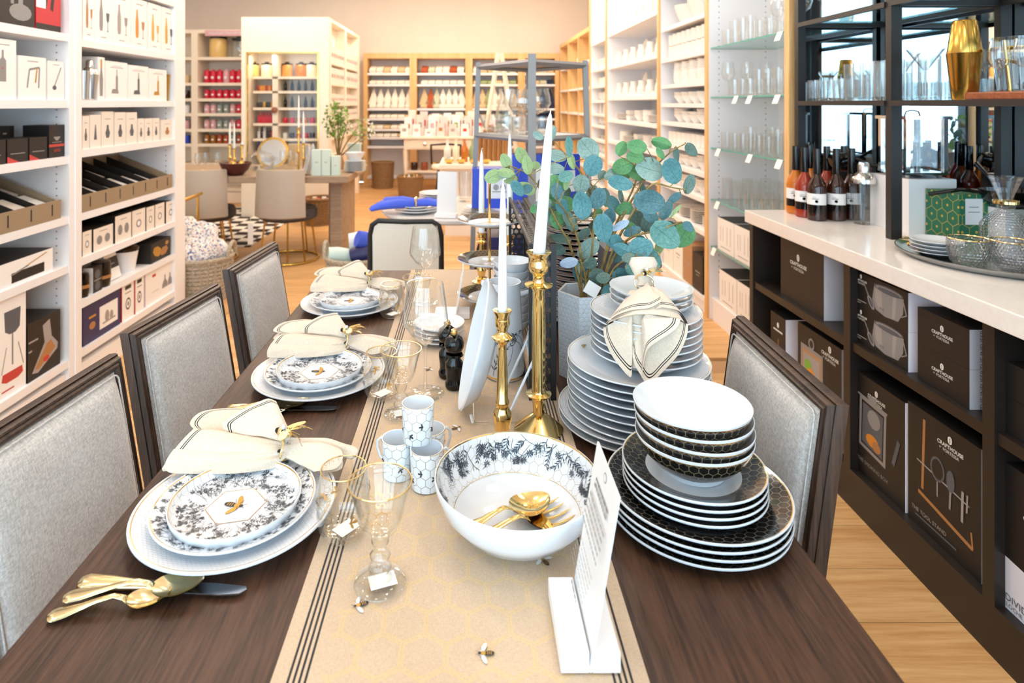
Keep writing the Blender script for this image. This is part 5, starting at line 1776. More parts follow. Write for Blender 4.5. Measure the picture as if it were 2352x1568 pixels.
SET = [(-.348, .931, 'nearest'), (-.334, 1.39, 'middle'), (-.36, 1.884, 'farthest')]
for i, (x, y, w_) in enumerate(SET):
    z = TT_
    t = thing('charger', 'white honeycomb embossed charger at the %s place setting' % w_, 'plate', (x, y, z))
    link('charger_body', CHG, t)
    bee_print(t, (.128, .01, .0222), .02, 40)
    t = thing('dinner_plate', 'flower printed dinner plate on the %s charger' % w_, 'plate', (x, y - .006, z + .0083))
    link('plate_body', DIN, t)
    link('flower_print', DINP, t)['kind'] = 'stuff'
    t = thing('salad_plate', 'small flower printed plate with a bee hexagon at the %s setting' % w_, 'plate', (x + .004, y - .014, z + .0168))
    link('plate_body', SAL, t)
    link('flower_print', SALP, t)['kind'] = 'stuff'
    link('hexagon_panel', HEXM, t)
    bee_print(t, (0, 0, .0078), .034, -12 + 10 * i)
    nz = TT_ + .0305
    o = link('napkin', napkin_mesh(i * 5 + 2), None, (x + .045, y + .098, nz), 0, (0, 0, R((-3, 2, 0)[i])))
    tag(o, 'cream striped napkin rolled across the %s place setting' % w_, 'napkin')
    napkin_ring('gold bee napkin ring holding the %s setting\'s napkin' % w_, (x + .045, y + .098, nz + .02), (-4, 4, 0)[i])


# ---- cutlery
def spoon(name, label, p0, p1, z, mat='pale_gold', k=1.0, fork=False, lift=0.0, hf=.63):
    p0, p1 = Vector((p0.x, p0.y, 0)), Vector((p1.x, p1.y, 0))
    L = (p1 - p0).length
    a = math.atan2(p1.y - p0.y, p1.x - p0.x)
    t = thing(name, label, 'cutlery', (p0.x, p0.y, z), math.degrees(a))
    if lift:
        t.rotation_euler = (0, R(-lift), a)
    hl = L * hf
    rows = []
    for s, w_, zc, th in [(0, .004, .004, .003), (.03, .0095, .0045, .0035), (.1, .0112, .005, .004), (.22, .0095, .006, .004), (.4, .0058, .009, .0035), (.62, .0042, .0135, .003), (.82, .0038, .016, .003), (.93, .0042, .0125, .0026), (1.0, .006, .008, .002)]:
        rows.append((s * hl, w_ * k, zc, th * .8))
    rings = [[(x, w_ * math.cos(q), zc + th * math.sin(q) * (1 if math.sin(q) > 0 else .5)) for q in [2 * math.pi * i / 14 for i in range(14)]] for x, w_, zc, th in rows]
    MB().loft(rings).build('handle', mat, t, 60)
    bl_, bw = L - hl, (L - hl) * (.4 if hf < .6 else .31)

    if not fork:
        def bowl(u, v, d):
            x = 2 * u - 1
            wv = bw * math.sqrt(max(0, 1 - x * x)) * (1 - .22 * x) * (.93 + .07 * min(1, u * 4))
            if u < .08:
                wv = max(wv, .0042 * k * (1 - u / .08) + wv * u / .08)
            y_ = wv * (2 * v - 1)
            q = (2 * v - 1) ** 2
            rim = .0085 + .0045 * x * x * (1 if x > 0 else .4)
            return (hl - .002 + bl_ * u, y_, rim - (bl_ * .11) * (1 - q) * math.cos(x * 1.5) - d)
        MB().grid(lambda u, v: bowl(u, v, 0), 24, 14).grid(lambda u, v: bowl(u, 1 - v, .001), 24, 14).build('spoon_bowl', mat, t, 70)
    else:
        MB().grid(lambda u, v: (hl - .002 + bl_ * .45 * u, bw * min(1, .3 + u * 1.2) * (2 * v - 1), .008 - .005 * math.sin(math.pi * u * .8)), 8, 6).grid(lambda u, v: (hl - .002 + bl_ * .45 * u, -bw * min(1, .3 + u * 1.2) * (2 * v - 1), .0068 - .005 * math.sin(math.pi * u * .8)), 8, 6).build('fork_root', mat, t, 70)
        for q in range(4):
            y_ = bw * (-.84 + .56 * q)
            MB().tube([(hl + bl_ * .4, y_, .0045), (hl + bl_ * .6, y_, .003), (hl + bl_ * .85, y_, .005), (hl + bl_ * 1.02, y_, .0085)], [.0024, .0021, .0017, .0006], 7).build('tine', mat, t, 60)
    return t


def knife(label, p0, p1, z):
    p0, p1 = Vector((p0.x, p0.y, 0)), Vector((p1.x, p1.y, 0))
    L = (p1 - p0).length
    t = thing('table_knife', label, 'cutlery', (p0.x, p0.y, z), math.degrees(math.atan2(p1.y - p0.y, p1.x - p0.x)))
    hl = L * .47
    rings = [[(s * hl, w_ * math.cos(q), .0068 + th * math.sin(q)) for q in [2 * math.pi * i / 16 for i in range(16)]] for s, w_, th in [(0, .003, .002), (.02, .009, .005), (.1, .0125, .0066), (.3, .0118, .0066), (.6, .0088, .0056), (.85, .0072, .005), (1, .0075, .0046)]]
    MB().loft(rings).build('handle', 'pale_gold', t, 60)
    o = [(hl, -.006), (hl + .02, -.0075), (hl + .025, -.009), (L * .86, -.0095), (L * .97, -.006), (L, .001), (L * .985, .006), (L * .8, .0082), (hl, .0068)]
    MB().loft([[(x, y_, .0055) for x, y_ in o], [(x, y_, .0072) for x, y_ in o]]).build('blade', 'steel_blade', t, 0)
    return t


knife('gold handled knife with a steel blade at the front left corner', on_z(183, 1338, .765), on_z(566, 1358, .765), TT_)
spoon('tablespoon', 'gold spoon next to the front knife, its bowl uppermost', on_z(147, 1378, .765), on_z(474, 1344, .772), TT_ + .0045, lift=1.5)
spoon('tablespoon', 'gold spoon closest to the camera at the front left', on_z(110, 1414, .765), on_z(398, 1366, .765), TT_)
knife('gold handled knife beside the middle setting\'s plates', on_z(522, 938, .765), on_z(776, 938, .765), TT_)
spoon('tablespoon', 'gold spoon lying against the second knife', on_z(508, 949, .765), on_z(714, 926, .772), TT_ + .0045, lift=1.5)
spoon('tablespoon', 'gold spoon partly behind the front napkin', on_z(495, 966, .765), on_z(668, 940, .765), TT_)


# ---- glasses
def goblet(label, p, s=1.0):
    t = thing('goblet', label, 'glass', p, 20)
    bowlp = [(0, .062), (.012, .0625), (.022, .07), (.029, .085), (.033, .105), (.038, .122), (.0415, .130)]
    MB().lathe(bowlp + [(.0400, .130), (.0365, .122), (.0315, .105), (.0275, .086), (.02, .073), (.01, .067), (0, .066)], 44).build('bowl', 'glass_bee', t, 70)
    MB().tube([(.0408 * math.cos(a), .0408 * math.sin(a), .1302) for a in [2 * math.pi * k / 44 for k in range(44)]], .0009, 6, 0, True).build('gold_rim', 'gold', t)
    MB().lathe([(0, .0015), (.031, .0), (.0335, .0012), (.033, .003), (.02, .0055), (.011, .009), (.0085, .013), (.014, .018), (.015, .022), (.011, .027), (.009, .030), (.013, .034), (.0135, .037), (.009, .041), (.008, .046), (.012, .055), (.012, .062)], 32).build('stem', 'glass_thick', t, 70)
    o = MB().box(-.017, .017, -.012, .012, .0, .0004).build('price_sticker', 'price_card', t, 0, (.002, -.006, .0065))
    t.scale = (s,) * 3
    return t


def stemless(label, p, s=1.0):
    t = thing('stemless_glass', label, 'glass', p, 50)
    op = [(0, .0), (.02, .0), (.029, .004), (.036, .016), (.0385, .032), (.0375, .05), (.035, .072), (.0325, .095)]
    MB().lathe(op + [(.0312, .095), (.0338, .072), (.0362, .05), (.0372, .032), (.0345, .018), (.028, .009), (.018, .007), (0, .0065)], 44).build('glass_body', 'glass_bee', t, 70)
    MB().tube([(.0319 * math.cos(a), .0319 * math.sin(a), .0952) for a in [2 * math.pi * k / 44 for k in range(44)]], .0009, 6, 0, True).build('gold_rim', 'gold', t)
    MB().box(-.016, .016, -.012, .012, .0, .0004).build('price_sticker', 'price_card', t, 0, (.004, .0, .0075))
    bee = MB()
    for k in range(4):
        a = 1.2 + k * 1.57
        q = [(math.cos(a) * .0388, math.sin(a) * .0388, .04 + .018 * (k % 2))]
        X = Matrix.Translation(q[0]) @ Matrix.Rotation(a - math.pi / 2, 4, 'Z') @ Matrix.Rotation(R(-90), 4, 'X')
        for m, p_ in bee_shapes(.014)[:5]:
            bee.add([(u, v, 0) for u, v in p_], [tuple(range(len(p_)))], 0, None, X)
    bee.build('bee_print', 'gold', t, 0)
    t.scale = (s,) * 3
    return t


goblet('gold rimmed goblet with a bulbous stem nearest the camera', on_z(873, 1338, TT_ + .003) + Vector((0, 0, .0005)))
goblet('gold rimmed goblet between the front goblet and the big wine glass', on_z(921, 952, TT_ + .003) + Vector((0, 0, .0005)))
goblet('gold rimmed goblet farthest back by the last setting', Vector((-.142, 1.735, TT_ + .0035)))
stemless('gold rimmed stemless glass touching the nearest setting', Vector((-.178, .885, TT_ + .0035)))
stemless('gold rimmed stemless glass at the middle setting', Vector((-.182, 1.30, TT_ + .0035)))
stemless('gold rimmed stemless glass at the farthest setting', Vector((-.222, 1.80, TT_ + .0005)))


def big_wine(label, p):
    t = thing('wine_glass', label, 'glass', p)
    o = [(.0, .0), (.04, .0), (.041, .0015), (.012, .005), (.004, .012), (.0032, .05), (.0034, .098), (.006, .104), (.03, .125), (.0475, .148), (.049, .156), (.045, .19), (.0385, .235)]
    MB().lathe(o[:8] + [(.0, .107)], 28).build('stem', 'glass', t, 70)
    MB().lathe([(.0, .1035)] + o[7:] + [(.0375, .235), (.044, .19), (.0478, .156), (.0462, .149), (.029, .127), (.004, .108), (0, .108)], 40).build('bowl', 'glass', t, 70)
    return t


big_wine('tall plain wine glass in front of the pepper mills', on_z(977, 904, TT_ + .003) + Vector((0, 0, .0008)))
big_wine('tall plain wine glass before the cane chair', Vector((-.133, 1.92, TT_ + .0038)))


# ---- cups
def cup(label, p, rz):
    t = thing('espresso_cup', label, 'cup', p, rz, None)
    b = [(0, .002), (.021, .002), (.022, 0), (.024, 0), (.0245, .004), (.027, .06)]
    MB().lathe(b + [(.0265, .0608), (.0252, .0608), (.0245, .058), (.0225, .008), (0, .006)], 40, [0, 0, 0, 1, 1, 2, 0, 0, 0, 0], ur=.027).build('cup_body', ['porcelain', 'comb_white_cup', 'gold'], t, 50)
    MB().tube([(.0255, 0, .05), (.034, 0, .052), (.0415, 0, .045), (.0425, 0, .034), (.037, 0, .02), (.0248, 0, .013)], [.0028, .0026, .0028, .003, .0028, .0028], 8, 0, False, False).build('handle', 'porcelain', t, 60)
    mb = MB()
    for k, (a, z) in enumerate([(-2.3, .032), (-1.45, .022), (-.4, .036), (1.0, .03), (2.4, .02), (-3.0, .016)]):
        rr_ = .0245 + .0025 * z / .06 + .0004
        X = Matrix.Rotation(a, 4, 'Z') @ Matrix.Translation((rr_, 0, z)) @ Matrix.Rotation(R(90), 4, 'Y') @ Matrix.Rotation(R(90 + 30 * k), 4, 'Z')
        for m, p_ in bee_shapes(.009)[:5] + bee_shapes(.009)[-6:]:
            mb.add([(u, v, 0) for u, v in p_], [tuple(range(len(p_)))], 0, None, X)
    mb.build('bee_print', 'ink', t, 0)
    return t


cup('honeycomb cup at the front right of the little cup pyramid', Vector((-.067, 1.0, TT_ + .0035)), 25)
cup('honeycomb cup at the left of the little cup pyramid', Vector((-.117, 1.03, TT_ + .0035)), 150)
cup('honeycomb cup mostly hidden at the back of the cup pyramid', Vector((-.066, 1.06, TT_ + .0035)), 35)
cup('honeycomb cup balanced on top of the cup pyramid', Vector((-.083, 1.025, TT_ + .0645)), 60)

# ---- serving bowl
sb = thing('serving_bowl', 'large white bowl with flower printed inside holding gold servers', 'bowl', (.071, .897, TT_ + .0035))
ou = [(0, .003), (.045, .003), (.047, 0), (.052, 0), (.085, .016), (.109, .043), (.1185, .068), (.12, .0765)]
inn = [(.1192, .0782), (.1178, .0785), (.1165, .0765), (.1135, .062), (.104, .042), (.092, .028), (.082, .0195), (.05, .009), (0, .007)]
MB().lathe(ou + inn, 80, [0] * 7 + [0, 0, 2, 1, 1, 1, 3, 0, 0, 0], ur=.115).build('bowl_body', ['porcelain', 'comb_white_bowl' if 'comb_white_bowl' in MC else 'comb_white_thin', 'gold', 'porcelain'], sb, 50)
ip = inn[2:7]
il = [0]
for a, b in zip(ip, ip[1:]):
    il.append(il[-1] + math.hypot(a[0] - b[0], a[1] - b[1]))


def inside(u, v):
    v = max(0, min(v, il[-1] - 1e-6))
    for k in range(len(ip) - 1):
        if v <= il[k + 1]:
            f = (v - il[k]) / (il[k + 1] - il[k])
            r, z = ip[k][0] + (ip[k + 1][0] - ip[k][0]) * f, ip[k][1] + (ip[k + 1][1] - ip[k][1]) * f
            break
    a = u / .11
    return ((r - .0006) * math.cos(a), (r - .0006) * math.sin(a), z + .0005)


PB = engraving(14, 78, 2 * math.pi * .11, .046, 1.6)
sbp = print_mesh('flower_print', PB, inside)
link('flower_print', sbp, sb)['kind'] = 'stuff'
MB().tube([(.0912 * math.cos(a), .0912 * math.sin(a), .0276) for a in [2 * math.pi * k / 60 for k in range(60)]], .0005, 4, 0, True).build('gold_line', 'gold', sb)
bz = TT_ + .0035 + .012
s1 = spoon('serving_spoon', 'gold serving spoon lying in the flower printed bowl', at(1062, 1196, .86), at(1262, 1135, .93), bz + .006, 'gold', 1.1, False, 0.0, .56)
s2 = spoon('serving_fork', 'gold serving fork beside the spoon in the bowl', at(1085, 1212, .85), at(1300, 1165, .915), bz + .001, 'gold', 1.1, True, 0.0, .58)

# ---- dark stack
DK = {}


def dark_plate(label, x, y, z, Rr, center, grp):
    k = Rr
    if k not in DK:
        u = [(0, .002), (.6, .002), (.62, 0), (.68, 0), (.73, .004), (.975, .0135), (.996, .0155)]
        tp = [(1.0, .0178), (.995, .0187), (.982, .0182), (.972, .0178), (.72, .0085), (.66, .0055), (0, .005)]
        DK[k] = MB().lathe([(r * Rr, q) for r, q in u + tp], 72, [3] * 4 + [4, 0] + [0, 0, 0, 2, 1, 1, 1], ur=Rr).mesh('dark_plate', ['porcelain', 'comb_black_center' if center else 'comb_black_flat', 'gold', 'porcelain', 'comb_black_flat'], 40)
    return tag(link('dark_plate', DK[k], None, (x, y, z)), label, 'plate', grp)


for k in range(4):
    dark_plate('large black honeycomb plate, %s of four under the smaller black plates' % ('bottom', 'second from the bottom', 'third from the bottom', 'top')[k], .341 + .002 * (k % 2), .93, TT_ + .0005 + k * .0105, .132, False, 'large black honeycomb plates')
for k in range(4):
    dark_plate('medium black plate with a white centre, %s of four under the bowls' % ('bottom', 'second from the bottom', 'third from the bottom', 'top')[k], .337, .925 + .001 * k, TT_ + .039 + k * .0095, .103, True, 'medium black plates')
bo = [(0, .002), (.038, .002), (.04, 0), (.044, 0), (.045, .007), (.062, .018), (.078, .036), (.0845, .053)]
bi = [(.0848, .0556), (.0838, .0562), (.0825, .0552), (.076, .038), (.06, .021), (.04, .011), (0, .009)]
BWL = MB().lathe(bo[:-1] + [(.0835, .0505), (.0842, .0522)] + bi, 64, [0, 0, 0, 0, 1, 1, 1, 2, 0, 0, 0, 0, 0, 0, 0], ur=.085).mesh('black_bowl', ['porcelain', 'comb_black_bowl', 'gold'], 50)
for k in range(4):
    tag(link('black_bowl', BWL, None, (.338 - .001 * k, .925, TT_ + .0735 + k * .0155), 0, (R(.8 * (k % 2)), R(-.8 + .5 * k), k)), 'black honeycomb bowl with a white inside, %s of the four nested bowls' % ('lowest', 'second from the bottom', 'third from the bottom', 'topmost')[k], 'bowl', 'nested black bowls')

# ---- white stacks
WP = {}


def white_plate(label, x, y, z, Rr, grp, bee=False):
    if Rr not in WP:
        u = [(0, .002), (.6, .002), (.62, 0), (.68, 0), (.73, .005), (.975, .0172), (.997, .0187)]
        tp = [(1.0, .0205), (.995, .0213), (.982, .0208), (.973, .0203), (.74, .011), (.67, .0065), (0, .006)]
        WP[Rr] = MB().lathe([(r * Rr, q) for r, q in u + tp], 64, [0, 0, 0, 0, 3, 0, 0, 0, 0, 2, 1, 0, 0], ur=Rr).mesh('embossed_plate', ['porcelain', 'comb_emboss', 'gold', 'comb_emboss_side'], 40)
    t = thing('embossed_plate', label, 'plate', (x, y, z), rnd.uniform(0, 360), grp)
    link('plate_body', WP[Rr], t)
    if bee:
        bee_print(t, (-Rr * .84, .02, .0155), .02, 30, True, None)
        t.rotation_euler = (0, 0, R(-25))
    return t


for k in range(2):
    white_plate('widest white embossed plate at the foot of the pale stack, %s' % ('lower', 'upper')[k], .322, 1.196, TT_ + .0005 + k * .0135, .146, 'widest pale plates')
for k in range(8):
    white_plate('pale embossed dinner plate, %s from the bottom of the middle tier' % ORD[k], .324 + .001 * (k % 3), 1.185, TT_ + .0215 + k * .0135, .133, 'middle tier of pale plates', k == 7)
for k in range(7):
    white_plate('small pale embossed plate, %s from the bottom of the upper tier' % ORD[k], .344 + .0015 * (k % 2), 1.2, TT_ + .1285 + k * .0125, .105, 'upper tier of pale plates')
for k in range(3):
    o = one('pale_saucer', 'bowl', 'porcelain', (.362, 1.225, TT_ + .2135 + k * .012), 'shallow pale dish, %s from the bottom at the very top of the stack' % ORD[k], 'dish', 'shallow pale dishes on the stack', (1.12, 1.12, .36))

# napkin draped over the stack from a bee ring
NB = Vector((.345, 1.205, TT_ + .262))


def da(px, py, k=.010):
    """a point on the cloth just outside the rim of the small plates"""
    d = 1.1
    for _ in range(12):
        x = max(-.098, min(.098, (px - CX) / F * d - .345))
        d = 1.2 - math.sqrt(.108 ** 2 - x * x) - k
    return at(px, py, d)


dn = MB()
FR = (0, -.75, .5)
UP = (0, -.2, 1)
fan(dn, NB + Vector((0, -.004, -.004)), [da(1385, 762, .003), da(1398, 742, .003), da(1440, 728, .003), da(1480, 724, .003), da(1530, 728, .003), da(1568, 738, .003), da(1582, 758, .003)], 26, 40, .0012, .016, .03, False, .0008, 6.0, False, None, UP)
fan(dn, at(1472, 722, 1.112), [da(1396, 770, .002), da(1412, 812, .002), da(1440, 838, .003), da(1470, 846, .003), da(1510, 842, .003), da(1550, 806, .003), da(1576, 762, .002)], 26, 44, .0008, .004, .02, False, .0006, 7.0, False, None, FR)
fan(dn, NB + Vector((-.004, -.004, .004)), [at(1384, 772, 1.17), at(1388, 748, 1.15), at(1412, 728, 1.125), at(1450, 716, 1.11), at(1490, 708, 1.10), at(1516, 694, 1.105), at(1519, 686, 1.115)], 26, 34, .004, .012, .012, False, .002, 1.0, True, None, (0, -.2, 1))
fan(dn, NB + Vector((.004, -.004, .003)), [at(1496, 716, 1.10), at(1520, 708, 1.10), at(1548, 712, 1.105), at(1570, 726, 1.12), at(1582, 750, 1.145), at(1580, 770, 1.17)], 26, 34, .004, .012, .012, False, .002, 3.0, True, None, (0, -.2, 1))
fan(dn, at(1446, 722, 1.115), [da(1386, 752, .004), da(1389, 778, .006), da(1402, 810), da(1424, 842), da(1448, 866, .012), da(1452, 838, .008), da(1453, 790, .004), da(1453, 745, .002)], 22, 40, .0012, .006, .006, False, .0012, 2.0, True, None, FR)
fan(dn, at(1500, 718, 1.11), [da(1451, 800, .004), da(1456, 832, .008), da(1470, 858), da(1491, 883, .012), da(1524, 852, .012), da(1558, 814, .010), da(1576, 776, .008), da(1581, 745, .004)], 22, 40, .0012, .004, .006, False, .0012, 4.0, True, None, FR)
fan(dn, at(1478, 728, 1.10), [da(1474, 868, .014), da(1479, 832, .018), da(1488, 802, .020), da(1510, 784, .020), da(1538, 766, .018), da(1558, 748, .014), da(1563, 732, .010)], 22, 40, .0012, .006, .006, False, .0012, 5.0, True, None, FR)
pf_ = [(0, -.004), (.016, 0), (.012, .008), (.020, .026), (.026, .042), (.021, .054), (.008, .052), (0, .046)]
k0 = len(dn.f)
dn.lathe(pf_, 24, 0, Matrix.Translation(NB + Vector((.004, .012, 0))) @ Matrix.Rotation(R(-20), 4, 'X') @ Matrix.Diagonal((1.1, .7, 1, 1)))
for k in range(k0, len(dn.f)):
    dn.uv[k] = [(0, .3)] * len(dn.f[k])
tag(dn.build('draped_napkin', 'napkin_linen', None, 70), 'cream striped napkin draped over the top of the pale plate stack', 'napkin')
nr = napkin_ring('gold bee ring gathering the draped napkin on the plate stack', NB + Vector((0, .004, .008)), 60, .8)

# ---- little sign at the front
sg = thing('sign_block', 'white slotted block holding a white printed card at the table front', 'sign holder', (.133, .7225, TT_ + .0035))
MB().box(-.0325, -.0015, -.0535, .0535, 0, .023).box(.0015, .0325, -.0535, .0535, 0, .023).box(-.0015, .0015, -.0535, .0535, 0, .008).build('block', 'white_paint', sg, 0, None, .0012)
cdo = thing('info_card', 'white card of small grey print leaning in the white block', 'card', (.133, .7225, TT_ + .0118))
cdo.rotation_euler = (0, R(9.5), 0)
MB().box(-.0011, .0011, -.0555, .0555, 0, .186).build('card_sheet', 'paper', cdo, 0)
tl = []
rr2 = random.Random(4)
for k, (y_, h_, x0, x1, m) in enumerate([(.9, .035, .38, .62, 'ink_pale')] + [(.82 - .035 * q, .02, .2, .8, 'ink_silver') for q in range(2)] + [(.70 - .04 * q, .016, .12, .88, 'ink_pale') for q in range(5)] + [(.44 - .03 * q, .007, .14, .86, 'ink_pale') for q in range(6)] + [(.2, .02, .35, .65, 'ink_silver')]):
    if k == 0:
        tl.append((m, ell(.5, .93, .06, .03)))
        tl.append(('paper', ell(.5, .93, .045, .022)))
        continue
    x = x0
    while x < x1 - .02:
        w_ = rr2.uniform(.03, .1)
        tl.append((m, rect(x, y_ - h_ / 2, min(x1, x + w_), y_ + h_ / 2)))
        x += w_ + .018
decal(cdo, (-.0011, .0555, 0), (0, -.111, 0), (0, 0, .186), tl, 'small_print')


# ------------------------------------------------------------------ centre of the table
TALL = [(0, 0), (.045, 0), (.046, .003), (.03, .016), (.016, .027), (.0105, .03), (.0115, .045), (.013, .058), (.013, .061), (.023, .065), (.024, .068), (.014, .071), (.0125, .076), (.013, .19), (.0115, .245), (.0115, .262), (.0125, .264), (.0125, .268), (.026, .272), (.0265, .275), (.012, .279), (.011, .284), (.0115, .293), (.0165, .298), (.019, .306), (.018, .314), (.0165, .32), (.0185, .329), (.0235, .334), (.0235, .336), (.0125, .335), (.0115, .325), (0, .325)]
t = thing('candlestick', 'tall brass candlestick with a disc foot beside the pale plates', 'candlestick', (.134, 1.172, TT_ + .0035))
MB().lathe(TALL, 36).build('stem', 'gold', t, 50)
CP = lambda r0, L: [(0, 0), (r0, 0), (r0 * 1.05, L * .05), (r0 * .93, L * .45), (r0 * .7, L * .8), (r0 * .45, L * .95), (r0 * .18, L * .992), (0, L)]


def candle(label, loc, r0, L, lean=(0, 0)):
    t = thing('taper_candle', label, 'candle', loc, rot=(R(lean[0]), R(lean[1]), 0))
    MB().lathe(CP(r0, L), 24).build('wax', 'candle_wax', t, 60)
    MB().tube([(0, 0, L - .002), (0.0005, 0, L + .006), (.005, 0, L + .007)], .0013, 5).build('wick', 'wick', t)


candle('tallest white taper leaning slightly in the tall brass candlestick', (.134, 1.172, TT_ + .329), .0113, .275, (0, 4.6))
SMALL = [(0, 0), (.032, 0), (.034, .003), (.024, .008), (.013, .011), (.018, .016), (.02, .019), (.018, .021), (.011, .024), (.013, .035), (.016, .052), (.0165, .063), (.012, .07), (.0105, .076), (.0125, .079), (.0125, .082), (.0105, .086), (.0095, .13), (.0075, .168), (.0075, .178), (.013, .183), (.0185, .187), (.0185, .19), (.011, .194), (.009, .199), (.0105, .205), (.0135, .211), (.0128, .219), (.0125, .225), (.0165, .232), (.0165, .234), (.009, .233), (.0085, .224), (0, .224)]
t = thing('candlestick', 'short brass candlestick beside the leaning white platter', 'candlestick', (.061, 1.10, TT_ + .0035))
MB().lathe([(r, z * 1.066) for r, z in SMALL], 32).build('stem', 'gold', t, 50)
candle('white taper in the short brass candlestick', (.061, 1.10, TT_ + .2425), .0079, .237, (0, .3))
for l, x, y, hs, L in (('left', .047, 2.14, .172, .29), ('right', .142, 2.1, .172, .35)):
    t = thing('candlestick', '%s brass candlestick behind the tiered plate stand' % l, 'candlestick', (x, y, TT_ + .0035))
    MB().lathe([(r, z * hs / .234) for r, z in SMALL], 24).build('stem', 'gold', t, 50)
    candle('white taper in the %s candlestick behind the plate stand' % l, (x, y, TT_ + .0035 + hs - .0071), .0105, L)

# leaning oval platter and its easel
pl = thing('platter', 'white oval platter standing almost edge on in a clear easel', 'platter', (.043, 1.24, .893))
pl.rotation_euler = Matrix(((0, 0, 0),) * 3).to_euler() if False else (0, 0, 0)
PX = Matrix.Rotation(R(3), 4, 'Z') @ Matrix.Rotation(R(13), 4, 'Y') @ Matrix.Rotation(R(-90), 4, 'Y')
MB().lathe([(0, 0), (.5, 0), (.55, -.004), (.8, .006), (.98, .036), (1.0, .04), (.985, .043), (.94, .036), (.78, .014), (.5, .006), (0, .006)], 56, 0, PX @ Matrix.Diagonal((.132, .088, .8, 1))).build('platter_body', 'porcelain', pl, 60)
es = thing('plate_easel', 'clear acrylic easel propping up the white oval platter', 'plate stand', (.071, 1.24, TT_ + .0035))
for y_ in (-.05, .06):
    MB().tube([(-.06, y_, .003), (.075, y_, .003)], .0025, 6).build('foot_bar', 'acrylic', es)
    MB().tube([(-.062, y_, .003), (-.066, y_, .018)], .0028, 6).build('lip', 'acrylic_white', es)
    MB().tube([(.0, y_, .003), (.058, y_, .13)], .0026, 6).build('back_strut', 'acrylic_white', es)
    MB().tube([(.075, y_, .003), (.052, y_, .115)], .0026, 6).build('rear_leg', 'acrylic_white', es)
for x in (-.06, .0, .075):
    MB().tube([(x, -.05, .003), (x, .06, .003)], .0025, 6).build('cross_bar', 'acrylic', es)

# pepper mills
for l, x, y in (('front', -.030, 1.345), ('rear', -.047, 1.40)):
    t = thing('pepper_mill', 'glossy black mill with a gold bee finial, %s of the pair' % l, 'pepper mill', (x, y, TT_ + .0035))
    MB().lathe([(0, 0), (.018, 0), (.02, .004), (.02, .012), (.017, .018), (.0175, .03), (.0195, .045), (.019, .055), (.014, .062), (.013, .068), (.02, .07), (.018, .074)], 28).build('mill_body', 'black_gloss', t, 50)
    MB().lathe([(.012, .074), (.016, .077), (.021, .088), (.0215, .096), (.018, .107), (.009, .114), (0, .115)], 28).build('mill_head', 'black_gloss', t, 60)
    MB().lathe([(0, .113), (.006, .114), (.008, .119), (.006, .125), (0, .128)], 14).build('finial', 'gold', t)
    for s in (-1, 1):
        MB().loft([[(a, b, z) for a, b in ell(0, s * .008, .005, .008, 10)] for z in (.121, .1225)]).build('finial_wing', 'gold', t)

# pitcher
pt = thing('pitcher', 'white pitcher with black wildflower sprays behind the platter', 'pitcher', (.083, 1.41, TT_ + .0035), 0)
po = [(0, .0), (.042, .0), (.0445, .004), (.0445, .008), (.0425, .08), (.039, .14), (.0365, .19), (.0375, .212)]
MB().lathe(po + [(.0358, .212), (.0345, .19), (.0365, .14), (.04, .08), (.041, .012), (0, .01)], 48, [0, 0, 1, 0, 0, 0, 0, 0, 0, 0, 0, 0, 0]).build('pitcher_body', ['porcelain', 'gold'], pt, 60)
MB().loft([[(-.034 - .018 * k, (-.016 + .0) * (1 - k), .185 + .03 * k), (-.034 - .02 * k, 0, .17 + .035 * k), (-.034 - .018 * k, .016 * (1 - k), .185 + .03 * k), (-.030, .012 * (1 - k), .212), (-.030, -.012 * (1 - k), .212)] for k in (0, .5, 1)]).build('spout', 'porcelain', pt, 60)
MB().tube([(.036, .006, .18), (.058, .01, .186), (.07, .012, .165), (.068, .012, .12), (.055, .01, .075), (.043, .006, .06)], [.006, .0055, .006, .006, .0055, .005], 10).build('handle', 'porcelain', pt, 60)
e3 = engraving(31, 9, 2 * math.pi * .043, .1, 2.2)
rz2 = prof_z([(z, r) for r, z in po[2:]])
pme = print_mesh('flower_print', e3, lambda u, v: ((rz2(.01 + v) + .0005) * math.cos(u / .043), (rz2(.01 + v) + .0005) * math.sin(u / .043), .01 + v))
link('flower_print', pme, pt)['kind'] = 'stuff'

# tiered stand
ts = thing('tiered_stand', 'three tier stand of black honeycomb plates on a gold rod', 'plate stand', (.066, 1.9, TT_ + .0035))
for z, Rr in ((.018, .099), (.126, .099), (.246, .099)):
    u = [(0, .0), (.6, .0), (.68, .002), (.975, .0135), (.996, .0155)]
    tp = [(1.0, .0170), (.993, .0180), (.983, .0178), (.66, .0065), (.62, .005), (0, .005)]
    MB().lathe([(r * Rr, q + z) for r, q in u + tp], 56, [0, 0, 0, 0, 0, 0, 2, 1, 0, 0], ur=Rr).build('tier_plate', ['porcelain', 'comb_black_tier', 'gold'], ts, 40)
MB().lathe([(0, 0), (.004, 0), (.004, .37), (.0055, .372), (0, .376)], 12).build('rod', 'gold', ts)
for a in (90, 210, 330):
    MB().lathe([(0, 0), (.004, 0), (.004, .018), (0, .018)], 10, 0, Matrix.Translation((.05 * math.cos(R(a)), .05 * math.sin(R(a)), 0))).build('foot', 'gold', ts)

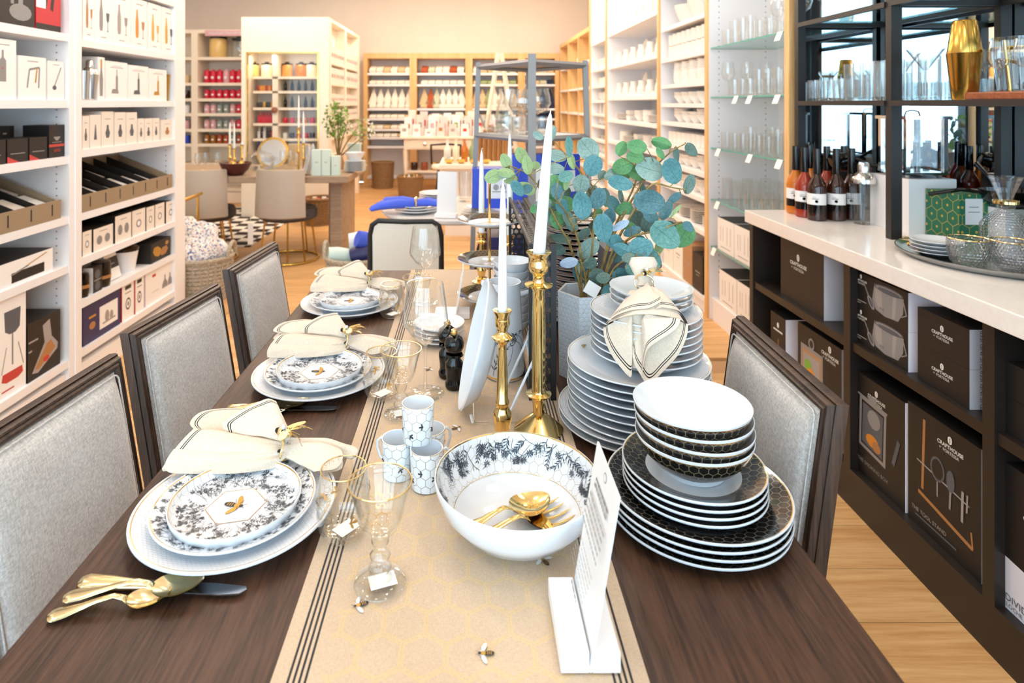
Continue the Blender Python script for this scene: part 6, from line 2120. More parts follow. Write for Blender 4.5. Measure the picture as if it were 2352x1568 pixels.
# small sign near the far end, side plates, bowls
s2_ = thing('sign_holder', 'small clear sign in a white block before the tiered stand', 'sign holder', (-.045, 1.8, TT_ + .0035), 0)
MB().box(-.05, .05, -.03, .03, 0, .016).build('block', 'white_paint', s2_, 0, None, .001)
o = MB().box(-.0015, .0015, -.045, .045, 0, .13).build('panel', 'acrylic_white', s2_, 0, (.01, 0, .012))
o.rotation_euler = (0, R(9), 0)
for k in range(4):
    o = link('plate', pmb, None, (-.075, 1.61, TT_ + .0035 + k * .011))
    o.scale = (.6, .6, .9)
    tag(o, 'small white plate in the short stack behind the pepper mills', 'plate', 'small white plates behind the mills')
for k in range(8):
    one('white_bowl', 'bowl', 'porcelain', (.118, 1.66, TT_ + .0035 + k * .022), 'small white bowl in the tall stack behind the pitcher', 'bowl', 'white bowls behind the pitcher', .72)

# black honeycomb crate standing on its side
cr = thing('perforated_tray', 'black metal tray with honeycomb holes standing upright on its long edge', 'tray', (.178, 1.61, TT_ + .003))
LY, LZ, DX = .318, .325, .046


def hexlat(w_, h_, cell, bar, fn):
    mb = MB()
    dx, dy = cell, cell * .8660254
    nr, nc = int(h_ / dy), int(w_ / dx)
    for j in range(nr + 1):
        for i in range(nc + 1):
            cx = i * dx + (dx / 2 if j % 2 else 0)
            cy = j * dy
            if cx > w_ or cy > h_:
                continue
            ro, ri = cell / 1.732, (cell - bar) / 1.732
            o = [(cx + ro * math.sin(R(60 * k)), cy + ro * math.cos(R(60 * k))) for k in range(6)]
            q = [(cx + ri * math.sin(R(60 * k)), cy + ri * math.cos(R(60 * k))) for k in range(6)]
            cl = lambda p: (min(max(p[0], 0), w_), min(max(p[1], 0), h_))
            vs = [fn(*cl(p)) for p in o + q]
            mb.add(vs, [(k, (k + 1) % 6, 6 + (k + 1) % 6, 6 + k) for k in range(6)])
    return mb


o = hexlat(2 * LY - .02, LZ - .02, .0185, .0065, lambda a, b: (0, -LY + .01 + a, .01 + b)).build('side_lattice', 'black_metal', cr, 0)
o['kind'] = 'stuff'
for s in (-1, 1):
    o = hexlat(DX, LZ - .02, .0185, .0065, lambda a, b: (-a, s * LY, .01 + b)).build('end_lattice', 'black_metal', cr, 0)
    o['kind'] = 'stuff'
    MB().box(-.006, .006, s * LY - .006, s * LY + .006, 0, LZ).build('corner_bar', 'black_metal', cr, 0)
    MB().box(-DX - .005, -DX + .003, s * LY - .005, s * LY + .005, 0, LZ).build('corner_bar', 'black_metal', cr, 0)
for z in (.0, LZ - .01):
    MB().box(-.006, .006, -LY, LY, z, z + .01).build('rail', 'black_metal', cr, 0)
    MB().box(-DX - .004, -DX + .002, -LY, LY, z, z + .01).build('rail', 'black_metal', cr, 0)
o = hexlat(2 * LY - .02, DX, .0185, .0065, lambda a, b: (-b, -LY + .01 + a, LZ - .005)).build('top_lattice', 'black_metal', cr, 0)
o['kind'] = 'stuff'

# vase and eucalyptus
vs_ = thing('hexagonal_vase', 'pale hexagonal vase with honeycomb relief holding eucalyptus', 'vase', (.272, 1.42, TT_ + .0005))
HV = .192
ro = lambda r, z, rot=.0: [(r * math.cos(R(60 * k) + rot), r * math.sin(R(60 * k) + rot), z) for k in range(6)]
mb = MB()
for k in range(6):
    a0, a1 = R(60 * k) + .1, R(60 * k + 60) + .1
    for (r0, z0_, r1, z1_) in ((.064, 0, .0675, HV),):
        p = [(r0 * math.cos(a0), r0 * math.sin(a0), z0_), (r0 * math.cos(a1), r0 * math.sin(a1), z0_), (r1 * math.cos(a1), r1 * math.sin(a1), z1_), (r1 * math.cos(a0), r1 * math.sin(a0), z1_)]
        mb.add(p, [(0, 1, 2, 3)], 0, [(k * .066, 0), (k * .066 + .066, 0), (k * .066 + .066, HV), (k * .066, HV)])
    r0, r1 = .0675, .0615
    mb.add([(r0 * math.cos(a0), r0 * math.sin(a0), HV), (r0 * math.cos(a1), r0 * math.sin(a1), HV), (r1 * math.cos(a1), r1 * math.sin(a1), HV), (r1 * math.cos(a0), r1 * math.sin(a0), HV)], [(0, 1, 2, 3)], 1)
    mb.add([(r1 * math.cos(a0), r1 * math.sin(a0), HV), (r1 * math.cos(a1), r1 * math.sin(a1), HV), (.058 * math.cos(a1), .058 * math.sin(a1), .02), (.058 * math.cos(a0), .058 * math.sin(a0), .02)], [(0, 1, 2, 3)], 1)
mb.add(ro(.058, .02, .1), [tuple(range(6))], 1)
mb.build('vase_body', ['comb_vase', 'porcelain'], vs_, 0)

EU = thing('eucalyptus', 'artificial eucalyptus branches with blue green coin leaves in the pale vase', 'plant', (.272, 1.42, TT_ + .03))
E0 = Vector((.272, 1.42, TT_ + .03))
ec = lambda x, y: (1100 + x * .27425, 290 + y * .27425)
er = random.Random(77)
STEMS = [([(930, 1410), (780, 1000), (680, 850), (560, 600), (430, 400), (260, 330)], -.05), ([(950, 1410), (870, 1050), (760, 760), (640, 600)], -.09),
         ([(960, 1420), (930, 1000), (990, 700), (870, 400), (760, 270), (620, 120)], .05), ([(980, 1420), (1060, 1000), (1180, 750), (1290, 530), (1340, 380), (1290, 250)], .08),
         ([(990, 1420), (1080, 1000), (1230, 700), (1380, 450), (1510, 300), (1620, 200), (1720, 150)], .03), ([(1000, 1420), (1100, 1050), (1300, 700), (1450, 460), (1600, 510), (1730, 530)], -.04),
         ([(990, 1420), (1150, 1030), (1280, 920), (1420, 890), (1560, 850), (1700, 800)], -.08), ([(990, 1420), (1110, 1200), (1230, 1110), (1380, 1100)], -.12),
         ([(960, 1420), (900, 1250), (850, 1120)], -.09), ([(985, 1420), (1140, 1300), (1200, 1280)], -.1), ([(970, 1420), (950, 1100), (960, 800), (1000, 560), (910, 450)], 0.0)]
SP = []
stm = []
for pts, dz in STEMS:
    P3 = [at(*ec(x, y), 1.41 + dz * k / (len(pts) - 1)) for k, (x, y) in enumerate(pts)]
    P3[0] = E0 + Vector((er.uniform(-.03, .03), er.uniform(-.03, .03), .0))
    Q = []
    for k in range(len(P3) - 1):
        for q in range(4):
            f = q / 4
            Q.append(P3[k].lerp(P3[k + 1], f))
    Q.append(P3[-1])
    for _ in range(2):
        Q = [Q[0]] + [(Q[i - 1] + Q[i] * 2 + Q[i + 1]) / 4 for i in range(1, len(Q) - 1)] + [Q[-1]]
    SP.append(Q)
    stm.append([])
LEAVES = '''225,298,125,85,115,g1;125,415,140,110,20,g1;235,385,135,75,170,g1;258,435,140,90,160,g1;365,250,140,105,115,g1;408,330,145,85,95,g1;320,515,145,85,130,b1;410,520,140,95,150,g1;500,80,90,60,150,g2;615,70,130,65,70,g2;755,175,160,65,95,b2;660,245,150,100,165,g2;785,295,130,65,100,g1;918,195,195,165,130,g2;955,335,165,150,60,b1;640,350,150,90,170,g2;725,420,120,90,20,b2;635,500,160,150,80,g3;855,480,150,130,80,g2;600,600,120,120,0,g3;695,670,190,150,30,g3;655,780,150,110,100,g3;865,672,220,150,100,b1;1000,600,170,120,70,b3;1060,590,150,80,100,g4;1195,190,120,90,60,g3;1330,170,150,110,170,g3;1315,255,130,100,170,g3;1210,330,160,130,20,g3;1190,475,195,120,170,b1;1120,400,100,90,20,g2;1330,390,160,120,150,g3;1440,360,210,190,160,g2;1620,380,200,190,120,b1;1540,145,150,95,165,g3;1525,230,100,55,120,g3;1660,240,140,55,100,g4;1785,190,130,85,140,g4;1760,490,160,85,70,g4;1420,630,255,190,170,b3;1380,560,200,50,105,g4;1640,600,130,60,40,b3;1565,710,160,90,60,b3;1640,715,130,30,50,g1;1330,790,170,120,90,g4;1430,800,170,120,60,g4;1190,590,110,40,100,g4;1185,830,160,60,30,b4;1040,845,230,150,100,b1;1140,975,150,100,150,b1;1550,900,250,200,140,b2;1715,905,200,170,60,g3;1520,980,180,50,70,g1;1345,1020,190,160,20,b1;1435,1105,200,150,150,b2;1310,1180,170,120,10,b2;1205,1275,190,140,130,b1;850,1210,190,130,100,b3;760,1140,140,80,10,b4;910,1200,210,60,165,g2;920,1020,200,130,45,g2;1165,1085,140,90,20,b3;690,940,170,70,170,g4;665,1030,130,90,150,g4;990,740,100,70,45,g3;590,760,130,60,100,g4;470,690,80,70,30,g3;480,330,60,80,90,g1;1215,1000,130,60,130,g4;1530,1000,120,50,80,g1;840,590,100,80,10,g4;940,560,150,70,60,g2;1030,410,80,60,60,g4;1085,420,70,60,20,g2;740,560,110,80,100,g4;735,480,110,50,80,g1;560,690,110,80,60,g3;1290,880,140,80,20,b3;1090,760,150,100,70,b3;1240,690,130,90,150,g2;780,830,120,80,140,g4;880,900,130,70,40,g4;1480,1180,110,70,20,b3'''
lmesh = {}


def leaf_mesh(c, v):
    k = (c, v)
    if k not in lmesh:
        fold = (.12, .3, .02, -.1)[v]
        curl = (.1, .22, -.08, .15)[v]

        def fn(u, t):
            w_ = .5 * (math.sin(math.pi * min(1, t * .93 + .035)) ** .55) * (1 - .12 * t) * 1.06
            x = (2 * u - 1) * w_
            return (x, t, fold * abs(x) + curl * t * t - .04 * math.sin(6 * t + 3 * u))
        lmesh[k] = MB().grid(fn, 8, 10, 0, lambda u, t: (u, t)).mesh('leaf', 'leaf_' + c, 80)
    return lmesh[k]


DEPTHS = {'b1': -.06, 'b2': -.08, 'b3': -.03, 'b4': -.06, 'g1': -.03, 'g2': .0, 'g3': .0, 'g4': .03}
for i, row in enumerate(LEAVES.split(';')):
    x, y, L, W, a, c = row.split(',')
    x, y, L, W, a = map(float, (x, y, L, W, a))
    px, py = ec(x, y)
    d = 1.41 + DEPTHS[c] + er.uniform(-.035, .035)
    ctr = at(px, py, d)
    # stem point closest to the leaf
    best = min(((q - ctr).length, si, qi) for si, Q in enumerate(SP) for qi, q in enumerate(Q) if qi > 3)
    sp = SP[best[1]][best[2]]
    k = .27425 / F * d
    ax = Vector((math.cos(R(a)), 0, math.sin(R(a))))
    if (ctr - sp).dot(ax) < 0:
        ax = -ax
    nrm = Vector((er.uniform(-.3, .3), -1, er.uniform(-.1, .45))).normalized()
    sd = ax.cross(nrm).normalized()
    nrm = sd.cross(ax).normalized()
    base = ctr - ax * (L * k / 2)
    o = link('leaf', leaf_mesh(c, er.randrange(4)), EU)
    Mx = Matrix((sd, ax, -nrm)).transposed().to_4x4()
    Mx = Matrix.Translation(base - E0) @ Mx @ Matrix.Diagonal((W * k * 1.1, L * k * 1.08, L * k, 1))
    o.matrix_local = Mx
    stm[best[1]].append([sp - E0, (sp * .5 + base * .5) + Vector((0, 0, .004)) - E0, base - E0])
# smaller dark leaves deep inside the bunch
for k in range(34):
    si = er.randrange(len(SP))
    Q = SP[si]
    qi = er.randrange(int(len(Q) * .3), len(Q))
    sp = Q[qi]
    a = er.uniform(0, 6.28)
    ax = Vector((math.cos(a), er.uniform(-.2, .6), math.sin(a) * .8 + .2)).normalized()
    nrm = Vector((er.uniform(-.6, .6), -1, er.uniform(-.5, .6))).normalized()
    sd = ax.cross(nrm).normalized()
    nrm = sd.cross(ax).normalized()
    L = er.uniform(.026, .042)
    base = sp + ax * .012 + Vector((0, .025, 0))
    o = link('leaf', leaf_mesh(er.choice(['g4', 'g4', 'b3', 'g2', 'g3', 'b1']), er.randrange(4)), EU)
    o.matrix_local = Matrix.Translation(base - E0) @ Matrix((sd, ax, -nrm)).transposed().to_4x4() @ Matrix.Diagonal((L * .75, L, L, 1))
    stm[si].append([sp - E0, (sp + base) / 2 - E0, base - E0])
for Q, pet in zip(SP, stm):
    n = len(Q)
    mb = MB().tube([q - E0 for q in Q], [.0036 - .0024 * i / n for i in range(n)], 7)
    for p in pet:
        mb.tube(p, [.0011, .0009, .0009], 5)
    mb.build('stem', 'stem_wood', EU, 60)
o = MB().box(-.016, .016, -.0006, .0006, -.014, .014).build('price_tag', 'price_card', None, 0, at(1360, 664, 1.365))
o.rotation_euler = (R(-10), R(32), 0)
tag(o, 'little white price tag hanging in the mouth of the pale vase', 'price tag')

# black plate stack and boxes behind the vase
BP = MB().lathe([(0, .002), (.06, .002), (.062, 0), (.068, 0), (.098, .012), (.1, .0145), (.0985, .016), (.07, .0085), (.065, .006), (0, .005)], 48, [0, 0, 0, 0, 0, 1, 0, 0, 0]).mesh('black_plate', ['black_gloss', 'ink_silver'], 40)
for k in range(20):
    tag(link('black_plate', BP, None, (.318 + .001 * (k % 3), 1.79, TT_ + .0005 + k * .0145)), 'black gold edged plate stacked behind the vase', 'plate', 'black plates stacked behind the vase')
t = carton('black honeycomb printed box behind the pale plates', .125, .18, .11, (.408, 1.56, TT_ + .0005), 0, 'comb_carton')
t = carton('slate grey box on top of the black honeycomb box', .118, .075, .1, (.4, 1.575, TT_ + .181), 0, 'grey_carton')


# ------------------------------------------------------------------ right: white counter on a black shelf base
KX = 1.308
kb = thing('counter_shelving', 'long black shelf base under the white counter full of dark boxes', 'shelving unit', (0, 0, 0))
MB().box(KX, 1.98, 2.84, 2.872, 0, .83).build('end_panel', 'black_laminate', kb, 0)
for y in (2.135, 1.554, .95):
    MB().box(KX, 1.98, y - .018, y + .018, .13, .83).build('divider', 'black_laminate', kb, 0)
MB().box(1.96, 1.98, .5, 2.84, 0, .83).build('back_panel', 'black_laminate', kb, 0)
MB().box(KX, 1.96, .5, 2.84, 0, .13).build('plinth', 'black_laminate', kb, 0)
for y0, y1 in ((2.153, 2.84), (1.572, 2.117), (.968, 1.536)):
    MB().box(KX + .006, 1.96, y0, y1, .535, .565).build('shelf', 'black_laminate', kb, 0)
ct = tag(MB().box(1.29, 2.0, .5, 2.885, .83, .885).build('countertop', 'quartz', None, 0, None, .003), 'thick glossy white countertop over the black shelves', 'countertop')


def yk(px, X=1.335):
    return X * F / (px - CX)


def kbox(label, px0, px1, z, h, dp, shapes=(), side='carton_side', **kw):
    b, a = yk(px0), yk(px1)
    return carton(label, b - a - .003, h, dp, (1.335 + dp / 2, (a + b) / 2, z + .0005), -90, 'black_carton', side=side, shapes=shapes, **kw), b - a - .003


def logo(t, x, z, s, dp):
    y = -dp / 2 - .0008
    decal(t, (x - .32 * s, y, z + .62 * s), (.64 * s, 0, 0), (0, 0, .95 * s), [('ink_white', [(.5, 0), (.92, .18), (1, .5), (.92, .84), (.5, 1), (.08, .84), (0, .5), (.08, .18)]), ('black_carton', line(.58, .8, .4, .55, .12)), ('black_carton', line(.4, .55, .6, .45, .12)), ('black_carton', line(.6, .45, .42, .2, .12))], 'emblem')
    text(t, 'CRAFTHOUSE', s * .62, (x, y, z + .2 * s), (R(90), 0, 0), bold=.02)
    text(t, 'BY', s * .28, (x - 1.45 * s, y, z - .36 * s), (R(90), 0, 0))
    text(t, 'FORTESSA', s * .52, (x + .12 * s, y, z - .4 * s), (R(90), 0, 0))


def side_text(t, s, size, wd, z, y):
    m = Matrix.Rotation(R(90), 4, 'Z') @ Matrix.Rotation(R(90), 4, 'X') @ Matrix.Rotation(R(90), 4, 'Z')
    text(t, s, size, (wd / 2 + .0006, y, z), m.to_euler(), 'ink_soft')


t, wd = kbox('large black and white box with a plain logo on the far upper shelf', 1793, 1893, .565, .25, .2)
logo(t, -.02, .155, .032, .2)
side_text(t, 'THE SMOKING CLOCHE', .02, wd, .115, .0)
t, wd = kbox('slim black and white box with a glass bell print on the far lower shelf', 1770, 1805, .13, .34, .16, [('ink_copper', line(.5, .48, .52, .7, .04)), ('ink_silver', sil(.52, [(.3, .3), (.4, .22), (.48, .1), (.56, .05)])), ('ink_white', ell(.5, .87, .07, .035)), ('ink_white', rect(.2, .79, .8, .81))])
t, wd = kbox('black box printed with a smoking board of fruit beside the slim box', 1832, 1934, .13, .37, .25, [('ink_silver', rect(.08, .3, .6, .8)), ('kraft', rect(.12, .33, .56, .76)), ('ink_pale', rect(.15, .36, .52, .72)), ('leaf_bright', ell(.26, .6, .09, .07)), ('ink_amber', ell(.32, .52, .1, .07)), ('ink_red', ell(.3, .43, .08, .05)), ('ink_silver', ell(.34, .85, .07, .06)), ('black_carton', ell(.34, .85, .045, .04))])
logo(t, .075, .31, .028, .25)
POT = [('ink_silver', [(.40, .42), (.46, .18), (.62, .1), (.84, .14), (.92, .4), (.93, .78), (.44, .86)]), ('ink_pale', [(.46, .42), (.52, .2), (.58, .18), (.56, .8), (.45, .82)]), ('ink_pale', [(.74, .15), (.79, .16), (.82, .76), (.76, .77)]), ('ink_soft', ell(.68, .82, .25, .1)), ('ink_silver', ell(.68, .82, .22, .07)), ('ink_soft', ell(.69, .8, .19, .05)), ('ink_silver', line(.24, .78, .34, .45, .02)), ('ink_silver', ell(.38, .3, .05, .18, 12, .25)), ('ink_soft', ell(.38, .3, .03, .12, 12, .25)), ('ink_silver', line(.93, .7, .98, .4, .02)), ('ink_silver', line(.98, .4, .9, .3, .02)), ('ink_pale', rect(.03, .2, .3, .225)), ('ink_pale', rect(.03, .14, .2, .16))]
for k in range(2):
    t, wd = kbox('black box printed with a steel bar pot, %s of the stacked pair' % ('lower', 'upper')[k], 1955, 2087, .565 + k * .1205, .12, .22, POT, group='bar pot boxes')
    logo(t, -.085, .09, .016, .22)
    text(t, 'POT', .012, (.02, -.1112, .03), (R(90), 0, 0), 'ink_soft')
for k in range(2):
    t, wd = kbox('black box with a plain white logo, %s of the two beside the pot boxes' % ('lower', 'upper')[k], 2107, 2228, .565 + k * .1065, .106, .25, group='plain logo boxes')
    logo(t, 0, .052, .02, .25)
    side_text(t, 'THE INFUSER', .018, wd, .053, -.09)
t, wd = kbox('tall black box printed with a glass smoking cabinet', 1955, 2080, .13, .335, .3, [('ink_silver', [(.16, .28), (.66, .24), (.68, .76), (.18, .78)]), ('black_carton', [(.2, .31), (.62, .28), (.64, .73), (.22, .75)]), ('ink_soft', [(.22, .33), (.6, .3), (.62, .71), (.24, .73)]), ('ink_silver', ell(.45, .62, .12, .09)), ('ink_amber', ell(.42, .4, .12, .06)), ('ink_copper', ell(.5, .37, .08, .05)), ('ink_silver', line(.14, .79, .7, .77, .02)), ('ink_silver', ell(.42, .815, .09, .025)), ('ink_soft', line(.8, .35, .9, .6, .05))])
logo(t, 0, .275, .022, .3)
text(t, 'THE SMOKING BOX', .017, (-.02, -.1512, .045), (R(90), 0, 0), 'ink_silver')
t, wd = kbox('tall black box printed with a copper bar tool stand', 2085, 2255, .13, .35, .3, [('ink_copper', line(.22, .34, .25, .93, .035)), ('ink_copper', line(.16, .3, .9, .2, .03)), ('ink_copper', line(.9, .2, .88, .32, .02)), ('ink_pale', line(.14, .56, .86, .5, .012)), ('ink_soft', ell(.44, .6, .1, .1)), ('black_carton', ell(.44, .6, .08, .08)), ('ink_silver', line(.44, .5, .44, .38, .02)), ('ink_soft', ell(.62, .58, .055, .09)), ('ink_silver', line(.62, .5, .61, .36, .025)), ('ink_pale', line(.78, .58, .77, .34, .03)), ('ink_pale', line(.84, .58, .83, .44, .02)), ('ink_soft', rect(.12, .08, .7, .095))])
logo(t, .03, .29, .024, .3)
text(t, 'THE TOOL STAND', .016, (-.05, -.1512, .046), (R(90), 0, 0), 'ink_pale')
t, wd = kbox('low black carton at the right frame edge, under another', 2292, 2560, .565, .09, .25, side='black_carton')
logo(t, -.02, .045, .022, .25)
t, wd = kbox('low black carton at the right frame edge, lying uppermost', 2286, 2550, .656, .085, .25, side='black_carton')
logo(t, -.01, .04, .022, .25)
t, wd = kbox('tall black box with a white printed foot in the nearest bay', 2288, 2560, .13, .36, .3, [('carton_side', [(0, 0), (1, 0), (1, .3), (0, .36)]), ('kraft', ell(.42, .16, .14, .04)), ('ink_silver', sil(.42, [(.16, .1), (.5, .12), (.52, .11)])), ('ink_pale', sil(.42, [(.18, .06), (.48, .07)])), ('ink_copper', sil(.42, [(.16, .1), (.2, .11)]))])
logo(t, -.02, .25, .024, .3)
text(t, 'INDIVIDUAL', .024, (-.075, -.1514, .03), (R(90), 0, 0), 'ink_soft')
text(t, 'CLOCHE', .014, (-.095, -.1514, .012), (R(90), 0, 0), 'ink_soft')

# black frame with mirrored back and end
bf = thing('bar_shelf', 'black metal bar shelf with mirrored back standing on the white counter', 'shelving unit', (0, 0, 0))
PX0 = 1.54
BT = 2.6
MB().box(1.985, 1.99, .5, 2.935, .8855, BT).build('mirror_back', 'mirror', bf, 0)
MB().box(1.6, 1.985, 2.93, 2.935, .8855, BT).build('mirror_end', 'mirror', bf, 0)
for y in (2.265, 1.6):
    for x in (PX0, 1.94):
        MB().box(x, x + .04, y - .015, y + .015, .8855, BT).build('upright', 'black_metal', bf, 0)
for x in (PX0, 1.945):
    MB().box(x, x + .036, 2.885, 2.915, .8855, BT).build('upright', 'black_metal', bf, 0)
hm = MB()
for k in range(60):
    z = .92 + k * .0275
    for y in (2.25, 2.885):
        x = PX0 + .02
        hm.add([(x + .003 * math.cos(R(60 * q)), y - .0006, z + .003 * math.sin(R(60 * q))) for q in range(6)], [tuple(range(6))])
o = hm.build('pin_holes', 'ink', bf, 0)
o['kind'] = 'stuff'
for z in (1.392, 1.755, 2.15):
    for y0, y1 in ((2.28, 2.885), (1.615, 2.25)):
        MB().box(PX0 - .006, PX0 + .012, y0, y1, z - .02, z).box(1.93, 1.945, y0, y1, z - .02, z).box(PX0 + .012, 1.93, y0, y0 + .012, z - .02, z).box(PX0 + .012, 1.93, y1 - .012, y1, z - .02, z).build('shelf_frame', 'black_metal', bf, 0)
        MB().box(PX0 + .012, 1.93, y0 + .012, y1 - .012, z - .006, z).build('shelf_pane', 'glass_shelf', bf, 0)

CZ_ = .885
# sauce bottles
SBOT = [(0, 0), (.034, 0), (.038, .004), (.038, .13), (.033, .155), (.017, .185), (.0135, .205)]
for k, (px, py, m, nm) in enumerate([(1836, 492, 'sauce_orange', 'orange'), (1857, 500, 'sauce_red', 'red'), (1886, 508, 'sauce_brown', 'dark brown'), (1931, 508, 'sauce_brown', 'dark brown'), (1966, 506, 'sauce_brown', 'dark brown'), (1908, 494, 'sauce_red', 'red'), (1948, 492, 'sauce_red', 'red'), (1868, 485, 'sauce_orange', 'orange')]):
    wh = ['leftmost, at the oak post', 'beside the orange one', 'front left of the dark three', 'middle of the dark three', 'nearest the glass shaker', 'peeking out behind between dark ones', 'peeking out behind near the shaker', 'peeking out behind the front left'][k]
    p = on_z(px, py, CZ_) + Vector((0, .03, .0005))
    t = thing('sauce_bottle', '%s sauce bottle with a black neck, %s' % (nm, wh), 'bottle', p, -38)
    MB().lathe(SBOT, 26).build('bottle_body', m, t)
    MB().lathe([(.0155, .195), (.016, .2), (.0145, .25), (.0145, .3), (.0135, .304), (0, .304)], 20).build('neck_seal', 'dark_bottle', t)
    MB().lathe([(.0384, .035), (.0384, .115)], 20, 0, None, R(-175), R(-20), ur=.038).build('label', 'paper', t)
    MB().lathe([(.0386, .035), (.0386, .068)], 20, 0, None, R(-175), R(-20), ur=.038).build('label_band', 'dark_bottle', t)
    decal(t, (-.014, -.0393, .072), (.028, 0, 0), (0, 0, .036), [('dark_bottle', ell(.65, .3, .22, .17)), ('ink_soft', rect(.05, .55, .95, .62)), ('ink_pale', rect(.1, .75, .6, .8))], 'label_print')
# glass shaker
p = on_z(1998, 518, CZ_) + Vector((0, .04, .0005))
t = thing('cocktail_shaker', 'fluted glass cocktail shaker with a silver cap beside the sauce bottles', 'cocktail shaker', p)
mb = MB()
fl_ = lambda r, z: [(r * (1 + .025 * math.cos(14 * a)) * math.cos(a), r * (1 + .025 * math.cos(14 * a)) * math.sin(a), z) for a in [2 * math.pi * k / 84 for k in range(84)]]
mb.loft([fl_(r, z) for r, z in ((.036, 0), (.038, .004), (.043, .09), (.0475, .175))])
mb.build('glass_body', 'glass_thick', t, 60)
MB().lathe([(.0485, .168), (.0485, .182), (.045, .192), (.03, .207), (.022, .212), (.021, .245), (.017, .252), (0, .253)], 32).build('cap', 'silver', t, 50)
# pedestal and lantern
pd_ = tag(MB().box(1.665, 1.845, 2.335, 2.56, CZ_ + .0005, 1.094).build('pedestal', 'white_paint', None, 0), 'white block pedestal under the glass lantern', 'pedestal')


def lantern(label, x, y, z, w_, h):
    t = thing('lantern', label, 'lantern', (x, y, z), 0)
    b = w_ / 2
    for sx_ in (-1, 1):
        for sy_ in (-1, 1):
            MB().box(sx_ * b - .008, sx_ * b + .008, sy_ * b - .008, sy_ * b + .008, .015, h - .02).build('corner_post', 'chrome', t, 0)
            MB().lathe([(0, 0), (.008, 0), (.01, .01), (.006, .016)], 10, 0, Matrix.Translation((sx_ * (b - .012), sy_ * (b - .012), 0))).build('foot', 'chrome', t)
    MB().box(-b - .01, b + .01, -b - .01, b + .01, .012, .022).build('base_plate', 'chrome', t, 0)
    MB().box(-b - .016, b + .016, -b - .016, b + .016, h - .025, h - .012).build('roof_plate', 'chrome', t, 0)
    MB().box(-b + .01, b - .01, -b - .001, -b + .001, .022, h - .025).build('glass_pane', 'glass', t, 0)
    MB().box(-b + .01, b - .01, b - .001, b + .001, .022, h - .025).build('glass_pane', 'glass', t, 0)
    MB().box(-b - .001, -b + .001, -b + .01, b - .01, .022, h - .025).build('glass_pane', 'glass', t, 0)
    MB().box(b - .001, b + .001, -b + .01, b - .01, .022, h - .025).build('glass_pane', 'glass', t, 0)
    MB().tube([(-.03, 0, h - .012), (-.025, 0, h + .004), (0, 0, h + .01), (.025, 0, h + .004), (.03, 0, h - .012)], .003, 8).build('handle', 'chrome', t)
    return t


lantern('chrome framed glass lantern on the white pedestal', 1.753, 2.44, 1.0945, .145, .25)
one('wine_glass', 'wine', 'glass', (1.755, 2.44, 1.117), 'clear glass standing inside the chrome lantern', 'glass', None, .75)
# black smoking pan and hose
sm_ = thing('smoking_gun', 'black handheld smoker with a hose behind the sauce bottles', 'smoker', (1.66, 2.74, 1.13))
MB().lathe([(0, -.06), (.03, -.055), (.035, -.02), (.032, .02), (.02, .04), (0, .045)], 20, 0, Matrix.Rotation(R(70), 4, 'Y')).build('smoker_body', 'black_gloss', sm_)
MB().tube([(.03, 0, .02), (.1, -.05, -.02), (.18, -.15, .0), (.2, -.25, -.06), (.12, -.3, -.05)], .008, 8).build('hose', 'black_metal', sm_)
MB().box(-.02, .02, -.02, .02, -.2445, -.05).build('stand', 'black_metal', sm_, 0)
pn_ = thing('black_pan', 'glossy black round pan resting right of the lantern', 'pan', (1.875, 2.15, 1.02))
MB().lathe([(0, 0), (.05, .005), (.075, .03), (.08, .06), (.076, .06), (.07, .03), (0, .015)], 28).build('pan_body', 'black_gloss', pn_)
MB().tube([(-.07, .02, .05), (-.12, .05, .055), (-.17, .08, .04), (-.2, .1, .03)], .007, 8).build('handle', 'black_gloss', pn_)
MB().box(-.05, .05, -.05, .05, -.1345, 0).build('stand', 'white_paint', pn_, 0)
# green gift box
carton('green gift box with gold bees and a white label behind the decanter', .17, .175, .16, (1.81, 2.25, CZ_ + .0005), 0, 'gift_green', shapes=[('paper', rect(.12, .4, .48, .92)), ('ink_pale', rect(.2, .74, .4, .76)), ('ink_pale', rect(.18, .64, .42, .66))])
carton('second green gift box in the right background of the counter', .16, .2, .15, (1.9, 1.9, CZ_ + .0005), 0, 'gift_green')
# silver tray with plates, crystal and gold bugs
TRY = (1.685, 1.955)
t = thing('serving_tray', 'round silver tray carrying crystal bowls and a decanter', 'tray', (TRY[0], TRY[1], CZ_ + .0005))
MB().lathe([(0, .004), (.25, .0), (.262, .004), (.275, .018), (.278, .02), (.274, .021), (.26, .009), (.25, .006), (0, .007)], 64).build('tray_body', 'silver', t, 50)
for k in range(4):
    o = link('plate', pmb, None, (1.515, 2.0, CZ_ + .0075 + k * .0115))
    o.scale = (.66, .66, .8)
    tag(o, 'small white gold edged plate stacked on the silver tray', 'plate', 'small plates on the silver tray')
for k, (x, y, a) in enumerate([(1.49, 2.07, 20), (1.53, 2.105, 70), (1.57, 2.12, -20), (1.61, 2.1, 40)]):
    t = thing('gold_bug', 'gold insect napkin ring on the rear rim of the silver tray, %s from the left' % ORD[k], 'ornament', (x, y, CZ_ + .03), a, 'gold insect rings')
    MB().lathe([(0, -.03), (.007, -.022), (.009, -.005), (.006, .006), (.008, .014), (0, .022)], 12, 0, Matrix.Rotation(R(80), 4, 'Y')).build('bug_body', 'old_gold', t)
    for s in (-1, 1):
        for q in (0, 1):
            MB().loft([[(a_ + .018, b_, z) for a_, b_ in ell(0, 0, .026 - .006 * q, .008, 10)] for z in (0, .0015)], X=Matrix.Translation((.004 - .012 * q, 0, .006)) @ Matrix.Rotation(R(s * (60 + 35 * q)), 4, 'Z')).build('wing', 'old_gold', t)
CRY = [(0, 0), (.028, 0), (.03, .004), (.045, .02), (.053, .045), (.054, .07), (.053, .088)]
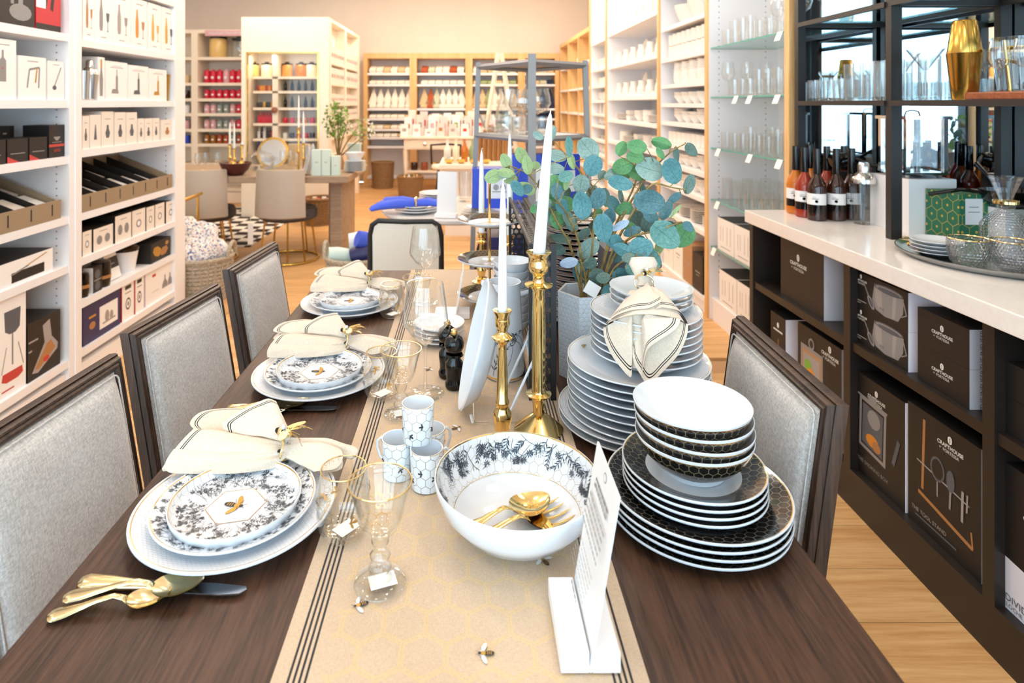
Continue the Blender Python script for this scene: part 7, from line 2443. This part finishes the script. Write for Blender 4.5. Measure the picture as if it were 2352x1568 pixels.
for x, y, nm in ((1.485, 1.835, 'at the front edge of the silver tray'), (1.585, 1.80, 'beside the first, before the decanter')):
    t = thing('crystal_bowl', 'cut crystal bowl with a gold rim %s' % nm, 'bowl', (x, y, CZ_ + .0075))
    MB().lathe(CRY + [(.0495, .088), (.05, .07), (.048, .045), (.04, .024), (0, .012)], 44, ur=.054).build('bowl_body', 'glass_cut', t, 60)
    MB().tube([(.0515 * math.cos(a), .0515 * math.sin(a), .0885) for a in [2 * math.pi * k / 44 for k in range(44)]], .0018, 6, 0, True).build('gold_rim', 'gold', t)
t = thing('decanter', 'cut crystal decanter with a starry stopper on the silver tray', 'decanter', (1.67, 1.92, CZ_ + .0075))
MB().lathe([(0, 0), (.062, 0), (.066, .004), (.066, .1), (.064, .112), (.05, .135), (.028, .155), (.024, .165), (.024, .18), (.034, .188)], 40, ur=.066).build('decanter_body', 'glass_cut', t, 60)
MB().lathe([(.03, .176), (.033, .178), (.033, .186), (.03, .188)], 32).build('gold_collar', 'gold', t)
mb = MB()
star = lambda r, z: [((r if k % 2 else r * .62) * math.cos(R(22.5 * k)), (r if k % 2 else r * .62) * math.sin(R(22.5 * k)), z) for k in range(16)]
mb.loft([star(.016, .186), star(.022, .205), star(.046, .262), star(.02, .25)]).build('stopper', 'glass_cut', t, 0)
# on the black shelves
ZS = 1.3925
r3 = random.Random(12)
for k in range(9):
    for q in range(2):
        one('highball_glass', 'tumbler' if k < 4 else 'highball', 'glass_thick', (1.6 + q * .12 + r3.uniform(-.005, .005), 2.84 - k * .066, ZS), 'clear tumbler in the far bay of the black shelf', 'glass', 'cut tumblers on the black shelf', .95 if k < 4 else 1.05)
for k, (x, y) in enumerate([(1.605, 2.17), (1.66, 2.36), (1.84, 2.2)]):
    one('martini_glass', 'martini', 'glass_thick', (x, y, ZS), 'clear martini glass %s' % ('left of the gold shaker on the black shelf', 'behind the black upright on the shelf', 'deep behind the gold shaker')[k], 'glass', None, 1.02)
for k in range(2):
    one('highball_glass', 'highball', 'glass_thick', (1.66 + .08 * k, 2.225, ZS), 'fluted highball glass just right of the black upright', 'glass', 'highballs by the upright', 1.1)
t = thing('boston_shaker', 'gold two piece cocktail shaker on the black shelf', 'cocktail shaker', (1.622, 2.02, ZS))
MB().lathe([(0, 0), (.033, 0), (.035, .003), (.049, .15), (.05, .152)], 36).build('lower_tin', 'old_gold', t, 50)
MB().lathe([(.0475, .145), (.0475, .155), (.034, .255), (.03, .26), (0, .261)], 36).build('upper_tin', 'old_gold', t, 50)
tr_ = tag(MB().box(1.6, 1.9, 1.635, 2.03, ZS + .0005, ZS + .024).build('wooden_tray', 'red_wood', None, 0, None, .004), 'reddish wooden tray on the black shelf', 'tray')
for k, (x, y) in enumerate([(1.632, 1.90), (1.64, 1.82), (1.70, 1.80), (1.84, 1.84)]):
    one('wine_glass', 'wine', 'glass_thick', (x, y, ZS + .025), 'cut wine glass on the reddish wooden tray', 'glass', 'wine glasses on the wooden tray', .72)
t = thing('ice_bucket', 'glass ice bucket with gold rods on the wooden tray', 'bucket', (1.735, 1.935, ZS + .025))
MB().lathe([(0, 0), (.06, 0), (.078, .17), (.074, .17), (.056, .008), (0, .008)], 36).build('bucket_body', 'glass_thick', t, 60)
MB().lathe([(.0775, .128), (.0785, .129), (.0795, .139), (.0785, .14)], 36).build('gold_band', 'brass', t)
for s in (-1, 1):
    MB().tube([(s * .064, -.03, .0), (s * .082, -.03, .15), (s * .083, -.03, .158)], .004, 8).build('gold_rod', 'brass', t)
for k in range(6):
    one('wine_glass', 'wine', 'glass_thick', (1.6 + (k % 2) * .11, 2.8 - k * .09, 1.7555), 'stemmed glass on the upper pane of the black shelf', 'glass', 'stemmed glasses on the upper pane', 1.0)


# ------------------------------------------------------------------ labels: tell look-alikes apart by their place in the row or stack
NUM = ORD + ['%dth' % k for k in range(17, 20)] + ['20th', '21st', '22nd', '23rd'] + ['%dth' % k for k in range(24, 31)]
bpy.context.view_layer.update()
by = {}
for o in bpy.data.objects:
    if o.parent is None and o.get('label'):
        by.setdefault(o['label'], []).append(o)
for lb, os_ in by.items():
    if len(os_) < 2:
        continue
    cols = []
    for o in sorted(os_, key=lambda q: q.location.x / max(.2, q.location.y)):
        for c in cols:
            if abs(c[0].location.x - o.location.x) < .02 and abs(c[0].location.y - o.location.y) < .02:
                c.append(o)
                break
        else:
            cols.append([o])
    for i, c in enumerate(cols):
        c.sort(key=lambda q: q.location.z)
        for j, o in enumerate(c):
            s = ''
            if len(c) > 1:
                s = ', ' + (NUM[j] + ' up' if 0 < j < len(c) - 1 else ('bottom one' if j == 0 else 'top one'))
            if len(cols) > 1:
                s += ', %s from left' % NUM[i]
            o['label'] = lb + s
